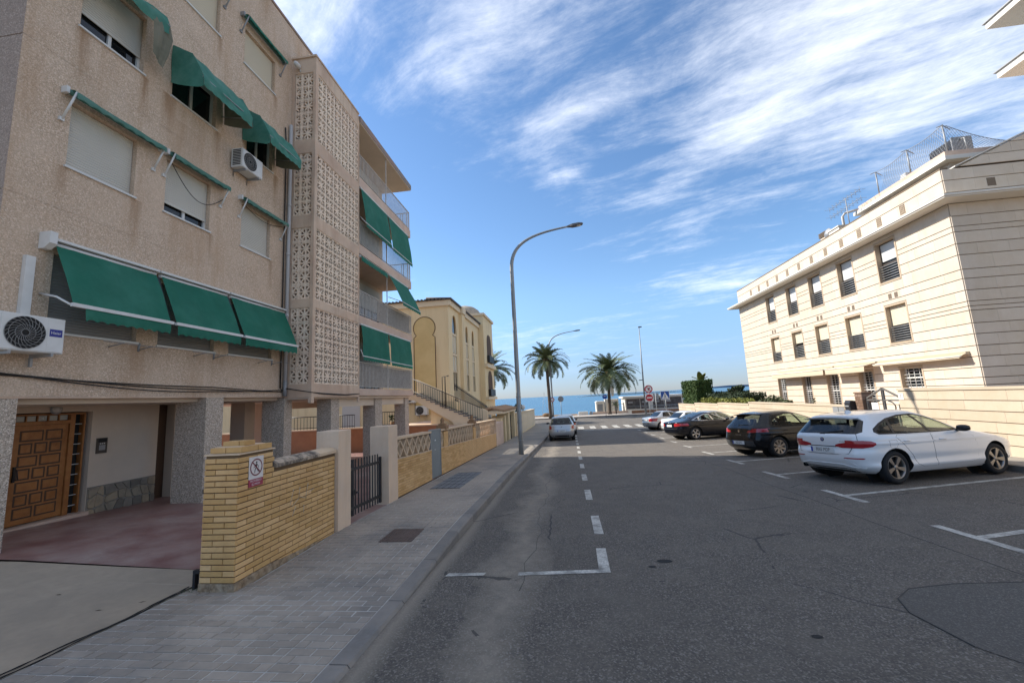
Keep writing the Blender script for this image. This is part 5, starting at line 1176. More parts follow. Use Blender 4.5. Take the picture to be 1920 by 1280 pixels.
mb = MB(); mb.hexa([(-3.9, 31.02, -1.6), (-3.62, 31.02, -1.6), (-3.2, 44, -1.7), (-3.5, 44, -1.7), (-3.9, 31.02, .55), (-3.62, 31.02, .55), (-3.2, 44, .42), (-3.5, 44, .42)]); part('wall', mb, M['yellow'], yw)
mb = MB(); mb.hexa([(-3.96, 31.02, .55), (-3.56, 31.02, .55), (-3.14, 44.05, .42), (-3.56, 44.05, .42), (-3.96, 31.02, .63), (-3.56, 31.02, .63), (-3.14, 44.05, .5), (-3.56, 44.05, .5)]); part('coping', mb, M['cream'], yw)
for i in range(5):
    mb = MB(); z = -1.0+.3*i; mb.hexa([(-3.7, 31.05, z), (-3.612, 31.05, z), (-3.192, 43.98, z-.03), (-3.4, 43.98, z-.03), (-3.7, 31.05, z+.26), (-3.612, 31.05, z+.26), (-3.192, 43.98, z+.23), (-3.4, 43.98, z+.23)]); part('course', mb, M['cream'], yw)
mb = MB(); leafclump(mb, (-3.75, 33.6, .95), .35, .9, .4, 260, .16, random.Random(6)); solo('hedge_plant', mb, mat('dark_leaf', (.025, .05, .018), .8), 'dark green shrub showing above the cream wall on the left', 'shrub')
gl_ = thing('globe_lamp', 'white globe lamp on the cream wall on the left', 'lamp', (-3.55, 36.2, .6)); mb = MB(); mb.lathe([(0, 0), (.15, .07), (.22, .22), (.15, .37), (0, .44)], (-3.62, 36.2, .68), 'z', 14); part('globe', mb, M['white_metal'], gl_); mb = MB(); mb.tube([(-3.62, 36.2, .58), (-3.62, 36.2, .7)], .06, 8); part('base', mb, M['grey_metal'], gl_)

# ------------------------------------------------------------------ right-hand stone building
M['lime'] = mat('limestone_slab', (.58, .495, .40), .85, var=[(.9, .5, (.56, .45, .32)), (3.5, .35, (.66, .58, .48)), (30, .25, (.52, .44, .345))], streak=((.47, .37, .26), .35), rnd=.045, bump=(45, .25, 4, .008))
M['limeback'] = mat('limestone_joint', (.17, .125, .085), .95)
M['trim'] = mat('cornice_white', (.66, .62, .55), .75, var=[(1.2, .25, (.58, .53, .45))])
M['reveal'] = mat('window_surround', (.46, .36, .255), .85, var=[(2, .3, (.40, .30, .21))])
M['vent'] = mat('brown_vent', (.16, .12, .085), .8)
M['cream_canvas'] = mat('cream_canvas', (.46, .38, .27), .85, var=[(1.6, .35, (.42, .33, .22))], bump=(100, .2, 2, .004))
M['glass_dark'] = glass_mat('dark_glazing', (.05, .06, .07), .12, .05, (.42, .40, .38))
M['blind_white'] = mat('pale_blind', (.56, .56, .54), .5)
rb = thing('stone_building', 'three-storey cream limestone building on the right with horizontal joints and white cornice', 'building', (14, 15.69, -.6))
XR, YG, YE = 14.0, 15.69, 33.36
fr_, fg = F_x(XR, -1), F_y(YG, -1)
YC = [28.65, 26.1, 23.75, 21.28, 18.71]; ww = .53
OPS3 = [(y-ww, y+ww, 5.80, 7.50) for y in YC]; OPS2 = [(y-ww, y+ww, 3.2, 4.74) for y in YC]
OPS1 = [(28.1, 29.0, .40, 2.08), (25.4, 26.25, .40, 2.08), (23.0, 23.95, .40, 2.08), (20.6, 21.5, .40, 2.1), (18.0, 19.05, 1.30, 2.1)]
OPA = OPS3+OPS2+OPS1
mb = MB(); panel(mb, fr_, YG, YE, -1.4, 7.75, OPA, .26, 0, 1); panel(mb, fg, XR, 27, -1.4, 7.75); mb.quad((XR, YE, -1.4), (27, YE, -1.4), (27, YE, 9), (XR, YE, 9))
mb.quad((XR, YG+.02, 7.75), (27, YG+.02, 7.75), (27, YE, 7.75), (XR, YE, 7.75)); mb.quad((27, YG, -1.4), (27, YE, -1.4), (27, YE, 9), (27, YG, 9))
part('wall', mb, [M['limeback'], M['reveal']], rb)
mb = MB(); mb.box(XR+.5, XR+.6, YG+.3, YE-.3, -1, 7.6); part('backing_wall', mb, M['plaster_dim'], rb)
CZ = [7.74, 7.27, 6.89, 6.69, 6.26, 5.85, 5.33, 5.0, 4.59, 4.2, 4.03, 3.88, 3.44, 3.07, 2.67, 2.3, 1.93, 1.59, 1.34, .97, .6, .23, -.14, -.5, -.9]
slabs = []
rs = random.Random(12)
def cut(segs, a, b):
    out = []
    for (s, e) in segs:
        if b <= s or a >= e: out.append((s, e)); continue
        if a > s+.03: out.append((s, a))
        if b < e-.03: out.append((b, e))
    return out
for zt, zb in zip(CZ, CZ[1:]):
    y = YG+.004; k = 0; off = rs.uniform(0, 1.1)
    ed = [YG+.004]; y = YG+off
    while y < YE: 
        if y > ed[-1]+.25: ed.append(y)
        y += rs.uniform(.85, 1.3)
    ed.append(YE)
    for a, b in zip(ed, ed[1:]):
        # windows take pieces out of a course
        pieces = [(a, b, zb, zt)]
        for o in OPA:
            np_ = []
            for (p, q, c, d) in pieces:
                if o[1]+.07 <= p or o[0]-.07 >= q or o[3]+.07 <= c or o[2]-.07 >= d: np_.append((p, q, c, d)); continue
                if o[0]-.07 > p+.03: np_.append((p, o[0]-.07, c, d))
                if o[1]+.07 < q-.03: np_.append((o[1]+.07, q, c, d))
                m0, m1 = max(p, o[0]-.07), min(q, o[1]+.07)
                if d > o[3]+.07+.03: np_.append((m0, m1, o[3]+.07, d))
                if c < o[2]-.07-.03: np_.append((m0, m1, c, o[2]-.07))
            pieces = np_
        for pc in pieces: slabs.append(('f',)+pc)
    ed = [XR+.004]; x = XR+rs.uniform(.5, 1.2)
    while x < 19.5: ed.append(x); x += rs.uniform(.85, 1.3)
    ed.append(27)
    for a, b in zip(ed, ed[1:]): slabs.append(('g', a, b, zb, zt))
# gable and parapet courses above the cornice
for (zb, zt) in ((7.88, 8.16), (8.16, 8.62), (8.62, 9.05)):
    y = YG+.004
    while y < YE: b = min(y+rs.uniform(.9, 1.3), YE); slabs.append(('f', y, b, zb, zt)); y = b
    x = XR+.004
    while x < 19: b = x+rs.uniform(.9, 1.3); slabs.append(('g', x, b, zb, zt)); x = b
def slab_mb(s):
    kind, a, b, c, d = s; g, v = .012, .0014; t = .024; e = .006
    f = fr_ if kind == 'f' else fg; mb = MB()
    A = [(a+v, c+g), (b-v, c+g), (b-v, d-g), (a+v, d-g)]; B = [(a+v+.002, c+g+e), (b-v-.002, c+g+e), (b-v-.002, d-g-e), (a+v+.002, d-g-e)]
    mb.add([f(u, w, .001) for u, w in A]+[f(u, w, -t+e) for u, w in A]+[f(u, w, -t) for u, w in B], [(0,1,5,4), (1,2,6,5), (2,3,7,6), (3,0,4,7), (4,5,9,8), (5,6,10,9), (6,7,11,10), (7,4,8,11), (8,9,10,11)]); return mb
def sdist(s):
    u = (s[1]+s[2])/2; w = (s[3]+s[4])/2; p = (XR, u, w) if s[0] == 'f' else (u, YG, w)
    return (p[0]**2+p[1]**2+(p[2]-1.7)**2) if not (s[0] == 'g' and s[1] > 17.2) else 1e6
slabs.sort(key=sdist); mb = MB()
for i, s in enumerate(slabs):
    if i < 300: part('stone_slab', slab_mb(s), M['lime'], rb)
    else: q = slab_mb(s); mb.add(q.v, q.f)
o = part('stone_slabs', mb, M['lime'], rb); o['kind'] = 'stuff'
def surround(par, f, o, w=.065):
    mb = MB(); a, b, c, d = o
    fbox(mb, f, a-w, a-.001, c-w, d+w, -.03, .01); fbox(mb, f, b+.001, b+w, c-w, d+w, -.03, .01); fbox(mb, f, a, b, d+.001, d+w, -.03, .01); fbox(mb, f, a-.0, b+.0, c-w, c-.001, -.045, .01)
    return part('surround', mb, M['reveal'], par)
for i, o in enumerate(OPA):
    row = 3 if i < 5 else 2 if i < 10 else 1
    a, b, c, d = o; mb = MB(); w = .04; D = .2
    fbox(mb, fr_, a, a+w, c, d, D-.03, D+.03); fbox(mb, fr_, b-w, b, c, d, D-.03, D+.03); fbox(mb, fr_, a+w, b-w, c, c+w, D-.03, D+.03); fbox(mb, fr_, a+w, b-w, d-w, d, D-.03, D+.03)
    mid = c+(d-c)*(.47 if row > 1 else .5); fbox(mb, fr_, a+w, b-w, mid-.03, mid+.03, D-.03, D+.03)
    wn = part('window', mb, mat('dark_frame', (.07, .055, .045), .5) if i == 0 else bpy.data.materials['dark_frame'], rb) if row > 1 else part('window', mb, M['alu'], rb)
    mb = MB(); mb.quad(fr_(a+w, c+w, D+.01), fr_(b-w, c+w, D+.01), fr_(b-w, d-w, D+.01), fr_(a+w, d-w, D+.01)); part('pane', mb, M['glass_dark'], wn)
    surround(wn, fr_, o)
    if row > 1:
        mb = MB(); 
        if row == 3: fbox(mb, fr_, a+w, b-w, mid+.03+(.1 if i == 4 else 0), d-w, D-.02, D)
        else: slats(mb, fr_, a+.01, b-.01, mid+.05-[.2, -.1, .0, .1, .05][i-5], d, D-.05, .05)
        part('blind', mb, M['blind_white'] if row == 3 else M['shutter_cream'], wn)
        mb = MB()
        for k in range(7): z = c+.06+k*(mid-c-.05)/7; mb.tube([fr_(a+.005, z, .07), fr_(b-.005, z, .07)], .014, 5)
        part('guard_rail', mb, M['grey_metal'], wn)
    else:
        mb = MB(); nx, nz = 4, max(6, int((d-c)/.115))
        for k in range(1, nx): u = a+(b-a)*k/nx; mb.tube([fr_(u, c, .1), fr_(u, d, .1)], .011, 4)
        for k in range(1, nz): z = c+(d-c)*k/nz; mb.tube([fr_(a, z, .1), fr_(b, z, .1)], .011, 4)
        part('grille', mb, M['white_metal'], wn)
for y in YC:
    for dy in (-.16, .16): mb = MB(); fbox(mb, fr_, y+dy-.09, y+dy+.09, 5.04, 5.26, -.027, -.02); part('vent', mb, M['vent'], rb)
mb = MB(); mb.box(13.38, 27.5, 15.05, YE+.55, 7.752, 7.80); mb.box(13.34, 27.5, 15.0, YE+.6, 7.80, 7.872); part('cornice', mb, M['trim'], rb)
mb = MB(); mb.box(XR+.002, XR+.2, YG+.2, YE, 7.875, 9.04); mb.box(XR+.002, 26, YG+.002, YG+.2, 7.875, 9.04); mb.box(XR-.03, XR+.22, YG-.02, YE+.03, 9.05, 9.10); part('parapet', mb, M['limeback'], rb)
for k in range(12):
    y = 17.5+1.235*k; mb = MB(); fbox(mb, fr_, y-.13, y+.13, 8.2, 8.58, -.03, -.02); v_ = part('vent', mb, M['vent'], rb); mb = MB()
    for j in range(1, 4): fbox(mb, fr_, y-.13+.065*j-.006, y-.13+.065*j+.006, 8.2, 8.58, -.034, -.0302)
    for j in range(1, 5): fbox(mb, fr_, y-.13, y+.13, 8.2+.076*j-.005, 8.2+.076*j+.005, -.0335, -.0303)
    part('vent_bars', mb, M['reveal'], v_)
mb = MB(); fbox(mb, fg, 15.35, 15.62, 8.26, 8.56, -.03, -.02); part('vent', mb, M['vent'], rb)
# raking gable above the cornice
rk = [(14.55, 9.1), (19.5, 11.22), (19.5, 9.1)]; mb = MB(); mb.prism(rk, 'y', YG+.01, YG+.25); g_ = part('gable', mb, M['limeback'], rb)
zz = [9.1, 9.46, 9.84, 10.22, 10.6, 11.0]
for a, b in zip(zz, zz[1:]):
    xs = lambda z: 14.55+(z-9.1)*(4.95/2.12)
    x = xs(a+.012)
    first = True
    while x < 19.4:
        x2 = min(x+rs.uniform(.9, 1.3), 19.45); mb = MB()
        lo = x if not first else xs(a+.012)+.04; hi = lo if not first else min(xs(b-.012)+.04, x2)
        pts = [(lo+.003, a+.012), (x2-.003, a+.012), (x2-.003, min(b-.012, 9.1+(x2-.05-14.55)*(2.12/4.95))), (max(hi, lo)+.003, b-.012)] if x2 > hi+.05 else [(lo+.003, a+.012), (x2-.003, a+.012), (x2-.003, 9.1+(x2-14.6)*(2.12/4.95))]
        if all(True for _ in pts): mb.prism(pts, 'y', YG-.022, YG+.009); part('gable_slab', mb, M['lime'], g_)
        if first and x2 <= hi+.05: pass
        x = x2; first = first and x2 < xs(b)
mb = MB(); mb.hexa([(14.45, YG-.04, 9.1), (19.5, YG-.04, 11.23), (19.5, YG+.28, 11.23), (14.45, YG+.28, 9.1), (14.45, YG-.04, 9.14), (19.5, YG-.04, 11.28), (19.5, YG+.28, 11.28), (14.45, YG+.28, 9.14)]); part('gable_coping', mb, M['trim'], g_)
# attic storey set back
mb = MB(); mb.box(15.5, 26, 17.0, 21.5, 9.0, 9.92); at = part('attic', mb, M['lime'], rb)
mb = MB(); mb.box(15.15, 26, 16.7, 21.8, 9.92, 10.08); part('eave', mb, M['trim'], at); mb = MB(); mb.box(15.3, 26, 16.85, 21.6, 10.082, 10.33); part('roof_parapet', mb, M['slab'], at)
for k in range(7): mb = MB(); mb.box(15.485, 15.499, 17.3+.6*k, 17.47+.6*k, 9.55, 9.7); part('vent', mb, M['dark'], at)
mb = MB(); mb.box(15.9, 16.05, 16.985, 16.999, 9.52, 9.7); part('vent', mb, M['dark'], at)
fn = thing('roof_net', 'wire net fence on leaning posts along the attic roof edge', 'fence', (15.5, 16, 10.33))
PS = [(15.5, 20.4), (15.5, 18.05), (15.5, 16.9), ]
PZ = 1.15
for (x, y) in ((15.45, 20.4), (15.45, 18.6), (15.5, 16.95)):
    mb = MB(); mb.tube([(x, y, 10.3), (x, y, 10.33+PZ)], .028, 6); mb.tube([(x-.35, y-.15, 10.33+PZ-.16), (x, y, 10.33+PZ), (x+.35, y+.1, 10.33+PZ-.16)], .018, 5); part('post', mb, M['grey_metal'], fn)
mb = MB()
def netp(u, v):
    if u <= 3.45: s = sin(pi*(u % 1.75)/1.75); return (15.47+.12*v*(1-v)*2, 20.4-u, 10.33+v*(PZ-.10*s))
    t = (u-3.45); k = max(0, 1-t/2.3); return (15.5+t, 16.95-.1*t, 10.33+v*(PZ*k**1.6+.05))
n = 50
for i in range(n):
    u = 5.6*i/n
    mb.tube([netp(min(u+.55*s/4, 5.7), s/4) for s in range(5)], .0055, 3, caps=False, smooth=False); mb.tube([netp(min(max(u+.55-.55*s/4, 0), 5.7), s/4) for s in range(5)], .0055, 3, caps=False, smooth=False)
mb.tube([netp(5.65*i/30, 1) for i in range(31)], .012, 4); part('net', mb, M['grey_metal'], fn)
wt = thing('water_tank', 'black roof tank box behind the wire net', 'tank', (16.3, 17.6, 10.33)); mb = MB(); mb.prism([(16.2, 10.34), (16.9, 10.34), (16.9, 11.1), (16.8, 11.2), (16.3, 11.2), (16.2, 11.1)], 'y', 17.5, 18.5); part('body', mb, M['black_metal'], wt); mb = MB(); mb.tube([(16.5, 17.48, 11.1), (16.5, 17.3, 11.05), (16.5, 17.25, 10.5)], .03, 6); mb.box(16.18, 16.92, 17.46, 17.5, 10.34, 11.2); part('end_panel', mb, M['grey_metal'], wt)
aircon((15.9, 19.4, 10.34), 1, 'white air conditioner on the attic roof behind the wire net', w=.75, h=.5, axis='y', grid=False)
ch = thing('chimney', 'small brown louvred chimney on the far end of the stone building', 'chimney', (15, 23.5, 9)); mb = MB(); mb.box(14.8, 15.3, 23.4, 24.0, 8.6, 9.62); part('stack', mb, M['lime'], ch); mb = MB()
for k in range(4): mb.box(14.75, 15.35, 23.35, 24.05, 9.64+.07*k, 9.68+.07*k)
part('louvre', mb, M['vent'], ch)
an = thing('tv_antenna', 'television antenna array on the roof corner of the stone building', 'antenna', (14.6, 21.4, 9)); mb = MB(); mb.tube([(14.6, 21.35, 8.9), (14.6, 21.35, 10.75)], .022, 6); part('mast', mb, M['grey_metal'], an)
for z in (10.68, 10.25):
    mb = MB(); mb.tube([(14.6, 20.35, z), (14.6, 22.6, z)], .012, 5)
    for k in range(9): y = 20.35+.28*k; mb.tube([(14.35, y, z), (14.85, y, z)], .007, 4); mb.tube([(14.6, y, z-.14), (14.6, y, z+.14)], .007, 4)
    part('yagi', mb, M['grey_metal'], an)
mb = MB(); mb.tube([(14.7, 21.9, 8.9), (14.7, 21.9, 10.0), (14.75, 21.75, 10.12), (15.2, 21.5, 10.15)], .06, 8); part('vent_pipe', mb, M['pvc'], an)
mb = MB(); mb.box(14.45, 15.2, 21.9, 22.7, 9.05, 9.5); mb.box(14.4, 15.25, 21.85, 22.75, 9.5, 9.56); solo('roof_hood', mb, M['trim'], 'small white roof hood beside the antenna', 'roof hood')
mb = MB(); mb.lathe([(0, 0), (.14, .03), (.24, .09), (.3, .16)], (14.4, 22.9, 9.5), 'x', 14); mb.tube([(14.5, 22.9, 9.05), (14.5, 22.9, 9.5)], .02, 5); solo('dish', mb, M['grey_metal'], 'small satellite dish on the parapet beyond the roof hood', 'satellite dish')
# cream awnings
def cream(y0, y1, out, dropz, label):
    r = thing('awning', label, 'awning', (XR, y0, 2.4), 'cream awnings of the stone building')
    mb = MB(); mb.box(XR-.16, XR-.03, y0, y1, 2.40, 2.50); part('cassette', mb, M['cream_canvas'], r)
    mb = MB(); n = 14
    cloth(mb, [((XR-.14, y0, 2.44), (XR-.14, y1, 2.44)), ((XR-.14-out*.5, y0, 2.40), (XR-.14-out*.5, y1, 2.40)), ((XR-.14-out, y0, 2.33), (XR-.14-out, y1, 2.33)), ((XR-.15-out, y0+.02, 2.33-dropz), (XR-.15-out, y1-.02, 2.33-dropz))], 26, .01, .008, int(y0)); part('canopy', mb, M['cream_canvas'], r)
    mb = MB(); mb.tube([(XR-.14-out, y0-.02, 2.34), (XR-.14-out, y1+.02, 2.34)], .025, 6); part('front_bar', mb, M['trim'], r)
    return r
cream(23.1, 28.4, .5, .26, 'long slightly open cream awning over the far barred windows')
cream(20.15, 22.95, .5, .26, 'short slightly open cream awning in the middle of the stone facade')
r = cream(15.95, 20.0, .22, .05, 'closed cream awning cassette over the barred window nearest the corner')
# ------------------------------------------------------------------ right-hand boundary wall
M['lime_low'] = mat('boundary_limestone', (.50, .405, .295), .85, var=[(.9, .5, (.45, .345, .23)), (3.5, .35, (.56, .47, .36)), (30, .25, (.43, .345, .25))], rnd=.05, bump=(45, .25, 4, .008))
rw = thing('boundary_wall', 'cream limestone boundary wall with joint lines along the right pavement', 'wall', (10.85, 5, 0))
XW2 = 10.85; fwr = F_x(XW2, -1)
SEG = [(4.0, 15.02, 1.37), (17.05, 26.2, .78), (26.2, 31.2, .66), (31.2, 36.5, .56), (36.5, 41.5, .42)]
mb = MB()
for (a, b, zt) in SEG: mb.box(XW2, XW2+.25, a, b, G(b)-.4, zt-.07)
part('core', mb, M['limeback'], rw)
for (a, b, zt) in SEG:
    mb = MB(); mb.box(XW2-.05, XW2+.29, a, b-.003, zt-.068, zt); part('coping', mb, M['lime_low'], rw)
    z = zt-.075
    while z > G(b)+.05:
        zb = z-.275; y = a+rs.uniform(0, .5)
        ed = [a]; 
        while y < b: 
            if y > ed[-1]+.3: ed.append(y)
            y += rs.uniform(1.0, 1.5)
        ed.append(b)
        for p, q in zip(ed, ed[1:]):
            if p < 24.0 and q > 22.8 and zt < 1: p2, q2 = p, q
            s = ('w', p, q, zb, z); g, v, t, e = .011, .0025, .02, .006
            A = [(p+v, zb+g), (q-v, zb+g), (q-v, z-g), (p+v, z-g)]; mb = MB()
            mb.add([fwr(u, w, .001) for u, w in A]+[fwr(u, w, -t) for u, w in A], [(0,1,5,4), (1,2,6,5), (2,3,7,6), (3,0,4,7), (4,5,6,7)]); part('stone_slab', mb, M['lime_low'], rw)
        z = zb
np_ = thing('number_plate', 'small white house number plate on the limestone wall beside the gate', 'house number', (XW2, 14.9, 1.1)); mb = MB(); fbox(mb, fwr, 14.80, 15.0, 1.02, 1.22, -.03, -.021); p_ = part('plate', mb, M['white_metal'], np_); lettering('1', .15, p_, fwr(14.9, 1.12, -.032), (0, -1, 0), (0, 0, 1), M['vent'], name='numeral')
cb = thing('meter_cabinet', 'grey metal meter cabinet set in the low limestone wall', 'cabinet', (XW2, 17.9, 0)); mb = MB(); fbox(mb, fwr, 17.75, 18.45, -.35, .70, -.035, -.021); c_ = part('door', mb, M['grey_metal'], cb); mb = MB(); fbox(mb, fwr, 18.09, 18.11, -.35, .70, -.04, -.036); part('seam', mb, M['dark'], cb); mb = MB(); fbox(mb, fwr, 18.0, 18.04, .2, .26, -.045, -.036); part('lock', mb, M['white_metal'], cb)
bp_ = thing('brick_pier', 'brown brick gate pier carrying a dark letterbox', 'pier', (XW2, 16.8, 0)); mb = MB(); mb.box(XW2-.04, XW2+.3, 16.66, 17.02, -1, 1.22); part('core', mb, M['limeback'], bp_)
bb = mat('brown_brick', (.20, .125, .085), .9, rnd=.2, bump=(40, .3))
for k in range(16):
    z = -.55+.11*k
    for (a, b) in (((16.66, 16.84), (16.85, 17.02)) if k % 2 else ((16.66, 16.75), (16.76, 16.93), (16.94, 17.02))): mb = MB(); mb.box(XW2-.055, XW2-.041, a, b, z, z+.10); mb.box(XW2-.05, XW2+.3, 16.645, 16.659, z, z+.10) if a < 16.7 else None; part('brick', mb, bb, bp_)
mb = MB(); mb.box(XW2-.07, XW2+.33, 16.62, 17.05, 1.222, 1.27); part('cap', mb, bb, bp_)
lb = thing('letterbox', 'dark rounded letterbox hanging on the brown brick pier', 'letterbox', (XW2, 17.2, .6)); mb = MB(); mb.prism([(XW2-.02, .95), (XW2-.02, .42), (XW2-.1, .34), (XW2-.24, .40), (XW2-.26, .88), (XW2-.2, .98)], 'y', 17.03, 17.33); part('body', mb, M['black_metal'], lb); mb = MB(); mb.box(XW2-.275, XW2-.262, 17.08, 17.28, .74, .79); part('slot', mb, M['grey_metal'], lb)
M['gate_grey'] = mat('gate_grey', (.13, .12, .11), .5)
gg_ = thing('double_gate', 'grey two-leaf garden gate with pointed top and a white notice', 'gate', (XW2+.1, 15, 0))
for (a, b, sg_) in ((15.04, 15.82, 1), (15.85, 16.63, -1)):
    mb = MB(); x = XW2+.1
    for (y) in (a, b): mb.box(x-.03, x+.03, y-.03, y+.03, -.7, 1.02 if (y in (15.04, 16.63)) else 1.36)
    for z in (-.55, .50, .96): mb.box(x-.025, x+.025, a+.031, b-.031, z, z+.05)
    ya, yb_ = (a, b); za, zb2 = (1.02, 1.36) if sg_ > 0 else (1.36, 1.02)
    mb.hexa([(x-.025, ya, za), (x+.025, ya, za), (x+.025, yb_, zb2), (x-.025, yb_, zb2), (x-.025, ya, za+.05), (x+.025, ya, za+.05), (x+.025, yb_, zb2+.05), (x-.025, yb_, zb2+.05)]); lf = part('gate_leaf', mb, M['gate_grey'], gg_)
    for k in range(6): y = a+.1+(b-a-.2)*k/5; mb = MB(); mb.box(x-.012, x+.012, y-.025, y+.025, -.5, .5); part('bar', mb, M['gate_grey'], lf)
    mb = MB(); n = 12; c0 = (a+b)/2
    mb.tube([(x, c0+.2*sg_-.0+.27*cos(rad(90+180*k/n*sg_))*1, .75+.2*sin(rad(90+180*k/n*sg_))) for k in range(n+1)], .02, 5); mb.box(x-.012, x+.012, c0-.3*sg_-.08, c0-.3*sg_+.08, .62, .86); part('ornament', mb, M['black_metal'], lf)
mb = MB(); mb.box(XW2+.055, XW2+.065, 16.06, 16.38, .55, .90); nt_ = solo('gate_notice', mb, M['white_metal'], 'white paper notice fixed on the grey garden gate', 'notice')
mb = MB()
for k in range(7): mb.box(XW2+.0535, XW2+.0545, 16.10, 16.34-.05*(k % 3), .60+.04*k, .608+.04*k)
part('print_lines', mb, M['vent'], nt_)
mb = MB(); mb.box(XW2+.26, XR-.03, 5, YE+6, -1.6, .22); struct('yard', mb, M['slab'])
# taller block behind, only two balcony slabs reach into the frame
tb = thing('tall_building', 'pale tall building at far upper right with two projecting balcony slabs', 'building', (26, 8, 0))
mb = MB(); mb.box(26.5, 34, 4, 20.3, 0, 22); part('wall', mb, M['lime'], tb)
for z in (15.7, 18.35):
    mb = MB(); mb.box(21.7, 26.49, 5, 20.7, z, z+.30); s_ = part('balcony', mb, M['trim'], tb); mb = MB(); mb.box(21.62, 26.4, 5, 20.78, z+.301, z+.36); part('edging', mb, M['grey_metal'], s_)

# ------------------------------------------------------------------ cars
M['tyre'] = mat('tyre_rubber', (.018, .018, .019), .85)
M['rim'] = mat('alloy_rim', (.42, .42, .43), .3, metal=.85)
M['rim_dark'] = mat('dark_alloy', (.30, .28, .26), .35, metal=.8)
M['hub'] = mat('brake_black', (.012, .012, .012), .8)
M['under'] = mat('underbody', (.012, .012, .012), .9)
M['seat'] = mat('car_seat', (.035, .035, .038), .8)
M['car_glass'] = glass_mat('car_glass', (.74, .84, .75), .02, .93)
M['car_glass_dark'] = glass_mat('tinted_car_glass', (.30, .34, .36), .02, .72)
M['tail'] = mat('tail_light', (.34, .010, .018), .12, spec=.6, coat=.6)
M['tail_bright'] = M['tail'] if False else mat('tail_light_lens', (.42, .02, .025), .12, spec=.6, coat=.6)
M['plate_white'] = mat('plate_white', (.66, .66, .64), .5)
M['plate_blue'] = mat('plate_blue', (.01, .04, .32), .5)
M['chrome'] = mat('chrome_trim', (.62, .62, .62), .15, metal=1.0)
M['trim_black'] = mat('black_trim', (.014, .014, .015), .35)
def paint(name, col, rough=.28, metal=0.0, coat=.9): 
    m = mat(name, col, rough, metal=metal, spec=.5 if coat > .5 else .3, coat=coat); return m
M['p_white'] = paint('white_paint', (.70, .70, .70)); M['p_black'] = paint('black_paint', (.005, .0055, .007), .22, 0, .25); M['p_silver'] = paint('silver_paint', (.46, .47, .48), .32, .55); M['p_navy'] = paint('dark_blue_paint', (.005, .006, .010), .22, 0, .25); M['p_grey'] = paint('grey_paint', (.42, .42, .40), .35, .4)
def hermite(keys, z):
    'monotone-ish cubic interpolation of rows (z, a, b, ...)'
    n = len(keys)
    if z <= keys[0][0]: return keys[0][1:]
    if z >= keys[-1][0]: return keys[-1][1:]
    for i in range(n-1):
        if keys[i][0] <= z <= keys[i+1][0]: break
    h = keys[i+1][0]-keys[i][0]; t = (z-keys[i][0])/h; out = []
    for c in range(1, len(keys[0])):
        d0 = (keys[i+1][c]-keys[i][c])/h
        dm = (keys[i][c]-keys[i-1][c])/(keys[i][0]-keys[i-1][0]) if i > 0 else d0
        dp = (keys[i+2][c]-keys[i+1][c])/(keys[i+2][0]-keys[i+1][0]) if i+2 < n else d0
        def lim(a, b): return 0 if a*b <= 0 else 2*a*b/(a+b)
        m0 = lim(dm, d0) if i > 0 else d0; m1 = lim(d0, dp) if i+2 < n else d0
        t2, t3 = t*t, t*t*t
        out.append((2*t3-3*t2+1)*keys[i][c]+(t3-2*t2+t)*h*m0+(-2*t3+3*t2)*keys[i+1][c]+(t3-t2)*h*m1)
    return out
class Car:
    def __init__(s, K, nr=5.0, nf=4.0, crease=None):
        s.K = K; s.nr, s.nf = nr, nf; s.crease = crease or []
        s.z0, s.z1 = K[0][0], K[-1][0]
    def slice(s, z):
        xr, xf, w = hermite(s.K, z)
        for (zc, amt, wd) in s.crease: w += amt*math.exp(-((z-zc)/wd)**2)
        return xr, xf, w
    def ys(s, x, z):
        xr, xf, w = s.slice(z); xc = xr+(xf-xr)*.42
        if x <= xc: a = xc-xr; n = s.nr
        else: a = xf-xc; n = s.nf
        t = min(abs(x-xc)/a, 1); return w*(1-t**n)**(1/n)
    def xs(s, y, z, rear=True):
        xr, xf, w = s.slice(z); xc = xr+(xf-xr)*.42; t = min(abs(y)/w, 1); n = s.nr if rear else s.nf
        return xc-(xc-xr)*(1-t**n)**(1/n) if rear else xc+(xf-xc)*(1-t**n)**(1/n)
    def build(s, nz=64, nt=112):
        bm = bmesh.new(); rings = []
        zs = []
        for (a, b) in zip(s.K, s.K[1:]):
            k = max(2, int(round(nz*(b[0]-a[0])/(s.z1-s.z0)))); k = max(k, int(abs(b[2]-a[2])/.10))
            zs += [a[0]+(b[0]-a[0])*i/k for i in range(k)]
        zs.append(s.z1)
        for z in zs:
            xr, xf, w = s.slice(z); xc = xr+(xf-xr)*.42; ring = []
            for j in range(nt):
                a = 2*pi*j/nt; ca, sa = cos(a), sin(a); n = s.nf if ca >= 0 else s.nr
                # even spread along the outline
                r = (abs(ca)**n+abs(sa)**n)**(-1/n)
                ring.append(bm.verts.new((xc+(xf-xc if ca >= 0 else xc-xr)*ca*r, w*sa*r, z)))
            rings.append(ring)
        for a, b in zip(rings, rings[1:]):
            for j in range(nt): bm.faces.new((a[j], a[(j+1) % nt], b[(j+1) % nt], b[j]))
        bm.faces.new(rings[-1]); bm.normal_update(); return bm
def inside(poly, p):
    c = False; n = len(poly)
    for i in range(n):
        a, b = poly[i], poly[(i+1) % n]
        if (a[1] > p[1]) != (b[1] > p[1]) and p[0] < (b[0]-a[0])*(p[1]-a[1])/(b[1]-a[1])+a[0]: c = not c
    return c
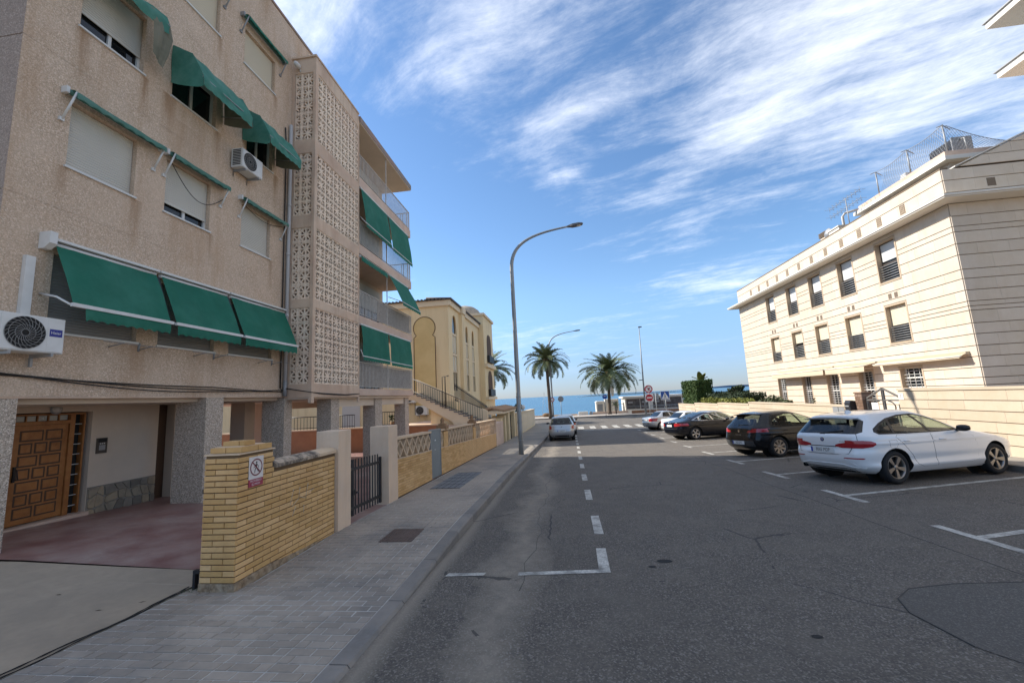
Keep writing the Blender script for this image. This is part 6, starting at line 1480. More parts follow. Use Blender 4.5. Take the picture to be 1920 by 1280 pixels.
def make_car(name, label, car, feats, wheels, paintm, loc, heading, group, zoff=0.0, rim='rim', spokes=5, R=.316, width=.2, extras=None, twin=True, slope=0.0, roll=0.0, glass='car_glass'):
    '''feats: (part name, material, projection 's'/'r'/'f', polygon, test(center, normal), offset) cut from the shell. wheels: (x front, x rear, half track)'''
    root = thing(name, label, 'car', loc, group)
    bm = car.build()
    lay = bm.faces.layers.int.new('k')
    for fi, F in enumerate(feats):
        nm, mt, proj, poly, test, off = F
        us = [p[0] for p in poly]; vs = [p[1] for p in poly]; bb = (min(us)-.03, max(us)+.03, min(vs)-.03, max(vs)+.03)
        def uv(co): return (co.x, co.z) if proj == 's' else (co.y, co.z) if proj in 'rf' else (co.x, co.y)
        ax = Vector((0, 1, 0)) if proj == 's' else Vector((1, 0, 0)) if proj in 'rf' else Vector((0, 0, 1))
        for k in range(len(poly)):
            a, b = poly[k], poly[(k+1) % len(poly)]
            A = Vector((a[0], 0, a[1])) if proj == 's' else Vector((0, a[0], a[1])) if proj in 'rf' else Vector((a[0], a[1], 0))
            B = Vector((b[0], 0, b[1])) if proj == 's' else Vector((0, b[0], b[1])) if proj in 'rf' else Vector((b[0], b[1], 0))
            no = (B-A).cross(ax)
            if no.length < 1e-7: continue
            no.normalize(); e0, e1 = (min(a[0], b[0])-.08, max(a[0], b[0])+.08), (min(a[1], b[1])-.08, max(a[1], b[1])+.08)
            fs = []
            for f in bm.faces:
                if f[lay] and False: continue
                c = f.calc_center_median(); u = uv(c)
                if bb[0] <= u[0] <= bb[1] and bb[2] <= u[1] <= bb[3] and e0[0] <= u[0] <= e0[1] and e0[1-1] is not None and e1[0] <= u[1] <= e1[1] and test(c, f.normal): fs.append(f)
            if fs:
                g = set(fs)
                for f in fs: g.update(f.edges); g.update(f.verts)
                bmesh.ops.bisect_plane(bm, geom=list(g), plane_co=A, plane_no=no, dist=1e-5)
        bm.normal_update()
        for f in bm.faces:
            if f[lay] == 0 or nm == 'CUT':
                c = f.calc_center_median()
                if inside(poly, uv(c)) and test(c, f.normal): f[lay] = fi+1
    bm.normal_update()
    vn = {v: v.normal.copy() for v in bm.verts}
    groups = {}
    for f in bm.faces: groups.setdefault(f[lay], []).append(f)
    body = None
    def extract(faces, nm, mt, parent, off):
        idx = {}; V = []; Fc = []; NL = []
        for f in faces:
            q = []
            for v in f.verts:
                if v not in idx: idx[v] = len(V); p = v.co+vn[v]*off; V.append((p.x, p.y, p.z)); NL.append(vn[v])
                q.append(idx[v])
            Fc.append(q)
        me = bpy.data.meshes.new(nm); me.from_pydata(V, [], Fc); me.materials.append(mt); me.polygons.foreach_set('use_smooth', [True]*len(Fc)); me.update()
        me.normals_split_custom_set_from_vertices([tuple(n) for n in NL])
        o = bpy.data.objects.new(nm, me); COL.objects.link(o); o.parent = parent; return o
    body = extract(groups.get(0, []), 'body', paintm, root, 0)
    # floor pan, wheel arches, cabin tub
    K = car; xr, xf, w = K.slice(K.z0); mb = MB(); zb = K.z0
    mb.box(xr+.25, xf-.25, -w+.06, w-.06, zb-.02, zb+.01); part_local(root, 'underbody', mb, M['under'])
    wfx, wrx, tr = wheels
    for x in (wfx, wrx):
        for sd in (1, -1):
            mb = MB(); n = 18; R2 = R+.055; vs = []; yo = sd*(tr+width*.5+.045); yi = sd*(tr-.28)
            for k in range(n+1):
                a = pi*(-.08+1.16*k/n); zz_ = max(R+R2*sin(a), K.z0+.01); yo = sd*min(tr+width*.5+.03, K.ys(x+R2*cos(a), zz_)-.012); vs += [(x+R2*cos(a), yo, R+R2*sin(a)), (x+R2*cos(a), yi, R+R2*sin(a))]
            mb.add(vs, [(2*k, 2*k+1, 2*k+3, 2*k+2) for k in range(n)])
            mb.add([(x, yi, R)]+[(x+R2*cos(2*pi*k/n), yi, R+R2*sin(2*pi*k/n)) for k in range(n)], [(0, 1+k, 1+(k+1) % n) for k in range(n)])
            part_local(root, 'wheel_arch', mb, M['under'])
    zbelt = K.belt if hasattr(K, 'belt') else .9
    mb = MB(); x0, x1 = K.cabin; wc = K.slice(zbelt)[2]-.10
    mb.box(x0, x1, -wc, wc, zbelt-.32, zbelt-.30); mb.box(x0, x0+.02, -wc, wc, zbelt-.3, zbelt-.02); mb.box(x1-.02, x1+.25, -wc, wc, zbelt-.3, zbelt-.03)
    for sd in (1, -1): mb.box(x0+.3, x1, sd*wc-.01, sd*wc+.01, zbelt-.3, zbelt-.04)
    part_local(root, 'cabin_tub', mb, M['under'])
    for (x, y) in ((x0+(x1-x0)*.62, .36), (x0+(x1-x0)*.62, -.36)):
        mb = MB(); t = .12
        mb.hexa([(x-.12, y-.23, zbelt-.3), (x+.02, y-.23, zbelt-.3), (x+.02, y+.23, zbelt-.3), (x-.12, y+.23, zbelt-.3), (x-.26, y-.19, zbelt+.14), (x-.14, y-.19, zbelt+.14), (x-.14, y+.19, zbelt+.14), (x-.26, y+.19, zbelt+.14)])
        mb.hexa([(x-.27, y-.11, zbelt+.15), (x-.17, y-.11, zbelt+.15), (x-.17, y+.11, zbelt+.15), (x-.27, y+.11, zbelt+.15), (x-.29, y-.09, zbelt+.32), (x-.2, y-.09, zbelt+.32), (x-.2, y+.09, zbelt+.32), (x-.29, y+.09, zbelt+.32)]); part_local(root, 'seat', mb, M['seat'])
    mb = MB(); x = x0+(x1-x0)*.18; mb.hexa([(x, -wc*.9, zbelt-.3), (x+.14, -wc*.9, zbelt-.3), (x+.14, wc*.9, zbelt-.3), (x, wc*.9, zbelt-.3), (x-.12, -wc*.85, zbelt+.12), (x, -wc*.85, zbelt+.12), (x, wc*.85, zbelt+.12), (x-.12, wc*.85, zbelt+.12)])
    for y in (-.4, 0, .4): mb.box(x-.14, x-.05, y-.1, y+.1, zbelt+.125, zbelt+.25)
    part_local(root, 'rear_seat', mb, M['seat'])
    parts = {}
    byname = {}
    for fi, F in enumerate(feats):
        if F[0] == 'CUT' or not groups.get(fi+1): continue
        e = byname.setdefault((F[0], fi if F[0] in ('door', 'side_window') else 0), [[], F]); e[0] += groups[fi+1]
    for (nm, _), (faces, F) in byname.items():
        left = set(faces)
        while left:                                        # every separate piece (left and right, each pane) is its own part
            seed = left.pop(); isl = [seed]; stack = [seed]
            while stack:
                for ed in stack.pop().edges:
                    for g2 in ed.link_faces:
                        if g2 in left: left.discard(g2); isl.append(g2); stack.append(g2)
            if len(isl) > 2 or sum(q.calc_area() for q in isl) > 4e-4: parts.setdefault(nm, []).append(extract(isl, nm, F[1], root, F[5]))
    bm.free()
    # wheels
    wl = wheel_meshes(R, width, rim, spokes, twin)
    for x in (wfx, wrx):
        for sd in (1, -1):
            wo = bpy.data.objects.new('wheel', wl['tyre']); COL.objects.link(wo); wo.parent = root; wo.location = (x, sd*tr, R); wo.rotation_euler = (R_.uniform(0, 1)*0, 0, 0 if sd > 0 else pi)
            ro = bpy.data.objects.new('rim', wl['rim']); COL.objects.link(ro); ro.parent = wo; ro.rotation_euler = (0, .37+x, 0)
            do = bpy.data.objects.new('brake_disc', wl['disc']); COL.objects.link(do); do.parent = wo
    if extras: extras(root, car, parts)
    root.rotation_euler = (roll, -slope, heading); root.location = Vector(loc)+Vector((0, 0, zoff)); return root
def part_local(root, name, mb, m, parent=None):
    o = bpy.data.objects.new(name, mb.mesh(name, m)); COL.objects.link(o); o.parent = parent or root; return o
_wm = {}
def wheel_meshes(R, w, rim, spokes, twin):
    key = (R, w, rim, spokes, twin)
    if key in _wm: return _wm[key]
    ri = R*.70; h = w/2; mb = MB()
    mb.lathe([(ri, -h*.8), (ri+.012, -h*.96), (R*.86, -h), (R*.965, -h*.86), (R, -h*.55), (R, h*.55), (R*.965, h*.86), (R*.86, h), (ri+.012, h*.96), (ri, h*.8)], (0, 0, 0), 'y', 36)
    ty = mb.mesh('wheel', M['tyre'])
    mb = MB(); mb.lathe([(ri*1.0, h*.84), (ri*.985, h*.88), (ri*.93, h*.80), (ri*.90, h*.3), (ri*.9, -h*.8)], (0, 0, 0), 'y', 36)
    for k in range(spokes):
        a0 = 2*pi*k/spokes
        sp = ((-.13, -.20), (.13, .20)) if twin else ((0, 0),)
        for (da, db) in sp:
            vs = []
            for (r, a, wd, d) in ((ri*.16, a0+da*1.6, .026 if twin else .04, h*.70), (ri*.55, a0+da*.9+db*.2, .022 if twin else .06, h*.76), (ri*.93, a0+db*.95, .03 if twin else .085, h*.82)):
                c = Vector((r*cos(a), 0, r*sin(a))); t = Vector((-sin(a), 0, cos(a)))
                for q in (-1, 1): p = c+t*wd*q*.5; vs += [(p.x, d, p.z), (p.x*.99, d-.035, p.z*.99)]
            fs = []
            for i in range(2):
                b = i*4; fs += [(b, b+2, b+6, b+4), (b, b+4, b+5, b+1), (b+2, b+3, b+7, b+6)]
            mb.add(vs, fs, 0)
    mb.lathe([(ri*.20, h*.5), (ri*.21, h*.72), (ri*.15, h*.78), (0, h*.78)], (0, 0, 0), 'y', 16)
    rm = mb.mesh('rim', M[rim])
    mb = MB(); mb.lathe([(0, h*.25), (ri*.72, h*.25), (ri*.72, h*.1), (ri*.9, h*.05)], (0, 0, 0), 'y', 24); dm = mb.mesh('brake_disc', M['hub'])
    _wm[key] = dict(tyre=ty, rim=rm, disc=dm); return _wm[key]
def circ(cx, cz, r, n=22, a0=-40, a1=220):
    return [(cx+r*cos(rad(a0+(a1-a0)*k/n)), cz+r*sin(rad(a0+(a1-a0)*k/n))) for k in range(n+1)]
SIDE = lambda c, n: abs(n.y) > .35
REAR = lambda c, n: n.x < -.25
FRONT = lambda c, n: n.x > .2
def inset(poly, d):
    'shrink a polygon (any winding) by d'
    n = len(poly); A = sum(poly[i][0]*poly[(i+1) % n][1]-poly[(i+1) % n][0]*poly[i][1] for i in range(n)); s = 1 if A > 0 else -1; out = []
    for i in range(n):
        p0, p, p1 = Vector(poly[i-1]), Vector(poly[i]), Vector(poly[(i+1) % n])
        e0 = (p-p0).normalized(); e1 = (p1-p).normalized(); n0 = Vector((-e0.y, e0.x))*s; n1 = Vector((-e1.y, e1.x))*s
        b = (n0+n1); b = b/max(b.length_squared, .3)*2*.5*2 if b.length > 1e-6 else n0
        b = (n0+n1).normalized(); k = d/max(b.dot(n0), .4); out.append((p.x+b.x*k, p.y+b.y*k))
    return out
def ribbon(car, pts, wd=.006, off=.002, sd=-1, step=.04):
    'thin seam strip lying on the side of the shell along (x,z) points'
    mb = MB(); P = []
    for a, b in zip(pts, pts[1:]):
        k = max(1, int(sqrt((a[0]-b[0])**2+(a[1]-b[1])**2)/step))
        P += [(a[0]+(b[0]-a[0])*i/k, a[1]+(b[1]-a[1])*i/k) for i in range(k)]
    P.append(pts[-1])
    mb.tube([(x, sd*(car.ys(x, z)+off-.004), z) for x, z in P], wd*.62, 4, caps=False, smooth=False); return mb
def rear_quad(car, y0, y1, z0, z1, off, ny=6, nz=3):
    vs = []
    for i in range(nz+1):
        for j in range(ny+1): y = y0+(y1-y0)*j/ny; z = z0+(z1-z0)*i/nz; vs.append((car.xs(y, z)-off, y, z))
    mb = MB(); mb.add(vs, [(i*(ny+1)+j, i*(ny+1)+j+1, (i+1)*(ny+1)+j+1, (i+1)*(ny+1)+j) for i in range(nz) for j in range(ny)], 0, True); return mb
def plate(root, car, z, text, y=0.0, w=.52, h=.11, off=.012):
    x = min(car.xs(y, z-h/2), car.xs(y, z+h/2))-off; mb = MB(); mb.box(x, x+.012, y-w/2, y+w/2, z-h/2, z+h/2); p = part_local(root, 'number_plate', mb, M['plate_white'])
    mb = MB(); mb.box(x-.001, x-.0002, y+w/2-.045, y+w/2-.002, z-h/2+.003, z+h/2-.003); part_local(root, 'plate_band', mb, M['plate_blue'], p)
    if text:
        me = text_mesh(text, h*.92, .0005); me.materials.clear(); me.materials.append(M['trim_black'])
        for v in me.vertices: v.co = Vector((0, -v.co.x*.74, v.co.y))
        o = bpy.data.objects.new('plate_lettering', me); COL.objects.link(o); o.parent = p; o.location = (x-.0012, y-.02, z)
    return p
def mirror(root, car, x, z, m, k=1.0):
    for sd in (1, -1):
        y = car.ys(x, z); mb = MB(); n = 10
        mb.lathe([(0, -.115*k), (.05*k, -.10*k), (.072*k, -.04*k), (.075*k, .03*k), (.06*k, .09*k), (.0, .115*k)], (0, 0, 0), 'y', n)
        vs = [(x+p[0]*.85-(.02 if p[0] < 0 else 0), sd*(y+.13)+p[1], z+.07+p[2]*.95) for p in mb.v]; mb.v = vs; mb.tube([(x+.03, sd*(y-.02), z+.01), (x+.02, sd*(y+.06), z+.04)], .025, 6); o = part_local(root, 'mirror', mb, m)
def handle(root, car, x, z, m):
    for sd in (1, -1):
        y = car.ys(x, z); mb = MB(); mb.tube([(x-.09, sd*(y+.004), z), (x-.06, sd*(y+.028), z+.003), (x+.06, sd*(y+.028), z+.003), (x+.09, sd*(y+.004), z)], .011, 6); part_local(root, 'door_handle', mb, m)
def disc(root, car, y, z, r, m, parent=None, name='badge', off=.006):
    x = car.xs(y, z)-off; mb = MB(); mb.lathe([(0, 0), (r*.9, 0), (r, .004), (r, .012)], (x, y, z), 'x', 18); return part_local(root, name, mb, m, parent)

# --- white hatchback in the foreground
kw = [(.20, -.52, 3.28, .80), (.27, -.66, 3.42, .855), (.38, -.745, 3.50, .888), (.50, -.775, 3.54, .898), (.60, -.77, 3.535, .90), (.70, -.735, 3.43, .902), (.76, -.735, 3.24, .902), (.82, -.735, 3.0, .900), (.87, -.73, 2.76, .893), (.91, -.725, 2.53, .882), (.945, -.71, 2.30, .866), (.98, -.685, 2.15, .842), (1.04, -.63, 2.01, .806), (1.12, -.55, 1.83, .765), (1.20, -.475, 1.65, .718), (1.27, -.415, 1.48, .672), (1.315, -.39, 1.36, .635), (1.345, -.33, 1.28, .598), (1.375, -.12, 1.20, .55), (1.40, .12, 1.10, .49), (1.418, .36, 1.0, .41), (1.428, .58, .9, .30), (1.432, .70, .82, .15)]
cw = Car(kw, 5.6, 5.4, crease=[(.79, .010, .02), (.34, .016, .05), (.46, -.014, .07)]); cw.belt = .93; cw.cabin = (-.45, 1.9)
def hatch_feats(side_poly_list, rear_poly, wind=True, doors=(), arches=((2.67, .316, .372), (0, .316, .372)), tails=(), glass='car_glass', rearm=None, trimp=None, seam=True):
    F = []
    for (x, z, r) in arches: F.append(('CUT', None, 's', circ(x, z, r), lambda c, n: abs(c.y) > .5, 0))
    for (nm, poly, m) in side_poly_list: F.append((nm, m, 's', poly, lambda c, n: abs(n.y) > .30 and c.z > .8, -.004 if 'window' in nm else .0005))
    if trimp: F.append(('window_trim', trimp[1], 's', trimp[0], lambda c, n: abs(n.y) > .30 and c.z > .8, .0008))
    F.append(('rear_window', rearm or M['car_glass_dark'], 'r', rear_poly, lambda c, n: n.x < -.3 and c.x < .75 and c.z > .9, -.003))
    if wind: F.append(('windscreen', M[glass], 'f', wind, lambda c, n: n.x > .15 and n.z > .2 and c.z > .93, -.003))
    for (nm, m, pj, poly, test) in tails: F.append((nm, m, pj, poly, test, .004))
    for (poly) in doors: F.append(('door', None, 's', poly, lambda c, n: abs(n.y) > .4, .0035))
    return F
glz = [(-.27, .965), (-.34, 1.015), (-.30, 1.08), (-.10, 1.18), (.16, 1.265), (.55, 1.325), (.92, 1.335), (1.22, 1.275), (1.56, 1.135), (1.87, .955), (1.2, .945), (.4, .95)]
wins = [('side_window', [(.14, .975), (.20, 1.238), (.55, 1.294), (.80, 1.304), (1.0, .965)], M['car_glass']), ('side_window', [(1.08, .965), (.88, 1.305), (.98, 1.30), (1.23, 1.243), (1.54, 1.108), (1.78, .972)], M['car_glass']), ('side_window', [(-.24, .988), (-.27, 1.025), (-.12, 1.13), (.12, 1.214), (.08, .98)], M['car_glass_dark'])]
rear_w = [(-.66, .985), (-.72, 1.02), (-.63, 1.23), (-.57, 1.27), (.57, 1.27), (.63, 1.23), (.72, 1.02), (.66, .985)]
wind_w = [(-.74, .965), (-.60, 1.27), (-.5, 1.36), (.5, 1.36), (.60, 1.27), (.74, .965)]
tl = [('tail_light', M['tail'], 'r', [(.28, .735), (.42, .71), (.80, .71), (.95, .73), (.95, .86), (.84, .86), (.55, .825), (.36, .79), (.28, .765)], lambda c, n: n.x < -.10 and c.y > 0 and c.x < -.62), ('tail_light', M['tail'], 'r', [(-.28, .735), (-.42, .71), (-.80, .71), (-.95, .73), (-.95, .86), (-.84, .86), (-.55, .825), (-.36, .79), (-.28, .765)], lambda c, n: n.x < -.10 and c.y < 0 and c.x < -.62),
      ('tail_light', M['tail_bright'], 's', [(-.80, .712), (-.60, .712), (-.46, .735), (-.40, .78), (-.41, .815), (-.48, .845), (-.60, .86), (-.80, .86)], lambda c, n: abs(n.y) > .1 and c.x < -.3)]
for sd in (1, -1): tl.append(('reflector', M['tail'], 'r', [(sd*.44, .505), (sd*.74, .497), (sd*.76, .512), (sd*.74, .52), (sd*.46, .522)], (lambda s: (lambda c, n: n.x < -.1 and c.y*s > 0))(sd)))
dpolys = [[(.98, .93), (.99, .60), (1.02, .30), (1.95, .32), (2.12, .36), (2.16, .60), (2.10, .80), (2.0, .905)], [(.965, .93), (.975, .60), (1.005, .30), (.66, .30), (.50, .36), (.42, .52), (.24, .74), (.08, .90), (.12, .935)]]
def white_extras(root, car, parts):
    plate(root, car, .655, '8065 MDP'); mirror(root, car, 1.72, .93, M['trim_black'], .95); handle(root, car, .30, .82, M['p_white']); handle(root, car, 1.22, .805, M['p_white'])
    b = disc(root, car, 0, .865, .043, M['trim_black']); disc(root, car, 0, .865, .027, M['chrome'], b, 'badge_centre', .008)
    x = car.xs(0, .865)-.0085
    for (ya, za) in ((0, 0), (.0, .0)): pass
    mb = MB()
    for q in (0, 2):
        mb.add([(x-.0005, 0, .865)]+[(x-.0005, .024*cos(pi/2*q+pi/2*k/4), .865+.024*sin(pi/2*q+pi/2*k/4)) for k in range(5)], [(0, k+1, k+2) for k in range(4)])
    part_local(root, 'badge_quarter', mb, M['plate_blue'], b)
    mb = rear_quad(car, .30, -.30, .722, .738, .004, 10, 1); part_local(root, 'light_bar', mb, M['trim_black'])
    mb = MB(); x = car.xs(-.42, .835)-.004
    for k in range(4): mb.box(x, x+.004, -.40-.03*k, -.382-.03*k, .83, .846)
    part_local(root, 'model_letters', mb, M['chrome'])
    for sd in (1, -1):
        for poly in dpolys: part_local(root, 'door_seam', ribbon(car, poly+[poly[0]], .007, .003, sd), M['trim_black'])
    part_local(root, 'fuel_flap', ribbon(car, [(-.1, .70), (-.12, .84), (.06, .845), (.09, .77), (.03, .69), (-.1, .70)], .005, .002, -1), M['trim_black'])
    # tailgate shut line, bumper creases
    mb = MB(); mb.tube([(car.xs(y, z)-.001, y, z) for y, z in [(-.60, .71), (-.55, .60), (-.3, .575), (0, .57), (.3, .575), (.55, .60), (.60, .71)]], .005, 4, caps=False); mb.tube([(car.xs(y, z)-.001, y, z) for y, z in [(-.70, .86), (-.69, .93), (-.66, .985)]], .005, 4, caps=False); mb.tube([(car.xs(y, z)-.001, y, z) for y, z in [(.70, .86), (.69, .93), (.66, .985)]], .005, 4, caps=False); part_local(root, 'tailgate_seam', mb, M['trim_black'])
    mb = MB(); pts = [(-.72, .31), (-.62, .33), (-.52, .345), (-.40, .38), (0, .385), (.40, .38), (.52, .345), (.62, .33), (.72, .31)]
    mb.tube([(car.xs(y, z)+.004, y, z) for y, z in pts], .016, 6); part_local(root, 'bumper_crease', mb, M['p_white'])
    mb = MB(); pts = [(.46, .50), (.60, .40), (.66, .335), (.74, .335)]
    for sd in (1, -1): mb.tube([(car.xs(sd*y, z)+.006, sd*y, z) for y, z in pts], .014, 6)
    part_local(root, 'bumper_crease', mb, M['p_white'])
    mb = rear_quad(car, .56, -.56, .21, .30, .003, 12, 2); part_local(root, 'diffuser', mb, M['trim_black'])
    mb = MB(); mb.lathe([(.038, -.03), (.045, -.03), (.045, .12)], (car.xs(.56, .30)+.0, .56, .285), 'x', 14); part_local(root, 'exhaust', mb, M['hub'])
    mb = MB(); x = car.xs(0, 1.0)-.01; mb.tube([(x, .02, .995), (x+.02, -.18, 1.02), (x+.045, -.42, 1.05)], .011, 5); mb.box(x-.01, x+.04, -.05, .07, .975, 1.0); part_local(root, 'rear_wiper', mb, M['trim_black'])
    # roof spoiler and fin
    mb = MB(); vs = []
    for j in range(13):
        y = -.56+1.12*j/12; e = -.06*(abs(y)/.56)**3
        vs += [(-.50, y, 1.292+e*.5), (-.53, y, 1.310+e*.5), (-.12, y, 1.376+e), (-.25, y, 1.32+e)]
    mb.add(vs, [(4*j+a, 4*j+(a+1) % 4, 4*j+4+(a+1) % 4, 4*j+4+a) for j in range(12) for a in range(4)], 0, True); part_local(root, 'roof_spoiler', mb, M['p_white'])
    mb = MB(); mb.prism([(.0, 1.37), (.2, 1.385), (.1, 1.45), (.02, 1.455)], 'y', -.012, .012); part_local(root, 'aerial_fin', mb, M['p_white'])
    part_local(root, 'side_crease', ribbon(car, [(.55, .34), (1.0, .39), (1.6, .42), (2.2, .40)], .014, -.004, -1), M['p_white'])
    for sd in (1, -1):
        mb = MB(); vs = []
        for i, x in enumerate([2.98+.06*k for k in range(9)]): 
            y = car.ys(x, .72); vs += [(x, sd*(y+.002), .66), (x, sd*(car.ys(x, .78)+.002), .77)]
        mb.add(vs, [(2*k, 2*k+1, 2*k+3, 2*k+2) for k in range(8)], 0, True); part_local(root, 'headlight', mb, M['chrome'])
def fill(F, pm): return [(a, pm if b is None else b, c, d, e, f) for (a, b, c, d, e, f) in F]
trim = (glz, M['trim_black'])
def deep(h): return rad(h)
HD = 18.6
make_car('parked_car', 'white hatchback parked nearest, nose to the limestone wall, plate 8065', cw, fill(hatch_feats(wins, rear_w, wind_w, dpolys, tails=tl, trimp=trim), M['p_white']), (2.67, 0, .765), M['p_white'], (6.18, 10.08, G(9.75)), rad(HD), 'cars parked in the right-hand bays', rim='rim_dark', spokes=5, twin=False, extras=white_extras, slope=-rad(2.3)*sin(rad(HD)), roll=-rad(2.3)*cos(rad(HD)))

# --- black hatchback
kb = [(.20, -.50, 3.2, .80), (.28, -.64, 3.40, .86), (.40, -.735, 3.46, .893), (.52, -.765, 3.48, .905), (.62, -.75, 3.46, .908), (.72, -.72, 3.36, .905), (.80, -.70, 3.12, .90), (.86, -.69, 2.82, .89), (.91, -.675, 2.50, .878), (.945, -.65, 2.28, .862), (.99, -.61, 2.12, .83), (1.06, -.535, 1.95, .79), (1.15, -.44, 1.72, .742), (1.24, -.355, 1.48, .688), (1.31, -.30, 1.27, .635), (1.36, -.24, 1.10, .585), (1.39, -.12, 1.0, .53), (1.415, .12, .9, .45), (1.43, .40, .78, .32), (1.436, .52, .7, .15)]
cbk = Car(kb, 5.4, 5.4, crease=[(.74, .010, .03)]); cbk.belt = .93; cbk.cabin = (-.4, 1.85)
wins_b = [('side_window', [(.16, .985), (.20, 1.24), (.55, 1.32), (.82, 1.325), (.98, .97)], M['car_glass']), ('side_window', [(1.06, .97), (.91, 1.325), (1.02, 1.315), (1.28, 1.22), (1.55, 1.08), (1.75, .975)], M['car_glass']), ('side_window', [(-.12, 1.0), (-.02, 1.14), (.10, 1.20), (.09, .995)], M['car_glass_dark'])]
rear_b = [(-.58, 1.0), (-.62, 1.03), (-.52, 1.30), (-.46, 1.34), (.46, 1.34), (.52, 1.30), (.62, 1.03), (.58, 1.0)]
tlb = []
for sd in (1, -1):
    tlb.append(('tail_light', M['tail'], 'r', [(sd*.36, .80), (sd*.40, .765), (sd*.95, .80), (sd*.95, .905), (sd*.80, .905), (sd*.42, .845)], (lambda s: (lambda c, n: n.x < -.10 and c.y*s > 0 and c.x < -.3))(sd)))
tlb.append(('tail_light', M['tail'], 's', [(-.72, .81), (-.42, .86), (-.36, .885), (-.42, .905), (-.70, .90)], lambda c, n: abs(n.y) > .2 and c.x < -.3))
dpb = [[(.98, .94), (.99, .55), (1.02, .30), (1.95, .32), (2.1, .36), (2.14, .60), (2.08, .80), (1.95, .905)], [(.965, .94), (.975, .55), (1.005, .30), (.62, .30), (.48, .38), (.40, .54), (.22, .75), (.08, .91)]]
def black_extras(root, car, parts):
    plate(root, car, .45, '1835 JHV', off=.012); mirror(root, car, 1.78, .93, M['p_black'], .95); handle(root, car, .3, .83, M['p_black']); handle(root, car, 1.2, .82, M['p_black'])
    for sd in (1, -1):
        for poly in dpb: part_local(root, 'door_seam', ribbon(car, poly+[poly[0]], .006, .003, sd), M['under'])
    mb = rear_quad(car, .62, -.62, .34, .52, .004, 14, 3); part_local(root, 'bumper_insert', mb, mat('bumper_grey', (.06, .06, .06), .6))
    b = MB(); x = car.xs(0, .81)-.008; b.prism([(-.035, .85), (.035, .85), (.03, .79), (0, .765), (-.03, .79)], 'x', x, x+.01); part_local(root, 'badge', b, M['chrome'])
    mb = MB()
    for k in range(4): y = .11-.065*k; x = car.xs(y, .70)-.004; mb.box(x, x+.004, y-.018, y+.018, .69, .708)
    part_local(root, 'model_letters', mb, M['chrome'])
    mb = MB(); x = car.xs(0, 1.0)-.012; mb.tube([(x, .1, 1.0), (x+.02, -.1, 1.015), (x+.03, -.35, 1.02)], .011, 5); part_local(root, 'rear_wiper', mb, M['trim_black'])
    mb = MB(); vs = []
    for j in range(11):
        y = -.54+1.08*j/10; e = -.05*(abs(y)/.54)**3; vs += [(-.38, y, 1.338+e*.4), (-.40, y, 1.352+e*.4), (-.06, y, 1.398+e), (-.18, y, 1.35+e)]
    mb.add(vs, [(4*j+a, 4*j+(a+1) % 4, 4*j+4+(a+1) % 4, 4*j+4+a) for j in range(10) for a in range(4)], 0, True); part_local(root, 'roof_spoiler', mb, M['p_black'])
black_hatch = make_car('parked_car', 'black hatchback parked second from the white one, rear towards the road', cbk, fill(hatch_feats(wins_b, rear_b, wind_w, dpb, arches=((2.64, .316, .37), (0, .316, .37)), tails=tlb), M['p_black']), (2.64, 0, .775), M['p_black'], (6.40, 15.10, G(14.9)), rad(HD), 'cars parked in the right-hand bays', rim='rim_dark', spokes=8, twin=False, extras=black_extras, slope=-rad(2.3)*sin(rad(HD)), roll=-rad(2.3)*cos(rad(HD)))

# --- black fastback
ka = [(.20, -.62, 3.35, .80), (.28, -.80, 3.52, .86), (.40, -.93, 3.60, .90), (.55, -.955, 3.63, .92), (.66, -.945, 3.62, .925), (.76, -.94, 3.50, .92), (.83, -.945, 3.2, .91), (.88, -.94, 2.85, .895), (.92, -.90, 2.55, .88), (.955, -.70, 2.34, .855), (1.0, -.48, 2.2, .815), (1.08, -.18, 2.0, .765), (1.16, .10, 1.78, .715), (1.24, .36, 1.56, .66), (1.31, .58, 1.36, .60), (1.355, .75, 1.2, .53), (1.38, .86, 1.1, .42), (1.39, .95, 1.03, .2)]
ca = Car(ka, 5.2, 5.4, crease=[(.76, .010, .03)]); ca.belt = .90; ca.cabin = (-.3, 2.0)
wins_a = [('side_window', [(.34, .985), (.40, 1.16), (.72, 1.265), (.98, 1.275), (1.10, .965)], M['car_glass']), ('side_window', [(1.18, .965), (1.06, 1.275), (1.3, 1.23), (1.58, 1.12), (1.88, .97)], M['car_glass']), ('side_window', [(-.02, 1.01), (.28, 1.13), (.26, .985)], M['car_glass_dark'])]
trim_a = ([(-.14, 1.0), (.30, 1.165), (.72, 1.295), (1.02, 1.30), (1.34, 1.25), (1.62, 1.135), (1.96, .955), (.4, .955)], M['chrome'])
rear_a = [(-.56, .985), (-.52, 1.12), (-.44, 1.25), (-.38, 1.31), (.38, 1.31), (.44, 1.25), (.52, 1.12), (.56, .985)]
tla = []
for sd in (1, -1): tla.append(('tail_light', M['tail_bright'], 'r', [(sd*.42, .80), (sd*.46, .70), (sd*.95, .735), (sd*.95, .86), (sd*.50, .86)], (lambda s: (lambda c, n: n.x < -.08 and c.y*s > 0 and c.x < -.4))(sd)))
tla.append(('tail_light', M['tail_bright'], 's', [(-.95, .74), (-.66, .76), (-.62, .83), (-.66, .855), (-.95, .86)], lambda c, n: abs(n.y) > .2 and c.x < -.4))
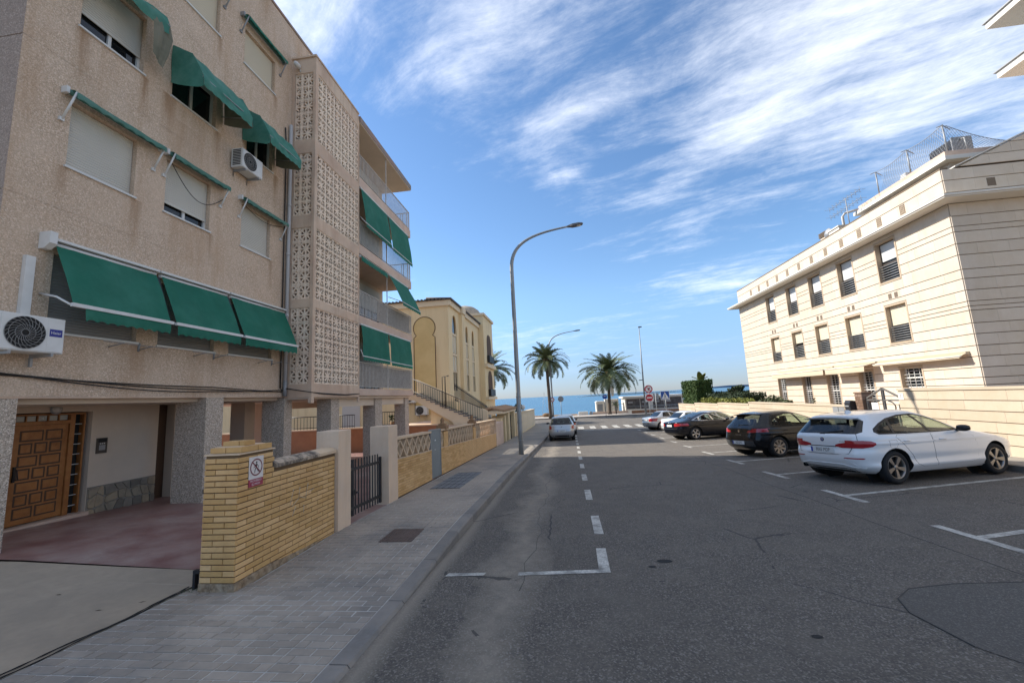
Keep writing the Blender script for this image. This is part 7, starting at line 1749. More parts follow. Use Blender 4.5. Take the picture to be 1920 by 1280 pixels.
def fast_extras(root, car, parts):
    plate(root, car, .74, '', w=.50); mirror(root, car, 1.9, .93, M['p_navy'], .9); handle(root, car, .45, .83, M['p_navy']); handle(root, car, 1.3, .82, M['p_navy'])
    for sd in (1, -1): part_local(root, 'door_seam', ribbon(car, [(1.08, .95), (1.1, .55), (1.14, .3)], .006, .003, sd), M['under']); part_local(root, 'door_seam', ribbon(car, [(.15, .93), (.42, .6), (.55, .3)], .006, .003, sd), M['under'])
    mb = MB(); x = car.xs(0, .87)-.006
    for k in range(4): mb.lathe([(.032, 0), (.04, .002), (.04, .008)], (x, .09-.06*k, .87), 'x', 12)
    part_local(root, 'ring_badge', mb, M['chrome'])
    mb = rear_quad(car, .60, -.60, .575, .588, .004, 12, 1); part_local(root, 'bumper_strip', mb, M['chrome'])
make_car('parked_car', 'black fastback with silver rims and chrome window line, third occupied bay', ca, fill(hatch_feats(wins_a, rear_a, wind_w, (), arches=((2.79, .325, .385), (0, .325, .385)), tails=tla, trimp=trim_a), M['p_navy']), (2.79, 0, .785), M['p_navy'], (6.40, 23.65, G(23.5)), rad(HD), 'cars parked in the right-hand bays', R=.325, rim='rim', spokes=5, twin=False, extras=fast_extras, slope=-rad(2.3)*sin(rad(HD)), roll=-rad(2.3)*cos(rad(HD)))

# --- silver saloon and the two cars half hidden behind the fastback
ks = [(.20, -.55, 3.0, .76), (.30, -.78, 3.18, .82), (.45, -.86, 3.24, .845), (.58, -.87, 3.25, .85), (.70, -.85, 3.2, .85), (.80, -.85, 2.95, .845), (.87, -.84, 2.62, .835), (.92, -.82, 2.3, .82), (.955, -.72, 2.12, .80), (.985, -.35, 2.0, .775), (1.05, -.18, 1.88, .735), (1.15, -.02, 1.68, .69), (1.25, .12, 1.46, .64), (1.34, .26, 1.22, .585), (1.39, .38, 1.02, .52), (1.415, .5, .9, .42), (1.425, .58, .8, .2)]
cs = Car(ks, 5.2, 5.2); cs.belt = .92; cs.cabin = (-.1, 1.8)
wins_s = [('side_window', [(.20, .99), (.30, 1.30), (.72, 1.33), (.82, .98)], M['car_glass_dark']), ('side_window', [(.90, .98), (.82, 1.33), (.98, 1.31), (1.3, 1.18), (1.62, .985)], M['car_glass_dark'])]
rear_s = [(-.60, 1.0), (-.50, 1.33), (.50, 1.33), (.60, 1.0)]
tls = []
for sd in (1, -1): tls.append(('tail_light', M['tail'], 'r', [(sd*.60, .66), (sd*.95, .66), (sd*.95, .88), (sd*.64, .88)], (lambda s: (lambda c, n: n.x < -.08 and c.y*s > 0 and c.x < -.3))(sd)))
tls.append(('tail_light', M['tail'], 's', [(-.86, .66), (-.72, .66), (-.70, .88), (-.86, .88)], lambda c, n: abs(n.y) > .2 and c.x < -.3))
def saloon_extras(pm):
    def ex(root, car, parts):
        plate(root, car, .74, ''); mirror(root, car, 1.62, .93, M['trim_black'], .85)
        for sd in (1, -1): part_local(root, 'door_seam', ribbon(car, [(.86, .95), (.88, .3)], .006, .003, sd), M['under'])
        part_local(root, 'bumper_strip', rear_quad(car, .7, -.7, .50, .53, .004, 10, 1), M['trim_black'])
    return ex
FS = hatch_feats(wins_s, rear_s, wind_w, (), arches=((2.46, .30, .355), (0, .30, .355)), tails=tls)
for (pm, nm, loc, rim_) in (('p_silver', 'silver saloon farthest along the right-hand bays, red lamp showing', (6.85, 33.2), 'rim'), ('p_white', 'white car half hidden between the silver saloon and the black fastback', (7.3, 28.9), 'rim'), ('p_grey', 'grey-roofed car hidden behind the black fastback', (9.4, 30.6) if False else (7.9, 26.3), 'rim')):
    make_car('parked_car', nm, cs, fill(FS, M[pm]), (2.46, 0, .725), M[pm], (loc[0], loc[1], G(loc[1])), rad(HD), 'cars parked in the right-hand bays', R=.30, rim=rim_, spokes=6, twin=False, extras=saloon_extras(pm), slope=-rad(2.0)*sin(rad(HD)), roll=-rad(2.0)*cos(rad(HD)))

# --- silver hatchback by the left kerb, and the car in front of it
kp = [(.22, -.45, 3.0, .76), (.32, -.58, 3.12, .80), (.45, -.64, 3.16, .815), (.58, -.65, 3.18, .82), (.70, -.63, 3.12, .82), (.80, -.61, 2.95, .815), (.88, -.60, 2.62, .805), (.94, -.585, 2.3, .79), (1.0, -.555, 2.08, .765), (1.1, -.495, 1.86, .72), (1.2, -.43, 1.62, .675), (1.3, -.37, 1.36, .63), (1.38, -.32, 1.12, .59), (1.43, -.26, .94, .54), (1.46, -.14, .78, .45), (1.475, .1, .6, .25)]
cp_ = Car(kp, 5.0, 5.2); cp_.belt = .95; cp_.cabin = (-.35, 1.8)
wins_p = [('side_window', [(.1, 1.0), (.2, 1.32), (.75, 1.37), (.85, .99)], M['car_glass_dark']), ('side_window', [(.92, .99), (.84, 1.37), (1.0, 1.34), (1.35, 1.18), (1.65, 1.0)], M['car_glass_dark'])]
rear_p = [(-.62, .98), (-.66, 1.02), (-.52, 1.36), (-.46, 1.39), (.46, 1.39), (.52, 1.36), (.66, 1.02), (.62, .98)]
tlp = []
for sd in (1, -1): tlp.append(('tail_light', M['tail'], 'r', [(sd*.60, .74), (sd*.72, .70), (sd*.95, .70), (sd*.95, .95), (sd*.74, .95), (sd*.62, .88)], (lambda s: (lambda c, n: n.x < -.06 and c.y*s > 0 and c.x < -.25))(sd)))
def polo_extras(root, car, parts):
    plate(root, car, .60, '4196 DDT'); mirror(root, car, 1.65, .97, M['trim_black'], .9); disc(root, car, 0, .87, .045, M['chrome'])
    mb = MB(); x = car.xs(0, 1.0)-.01; mb.tube([(x, .05, .99), (x+.01, -.1, 1.01), (x+.03, -.36, 1.03)], .01, 5); part_local(root, 'rear_wiper', mb, M['trim_black'])
    part_local(root, 'bumper_lip', rear_quad(car, .66, -.66, .26, .34, .003, 10, 2), M['trim_black']); part_local(root, 'tailgate_seam', rear_quad(car, .62, -.62, .665, .673, .003, 10, 1), M['trim_black'])
FP = hatch_feats(wins_p, rear_p, wind_w, (), arches=((2.46, .30, .355), (0, .30, .355)), tails=tlp, rearm=M['car_glass_dark'])
make_car('parked_car', 'silver hatchback parked facing the sea at the left kerb', cp_, fill(FP, M['p_silver']), (2.46, 0, .70), M['p_silver'], (-.28, 26.5, G(26.5)), rad(90.8), 'cars at the left kerb', R=.30, rim='rim', spokes=6, twin=False, extras=polo_extras, slope=-rad(2.0))
make_car('parked_car', 'second pale car parked just ahead of the silver hatchback at the left kerb', cp_, fill(FP, M['p_white']), (2.46, 0, .70), M['p_white'], (-.02, 32.0, G(32)), rad(90.8), 'cars at the left kerb', R=.30, rim='rim', spokes=6, twin=False, extras=polo_extras, slope=-rad(1.4))

# ------------------------------------------------------------------ street lamps
M['galv'] = mat('galvanised_steel', (.30, .31, .31), .5, metal=.4, var=[(1.2, .4, (.22, .23, .23))])
M['lamp_head'] = mat('lamp_housing', (.07, .07, .075), .45)
def bezier(p0, p1, p2, p3, n): return [tuple(p0[i]*(1-t)**3+3*p1[i]*t*(1-t)**2+3*p2[i]*t*t*(1-t)+p3[i]*t**3 for i in range(3)) for t in [k/n for k in range(n+1)]]
def street_lamp(x, y, zb, h, reach, label, r0=.105, k=1.0):
    r = thing('street_lamp', label, 'street lamp', (x, y, zb), 'curved street lamps'); zs = zb+h*.83
    pts = [(x, y, zb+(zs-zb)*i/8) for i in range(9)]; arm = bezier((x, y, zs), (x, y, zb+h*.955), (x+reach*.35, y, zb+h*.99), (x+reach, y, zb+h*1.008), 18)[1:]
    n = len(pts)+len(arm); rad_ = [r0*(1-.62*i/(n-1)) for i in range(n)]
    mb = MB(); mb.tube(pts+arm, rad_, 12); part('pole', mb, M['galv'], r)
    mb = MB(); 
    for z in (zb+.55, zb+1.28, zb+2.3): mb.tube([(x, y, z), (x, y, z+.03)], r0*1.07, 12)
    part('pole_band', mb, M['grey_metal'], r)
    mb = MB(); mb.hexa([(x-.02-r0*.0, y-r0*.55, zb+.55), (x+.05, y-r0-.008, zb+.55), (x+.05, y-r0-.002, zb+.55), (x-.02, y-r0*.5, zb+.55), (x-.02, y-r0*.55, zb+.95), (x+.05, y-r0-.008, zb+.95), (x+.05, y-r0-.002, zb+.95), (x-.02, y-r0*.5, zb+.95)]); part('service_hatch', mb, M['galv'], r)
    e = Vector(arm[-1]); d = (Vector(arm[-1])-Vector(arm[-2])).normalized(); u = Vector((-d.z, 0, d.x)); mb = MB()
    st_ = [(-.06, .05, .03, .03), (.05, .075, .05, .035), (.16, .13, .06, .045), (.42, .14, .055, .045), (.58, .10, .03, .03), (.62, .04, .01, .01)]; vs = []
    for (t, w, up_, dn) in st_:
        c = e+d*t*k; vs += [c+Vector((0, -w*k, 0))-u*dn*k, c+Vector((0, w*k, 0))-u*dn*k, c+Vector((0, w*.7*k, 0))+u*up_*k, c+Vector((0, -w*.7*k, 0))+u*up_*k]
    fs = [(4*i+j, 4*i+(j+1) % 4, 4*i+4+(j+1) % 4, 4*i+4+j) for i in range(len(st_)-1) for j in range(4)]+[(0, 1, 2, 3), (20, 23, 22, 21)]; mb.add(vs, fs); hd = part('lamp_head', mb, M['lamp_head'], r)
    mb = MB(); c = e+d*.42*k-u*.048*k; mb.lathe([(0, 0), (.10*k, 0), (.10*k, .012), (0, .02)], tuple(c-Vector((0, 0, .015))), 'z', 14); part('diffuser', mb, M['white_metal'], hd)
    return r
street_lamp(-1.86, 17.0, px_(17)-.01, 9.35, 2.55, 'tall curved street lamp on the left pavement, nearest and biggest', .10)
street_lamp(-1.6, 56.9, -1.2, 11.6, 3.6, 'curved street lamp on the promenade beside the left palm', .12, 1.4)
r = thing('street_lamp', 'straight tall lamp column by the road signs on the promenade', 'street lamp', (10.65, 57.2, -1.2)); mb = MB(); mb.tube([(10.65, 57.2, -1.2), (10.72, 57.2, 5), (10.8, 57.2, 10.4)], [.13, .09, .05], 10); part('pole', mb, M['galv'], r); mb = MB(); mb.box(10.7, 11.15, 57.05, 57.35, 10.4, 10.52); mb.box(10.15, 10.62, 57.1, 57.3, 3.2, 3.3); part('lamp_head', mb, M['lamp_head'], r)

# ------------------------------------------------------------------ palms
M['frond'] = mat('palm_leaf', (.10, .125, .05), .6, var=[(1.3, .6, (.055, .085, .03)), (.5, .4, (.16, .155, .07))], rnd=.2)
M['frond_dry'] = mat('dry_palm_base', (.20, .12, .06), .9, var=[(3, .5, (.12, .07, .04))])
M['trunk'] = mat('palm_trunk', (.12, .09, .065), .95, var=[(2.5, .6, (.06, .045, .035))], bump=(9, .8, 4, .05))
def frond_mesh(L_, droop, width, seed):
    'arching rachis with two rows of leaflets, grows along +x'
    rr = random.Random(seed); mb = MB(); n = 12; P = []; x = z = 0; a = 0
    for i in range(n+1):
        t = i/n; ang = -droop*t**1.5; P.append(Vector((x, 0, z))); x += L_/n*cos(ang); z += L_/n*sin(ang)
    mb.tube(P, [.04*(1-.85*i/n) for i in range(n+1)], 4)
    m = 34
    for k in range(m):
        t = .12+.86*k/m; i = min(int(t*n), n-1); f = t*n-i; p = P[i].lerp(P[i+1], f); d = (P[i+1]-P[i]).normalized(); up = Vector((-d.z, 0, d.x))
        l = width*(sin(pi*min(t*.95+.08, 1))**.6)*rr.uniform(.85, 1.12)
        for sd in (1, -1):
            tip = p+d*l*.62+Vector((0, sd*l*.72, 0))+up*l*(.34-.40*t+rr.uniform(-.12, .12))-Vector((0, 0, l*.16)); w = d*.036*L_/3
            mid = p.lerp(tip, .55)+up*.02; mb.add([p-w, p+w, mid+w*.9, tip, mid-w*.9], [(0, 1, 2, 4), (4, 2, 3)])
    return mb
FM = [frond_mesh(3.0, d, .62, s).mesh('frond', M['frond']) for d, s in ((.95, 1), (1.5, 2), (1.9, 3), (2.15, 4))]
def palm(x, y, zb, zt, lean, crown, label, seed, n=52):
    rr = random.Random(seed); r = thing('palm_tree', label, 'palm tree', (x, y, zb), 'date palms on the promenade')
    mb = MB(); k = 16; P = [(x+lean*(i/k)**1.3, y, zb+(zt-zb)*i/k) for i in range(k+1)]; R0 = .24
    mb.tube(P, [R0*(1.25 if i == 0 else 1-.25*i/k)*(1+.06*(i % 2)) for i in range(k+1)], 9); part('trunk', mb, M['trunk'], r)
    top = Vector(P[-1]); mb = MB(); mb.lathe([(.16, -1.0), (.30, -.7), (.42, -.25), (.36, .1), (.16, .35), (0, .4)], tuple(top), 'z', 10)
    for i in range(26): a = rr.uniform(0, 6.28); h = rr.uniform(-.8, .0); mb.tube([top+Vector((.3*cos(a), .3*sin(a), h)), top+Vector((.55*cos(a), .55*sin(a), h+.32))], .045, 4)
    part('crown_base', mb, M['frond_dry'], r)
    for i in range(n):
        t = i/(n-1); el = rad(80-98*t**.95)+rr.uniform(-.14, .14); az = i*2.39996+rr.uniform(-.2, .2)
        me = FM[min(3, int(t*3.2+rr.uniform(-.4, .6)))] if t > .12 else FM[0]; s = crown/3.0*(.72+.33*min(1, t*2.2))*rr.uniform(.9, 1.1)
        if t > .85: s *= .85
        o = inst('frond', me, r, top+Vector((0, 0, .12-.3*t)), (rr.uniform(-.5, .5), -el*.96, az), (s, s, s))
    return r
palm(-1.95, 56.6, -1.22, 6.6, -.15, 3.75, 'taller date palm with slim trunk left of centre on the promenade', 5)
palm(6.25, 60, -1.2, 4.6, .30, 4.75, 'broad date palm with spreading crown right of centre on the promenade', 8, 60)
palm(-8.9, 48.5, -1.25, 5.1, .1, 3.7, 'date palm half hidden behind the yellow building', 21, 50)
r = thing('palm_tree', 'young palm sprout at the foot of the broad date palm', 'palm tree', (7.1, 60, -1.2), None)
mb = MB(); mb.tube([(7.15, 60, -1.2), (7.15, 60, -.2)], [.09, .05], 6); part('trunk', mb, M['trunk'], r)
for i in range(12): inst('frond', FM[i % 2], r, (7.15, 60, -.15), (0, -rad(70-5*i), i*2.4), (.42, .42, .42))

# ------------------------------------------------------------------ planting behind the right-hand wall
def leafmat(name, c, c2, c3): return mat(name, c, .75, var=[(.9, .7, c2), (4, .5, c3)])
M['cypress'] = leafmat('cypress_leaf', (.045, .085, .018), (.085, .12, .022), (.02, .045, .012))
M['dark_hedge'] = leafmat('dark_hedge_leaf', (.022, .042, .016), (.05, .065, .022), (.012, .022, .01))
M['lime_leaf'] = leafmat('yellow_green_leaf', (.16, .17, .03), (.22, .20, .045), (.08, .11, .025))
M['olive'] = leafmat('grey_green_leaf', (.08, .095, .045), (.13, .13, .06), (.04, .05, .025))
M['stick'] = mat('twig_wood', (.10, .075, .05), .95)
def hedge(name, label, cat, boxes, m, n, s, seed, core=True, up=.4):
    rr = random.Random(seed); r = thing(name, label, cat, (boxes[0][0], boxes[0][2], boxes[0][4])); mb = MB()
    for (x0, x1, y0, y1, z0, z1) in boxes:
        for i in range(int(n)):
            # leaves crowd to the faces of the clipped block
            f = rr.random(); x, y, z = rr.uniform(x0, x1), rr.uniform(y0, y1), rr.uniform(z0, z1); q = .10*rr.random()
            if f < .3: x = x0+q
            elif f < .55: y = y0+q
            elif f < .8: z = z1-q*1.6+rr.gauss(0, .03)
            d = Vector((rr.uniform(-.6, .6), rr.uniform(-.6, .6), rr.uniform(.0, 1)*up*2+rr.uniform(-.3, .3))).normalized(); e = d.orthogonal().normalized(); e.rotate(Matrix.Rotation(rr.uniform(0, 6.28), 3, d)); l = s*rr.uniform(.6, 1.4); p = Vector((x, y, z))
            mb.add([p-d*l*.5, p+e*l*.2, p+d*l*.5, p-e*l*.2], [(0, 1, 2, 3)])
    part('foliage', mb, m, r)
    if core:
        mb = MB()
        for (x0, x1, y0, y1, z0, z1) in boxes: mb.box(x0+.16, x1-.1, y0+.16, y1-.1, z0, z1-.2)
        part('stems', mb, M['dark_hedge'], r)
    return r
hedge('cypress_hedge', 'tall clipped dark green cypress hedge on the end of the limestone wall', 'hedge', [(11.15, 12.6, 36.9, 41.2, .3, 2.42)], M['cypress'], 6500, .17, 3, up=1.2)
hedge('low_hedge', 'dark low hedge between the cypress hedge and the stone building', 'hedge', [(11.9, 13.4, 29.5, 36.8, .3, 1.25), (13.2, 15.5, 33.8, 40, .3, 1.35)], M['dark_hedge'], 2600, .17, 4)
rr = random.Random(11)
for i in range(7):
    y = 27.6+1.35*i; r = thing('border_shrub', 'yellow-green border shrub on the limestone wall, '+['nearest the stone building', 'second from the stone building', 'third from the stone building', 'in the middle of the row', 'third from the cypress hedge', 'second from the cypress hedge', 'touching the cypress hedge'][i], 'shrub', (11.4, y, .5), 'yellow-green shrubs on the wall'); mb = MB(); leafclump(mb, (11.42, y, .72+.05*rr.uniform(-1, 1)), .32, .72, .28, 260, .15, rr); part('foliage', mb, M['lime_leaf'], r); mb = MB()
    for k in range(5): mb.tube([(11.42, y, .22), (11.42+rr.uniform(-.2, .2), y+rr.uniform(-.4, .4), .75)], .012, 4)
    part('stem', mb, M['stick'], r)
bn = thing('banana_plant', 'banana plant with upright leaves above the cypress hedge', 'plant', (12.2, 38.6, .3)); mb = MB(); mb.tube([(12.2, 38.6, .3), (12.2, 38.6, 2.3)], [.12, .08], 7); part('stem', mb, M['cypress'], bn)
for (a, el, L_, w) in ((.4, 78, 1.05, .22), (1.4, 70, 1.2, .26), (2.6, 60, .95, .24), (3.5, 25, 1.1, .16), (5.2, 74, 1.0, .25), (4.2, 82, 1.15, .24), (0, 62, .8, .2)):
    mb = MB(); n = 7; vs = []
    for k in range(n+1):
        t = k/n; e = rad(el)-t*.9; c = Vector((12.2+L_*t*cos(rad(el-22*t))*cos(a), 38.6+L_*t*cos(rad(el-22*t))*sin(a), 2.2+L_*t*sin(rad(el-25*t)))); ww_ = w*sin(pi*(.08+.9*t))**.7; s_ = Vector((-sin(a), cos(a), 0))
        vs += [c+s_*ww_+Vector((0, 0, .06)), c, c-s_*ww_+Vector((0, 0, .06))]
    mb.add(vs, [f for k in range(n) for f in ((3*k, 3*k+1, 3*k+4, 3*k+3), (3*k+1, 3*k+2, 3*k+5, 3*k+4))], 0, True); part('leaf', mb, M['lime_leaf'], bn)
def small_tree(x, y, zb, zt, rx, rz, m, label, seed, n=900):
    rr = random.Random(seed); r = thing('small_tree', label, 'tree', (x, y, zb)); mb = MB(); mb.tube([(x, y, zb), (x+.05, y, zb+(zt-zb)*.55), (x, y, zt-rz*.6)], [.07, .05, .02], 6)
    for i in range(8): a = rr.uniform(0, 6.28); h = zb+(zt-zb)*rr.uniform(.4, .65); mb.tube([(x, y, h), (x+rx*.7*cos(a), y+rx*.7*sin(a), h+rz*rr.uniform(.4, 1))], [.03, .01], 5)
    part('trunk', mb, M['stick'], r); mb = MB()
    for i in range(9): a = rr.uniform(0, 6.28); q = rr.uniform(.2, .75); leafclump(mb, (x+rx*q*cos(a), y+rx*q*sin(a), zt-rz+rz*rr.uniform(-.5, .6)), rx*.42, rx*.42, rz*.42, n//9, .16, rr)
    part('crown', mb, m, r); return r
small_tree(13.5, 34.6, .3, 1.95, .62, .55, M['dark_hedge'], 'small dark round-headed tree beside the far corner of the stone building', 2)
b_ = thing('facade_shrub', 'green shrub at the foot of the stone facade by the barred windows', 'shrub', (12.4, 26.4, .22)); mb = MB(); rr = random.Random(8)
for (dy, h) in ((0, .55), (-.7, .45), (.7, .4), (-1.4, .3), (1.2, .3)): leafclump(mb, (12.3, 26.4+dy, .5+h*.5), .35, .5, h*.6, 210, .17, rr)
part('foliage', mb, M['olive'], b_); mb = MB()
for k in range(9): mb.tube([(12.3, 26.4+.2*(k-4), .22), (12.3+rr.uniform(-.2, .2), 26.4+.3*(k-4), .95)], .012, 4)
part('stem', mb, M['stick'], b_)
mb = MB(); leafclump(mb, (12.3, 22.3, .75), .1, .2, .25, 26, .1, rr); mb.tube([(12.3, 22.3, .22), (12.3, 22.3, .9)], .008, 4); solo('facade_plant', mb, M['olive'], 'thin straggly plant by the barred window nearer the gate', 'plant')

# ------------------------------------------------------------------ road signs
M['sign_red'] = mat('traffic_red', (.42, .015, .03), .5); M['sign_blue'] = mat('traffic_blue', (.012, .07, .30), .5); M['sign_w'] = mat('traffic_white', (.68, .68, .67), .5); M['sign_back'] = mat('sign_back_grey', (.24, .25, .26), .55)
def round_(mb, x, y, z, r, ya, n=28, m=0): mb.add([(x+r*cos(2*pi*k/n), ya, z+r*sin(2*pi*k/n)) for k in range(n)]+[(x+r*cos(2*pi*k/n), ya+.015, z+r*sin(2*pi*k/n)) for k in range(n)], [tuple(range(n)), tuple(range(2*n-1, n-1, -1))]+[(k, (k+1) % n, (k+1) % n+n, k+n) for k in range(n)], m)
x, y = 7.28, 37.0; r = thing('traffic_sign', 'pole with a no-right-turn disc above a no-entry disc at the junction', 'traffic sign', (x, y, -1.3))
mb = MB(); mb.tube([(x-.03, y+.03, -1.32), (x, y+.03, 2.2)], .032, 8); part('pole', mb, M['galv'], r)
mb = MB(); round_(mb, x+.02, y, 1.9, .34, y-.01); s1 = part('disc', mb, M['sign_red'], r); mb = MB(); round_(mb, x+.02, y, 1.9, .25, y-.014); part('disc_face', mb, M['sign_w'], s1)
mb = MB(); Y = y-.018
mb.add([(x-.05, Y, 1.74), (x+.01, Y, 1.74), (x+.01, Y, 1.89), (x+.05, Y, 1.93), (x+.05, Y, 1.88), (x+.16, Y, 1.96), (x+.05, Y, 2.04), (x+.05, Y, 1.99), (x-.02, Y, 1.96), (x-.05, Y, 1.9)], [(0, 1, 2, 9), (9, 2, 3, 8), (8, 3, 7), (4, 5, 6)]); part('arrow', mb, M['black_metal'], s1)
mb = MB(); mb.hexa([(x-.2, Y-.003, 2.11), (x-.16, Y-.003, 2.15), (x-.16, Y, 2.15), (x-.2, Y, 2.11), (x+.2, Y-.003, 1.66), (x+.24, Y-.003, 1.70), (x+.24, Y, 1.70), (x+.2, Y, 1.66)]); part('bar', mb, M['sign_red'], s1)
mb = MB(); mb.box(x-.32, x+.36, y-.006, y+.005, .82, 1.5); s2 = part('board', mb, M['sign_w'], r); mb = MB(); round_(mb, x+.02, y, 1.16, .30, y-.022); part('disc', mb, M['sign_red'], s2); mb = MB(); mb.box(x-.2, x+.24, y-.03, y-.0225, 1.11, 1.21); part('white_bar', mb, M['sign_w'], s2)
x, y = 8.62, 37.0; r = thing('traffic_sign', 'square blue pedestrian-crossing sign on a slim pole', 'traffic sign', (x, y, -1.3)); mb = MB(); mb.tube([(x+.02, y+.03, -1.32), (x, y+.03, 1.7)], .03, 8); part('pole', mb, M['galv'], r)
mb = MB(); mb.box(x-.37, x+.37, y-.012, y+.0, .92, 1.66); s1 = part('panel', mb, M['sign_w'], r); mb = MB(); mb.box(x-.34, x+.34, y-.016, y-.0125, .98, 1.63); part('blue_field', mb, M['sign_blue'], s1)
mb = MB(); mb.add([(x-.29, y-.019, 1.02), (x+.29, y-.019, 1.02), (x, y-.019, 1.57)], [(0, 1, 2)]); part('triangle', mb, M['sign_w'], s1)
mb = MB(); Y = y-.022
for (a, b, w) in (((0, 1.34), (0, 1.2), .05), ((0, 1.21), (-.09, 1.05), .03), ((0, 1.21), (.09, 1.05), .03), ((0, 1.31), (.09, 1.22), .022), ((0, 1.31), (-.08, 1.2), .022)):
    d = Vector((b[0]-a[0], b[1]-a[1])).normalized(); nx, nz = -d.y*w/2, d.x*w/2; mb.quad((x+a[0]+nx, Y, a[1]+nz), (x+a[0]-nx, Y, a[1]-nz), (x+b[0]-nx, Y, b[1]-nz), (x+b[0]+nx, Y, b[1]+nz))
mb.add([(x+.035*cos(k*pi/5), Y, 1.385+.035*sin(k*pi/5)) for k in range(10)], [tuple(range(10))]); part('walker', mb, M['black_metal'], s1)
x = 7.95; r = thing('traffic_sign', 'pair of small dark plates on a slim pole between the red and blue signs', 'traffic sign', (x, 37.6, -1.3)); mb = MB(); mb.tube([(x, 37.6, -1.32), (x, 37.6, 1.6)], .028, 8); part('pole', mb, M['galv'], r)
for dx in (-.16, .16): mb = MB(); mb.box(x+dx-.11, x+dx+.11, 37.55, 37.565, .95, 1.5); part('plate', mb, M['sign_back'], r)
x, y = -.42, 52; r = thing('traffic_sign', 'grey back of a round traffic sign beside the left palm', 'traffic sign', (x, y, -1.3)); mb = MB(); mb.tube([(x, y, -1.32), (x, y, 1.6)], .035, 8); part('pole', mb, M['galv'], r); mb = MB(); round_(mb, x, y, 1.32, .36, y-.04); part('disc', mb, M['sign_back'], r); mb = MB(); mb.box(x-.12, x+.12, y-.06, y-.041, 1.2, 1.26); part('bracket', mb, M['galv'], r)
mb = MB(); mb.lathe([(.3, 0), (.34, .08), (.2, .14), (.05, .2)], (x, y, -1.32), 'z', 12); part('base', mb, M['rust'], r)
x, y = 5.15, 54; r = thing('traffic_sign', 'round blue arrow sign in front of the broad palm', 'traffic sign', (x, y, -1.2)); mb = MB(); mb.tube([(x, y, -1.25), (x, y, 1.2)], .03, 8); part('pole', mb, M['galv'], r); mb = MB(); round_(mb, x, y, 1.3, .3, y-.04); s1 = part('disc', mb, M['sign_blue'], r)
mb = MB(); Y = y-.045; mb.add([(x-.03, Y, 1.42), (x+.15, Y, 1.42), (x+.15, Y, 1.36), (x-.03, Y, 1.36), (x-.02, Y, 1.48), (x-.14, Y, 1.38), (x-.02, Y, 1.3)], [(0, 1, 2, 3), (4, 5, 6)]); part('arrow', mb, M['sign_w'], s1)
x, y = -1.62, 56.6; r = thing('traffic_sign', 'small red-rimmed round sign on the promenade lamp post', 'traffic sign', (x, y, 1)); mb = MB(); round_(mb, x+.02, y, 1.25, .3, y-.03); s1 = part('disc', mb, M['sign_red'], r); mb = MB(); round_(mb, x+.02, y, 1.25, .2, y-.035); part('disc_face', mb, M['sign_w'], s1)

# ------------------------------------------------------------------ promenade furniture
ki = thing('beach_kiosk', 'low beach bar with white flat roof and dark glazed panels on the promenade', 'kiosk', (9, 63, -1.2))
M['kiosk_dark'] = mat('kiosk_panel', (.06, .052, .05), .35, var=[(.6, .6, (.16, .09, .08)), (2.3, .5, (.20, .19, .18))])
K0, K1, KY = 8.9, 17.2, 63.0
mb = MB(); mb.box(K0, K1, KY, KY+4, -1.5, .85); part('wall', mb, M['trim'], ki); mb = MB(); mb.box(K0-.3, K1+.25, KY-.4, KY+4.3, .86, 1.12); part('roof', mb, M['trim'], ki)
for i, (a, b) in enumerate(((9.1, 11.0), (11.1, 12.2), (12.9, 14.4), (14.5, 16.9))):
    mb = MB(); mb.box(a, b, KY-.05, KY-.001, -.75, .72); p_ = part('window', mb, M['kiosk_dark'], ki)
    mb = MB(); mb.box(a+.2, a+.9, KY-.06, KY-.051, .1, .35); part('poster', mb, mat('poster_grey', (.30, .29, .28), .6) if i == 0 else bpy.data.materials['poster_grey'], p_)
wc = thing('cabin', 'white beach cabin with grey door beside the broad palm', 'cabin', (5.2, 64, -1.3)); mb = MB(); mb.box(4.75, 6.0, 64, 66, -1.4, .42); part('wall', mb, M['trim'], wc); mb = MB(); mb.prism([(4.65, .42), (6.1, .42), (5.9, .62), (4.9, .62)], 'y', 63.9, 66.1); part('roof', mb, M['white_metal'], wc); mb = MB(); mb.box(4.95, 5.7, 63.96, 63.999, -1.3, .15); part('door', mb, M['sign_back'], wc)
wc = thing('cabin', 'taller white cabin with a dark recess between the palm and the beach bar', 'cabin', (6.6, 64, -1.3)); mb = MB(); mb.box(6.15, 8.1, 64.2, 66, -1.4, .85); part('wall', mb, M['trim'], wc); mb = MB(); mb.box(7.5, 7.95, 64.15, 64.199, -1.3, .5); part('door', mb, M['sign_back'], wc)
mb = MB(); cloth(mb, [((7.0, 63.5, 2.6), (7.35, 63.5, 2.9)), ((7.05, 63.5, 1.9), (7.5, 63.5, 2.1)), ((7.1, 63.5, 1.2), (7.4, 63.5, 1.3))], 6, 0, .05, 2); f_ = solo('beach_flag', mb, M['trim'], 'white feather flag on the promenade right of the broad palm', 'flag'); mb = MB(); mb.tube([(7.0, 63.5, -1.2), (7.02, 63.5, 2.9)], .02, 6); part('flagpole', mb, M['galv'], f_)
for (x0, x1, z, lab) in ((1.9, 3.35, -.72, 'bright white block at the edge of the promenade left of the broad palm'), (3.5, 3.9, -.75, 'small dark block beside the white promenade block')):
    mb = MB(); mb.prism([(x0, -1.2), (x1, -1.2), (x1-.05, z), (x0+.08, z)], 'y', 61.2, 61.9); solo('stone_block', mb, M['trim'] if 'white' in lab[:13] else M['sign_back'], lab, 'block')
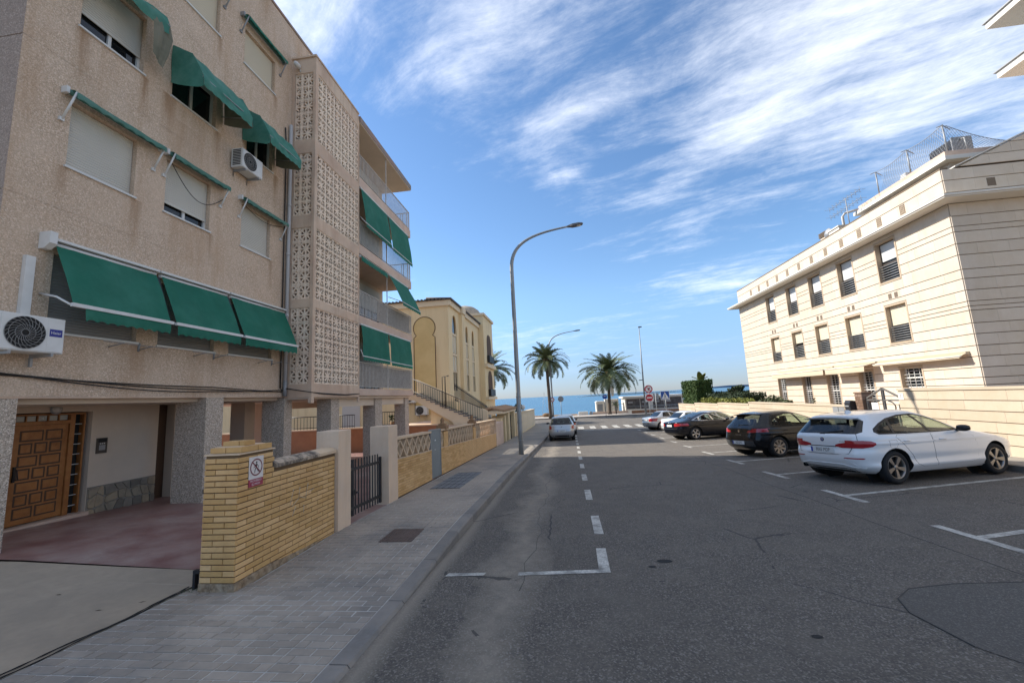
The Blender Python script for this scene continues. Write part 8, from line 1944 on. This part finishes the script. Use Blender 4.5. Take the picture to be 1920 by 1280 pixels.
mb = MB(); mb.box(3.95, 9.0, 61.3, 61.6, -1.2, -.85); solo('seat_wall', mb, M['slab'], 'long low pinkish seat wall on the promenade under the broad palm', 'wall')
mb = MB(); mb.box(-30, 1.8, 61.5, 61.7, -1.2, -1.0); solo('edge_wall', mb, M['coping'], 'low sandy kerb wall edging the beach on the left', 'wall')
mb = MB(); n = 14; rr = random.Random(3); mb.lathe([(0, .42), (.35, .38), (.62, .2), (.6, 0), (.4, -.1)], (-2.75, 61.0, -1.1), 'z', 9); mb.v = [(p[0]+rr.uniform(-.08, .08), p[1]+rr.uniform(-.08, .08), p[2]+rr.uniform(-.05, .05)) for p in mb.v]; solo('boulder', mb, M['frond_dry'], 'brown boulder beside the trunk of the left palm', 'boulder')
railing((8.2, 60.9, -1.2), (17.8, 60.2, -1.2), .95, 44, 'pale promenade railing in front of the beach bar', 'galv', 'railing')
railing((10.4, 58.4, -1.2), (20, 57.6, -1.2), .95, 40, 'pale street-side railing near the lamp column', 'galv', 'railing')
mb = MB(); mb.box(9.2, 30, 59.2, 59.5, -1.2, -.82); solo('planter_wall', mb, M['orange'], 'long low brownish wall behind the street-side railing', 'wall')
mm = thing('beach_mast', 'thin A-shaped pair of masts standing on the beach left of the palm', 'mast', (-4.5, 75, -4))
for dx in (-.75, .75): mb = MB(); mb.tube([(-3.55+dx, 75, -3.5), (-3.55, 75, 2.55)], .022, 5); part('spar', mb, M['galv'], mm)
mb = MB(); mb.box(-300, 340, 3000, 3060, -5.3, 7.0) if False else mb.prism([(40, -5.3), (420, -5.3), (380, -1.6), (250, -.6), (90, -1.8)], 'y', 1500, 1520); struct('breakwater', mb, mat('far_breakwater', (.52, .49, .44), .9))
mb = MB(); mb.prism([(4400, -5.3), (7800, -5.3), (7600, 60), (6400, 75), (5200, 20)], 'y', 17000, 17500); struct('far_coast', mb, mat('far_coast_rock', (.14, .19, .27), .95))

small_tree(-18.6, 22.6, -.8, 2.1, 1.0, .9, M['dark_hedge'], 'dark garden tree seen between the pillars at the back of the porch', 15, 1100)
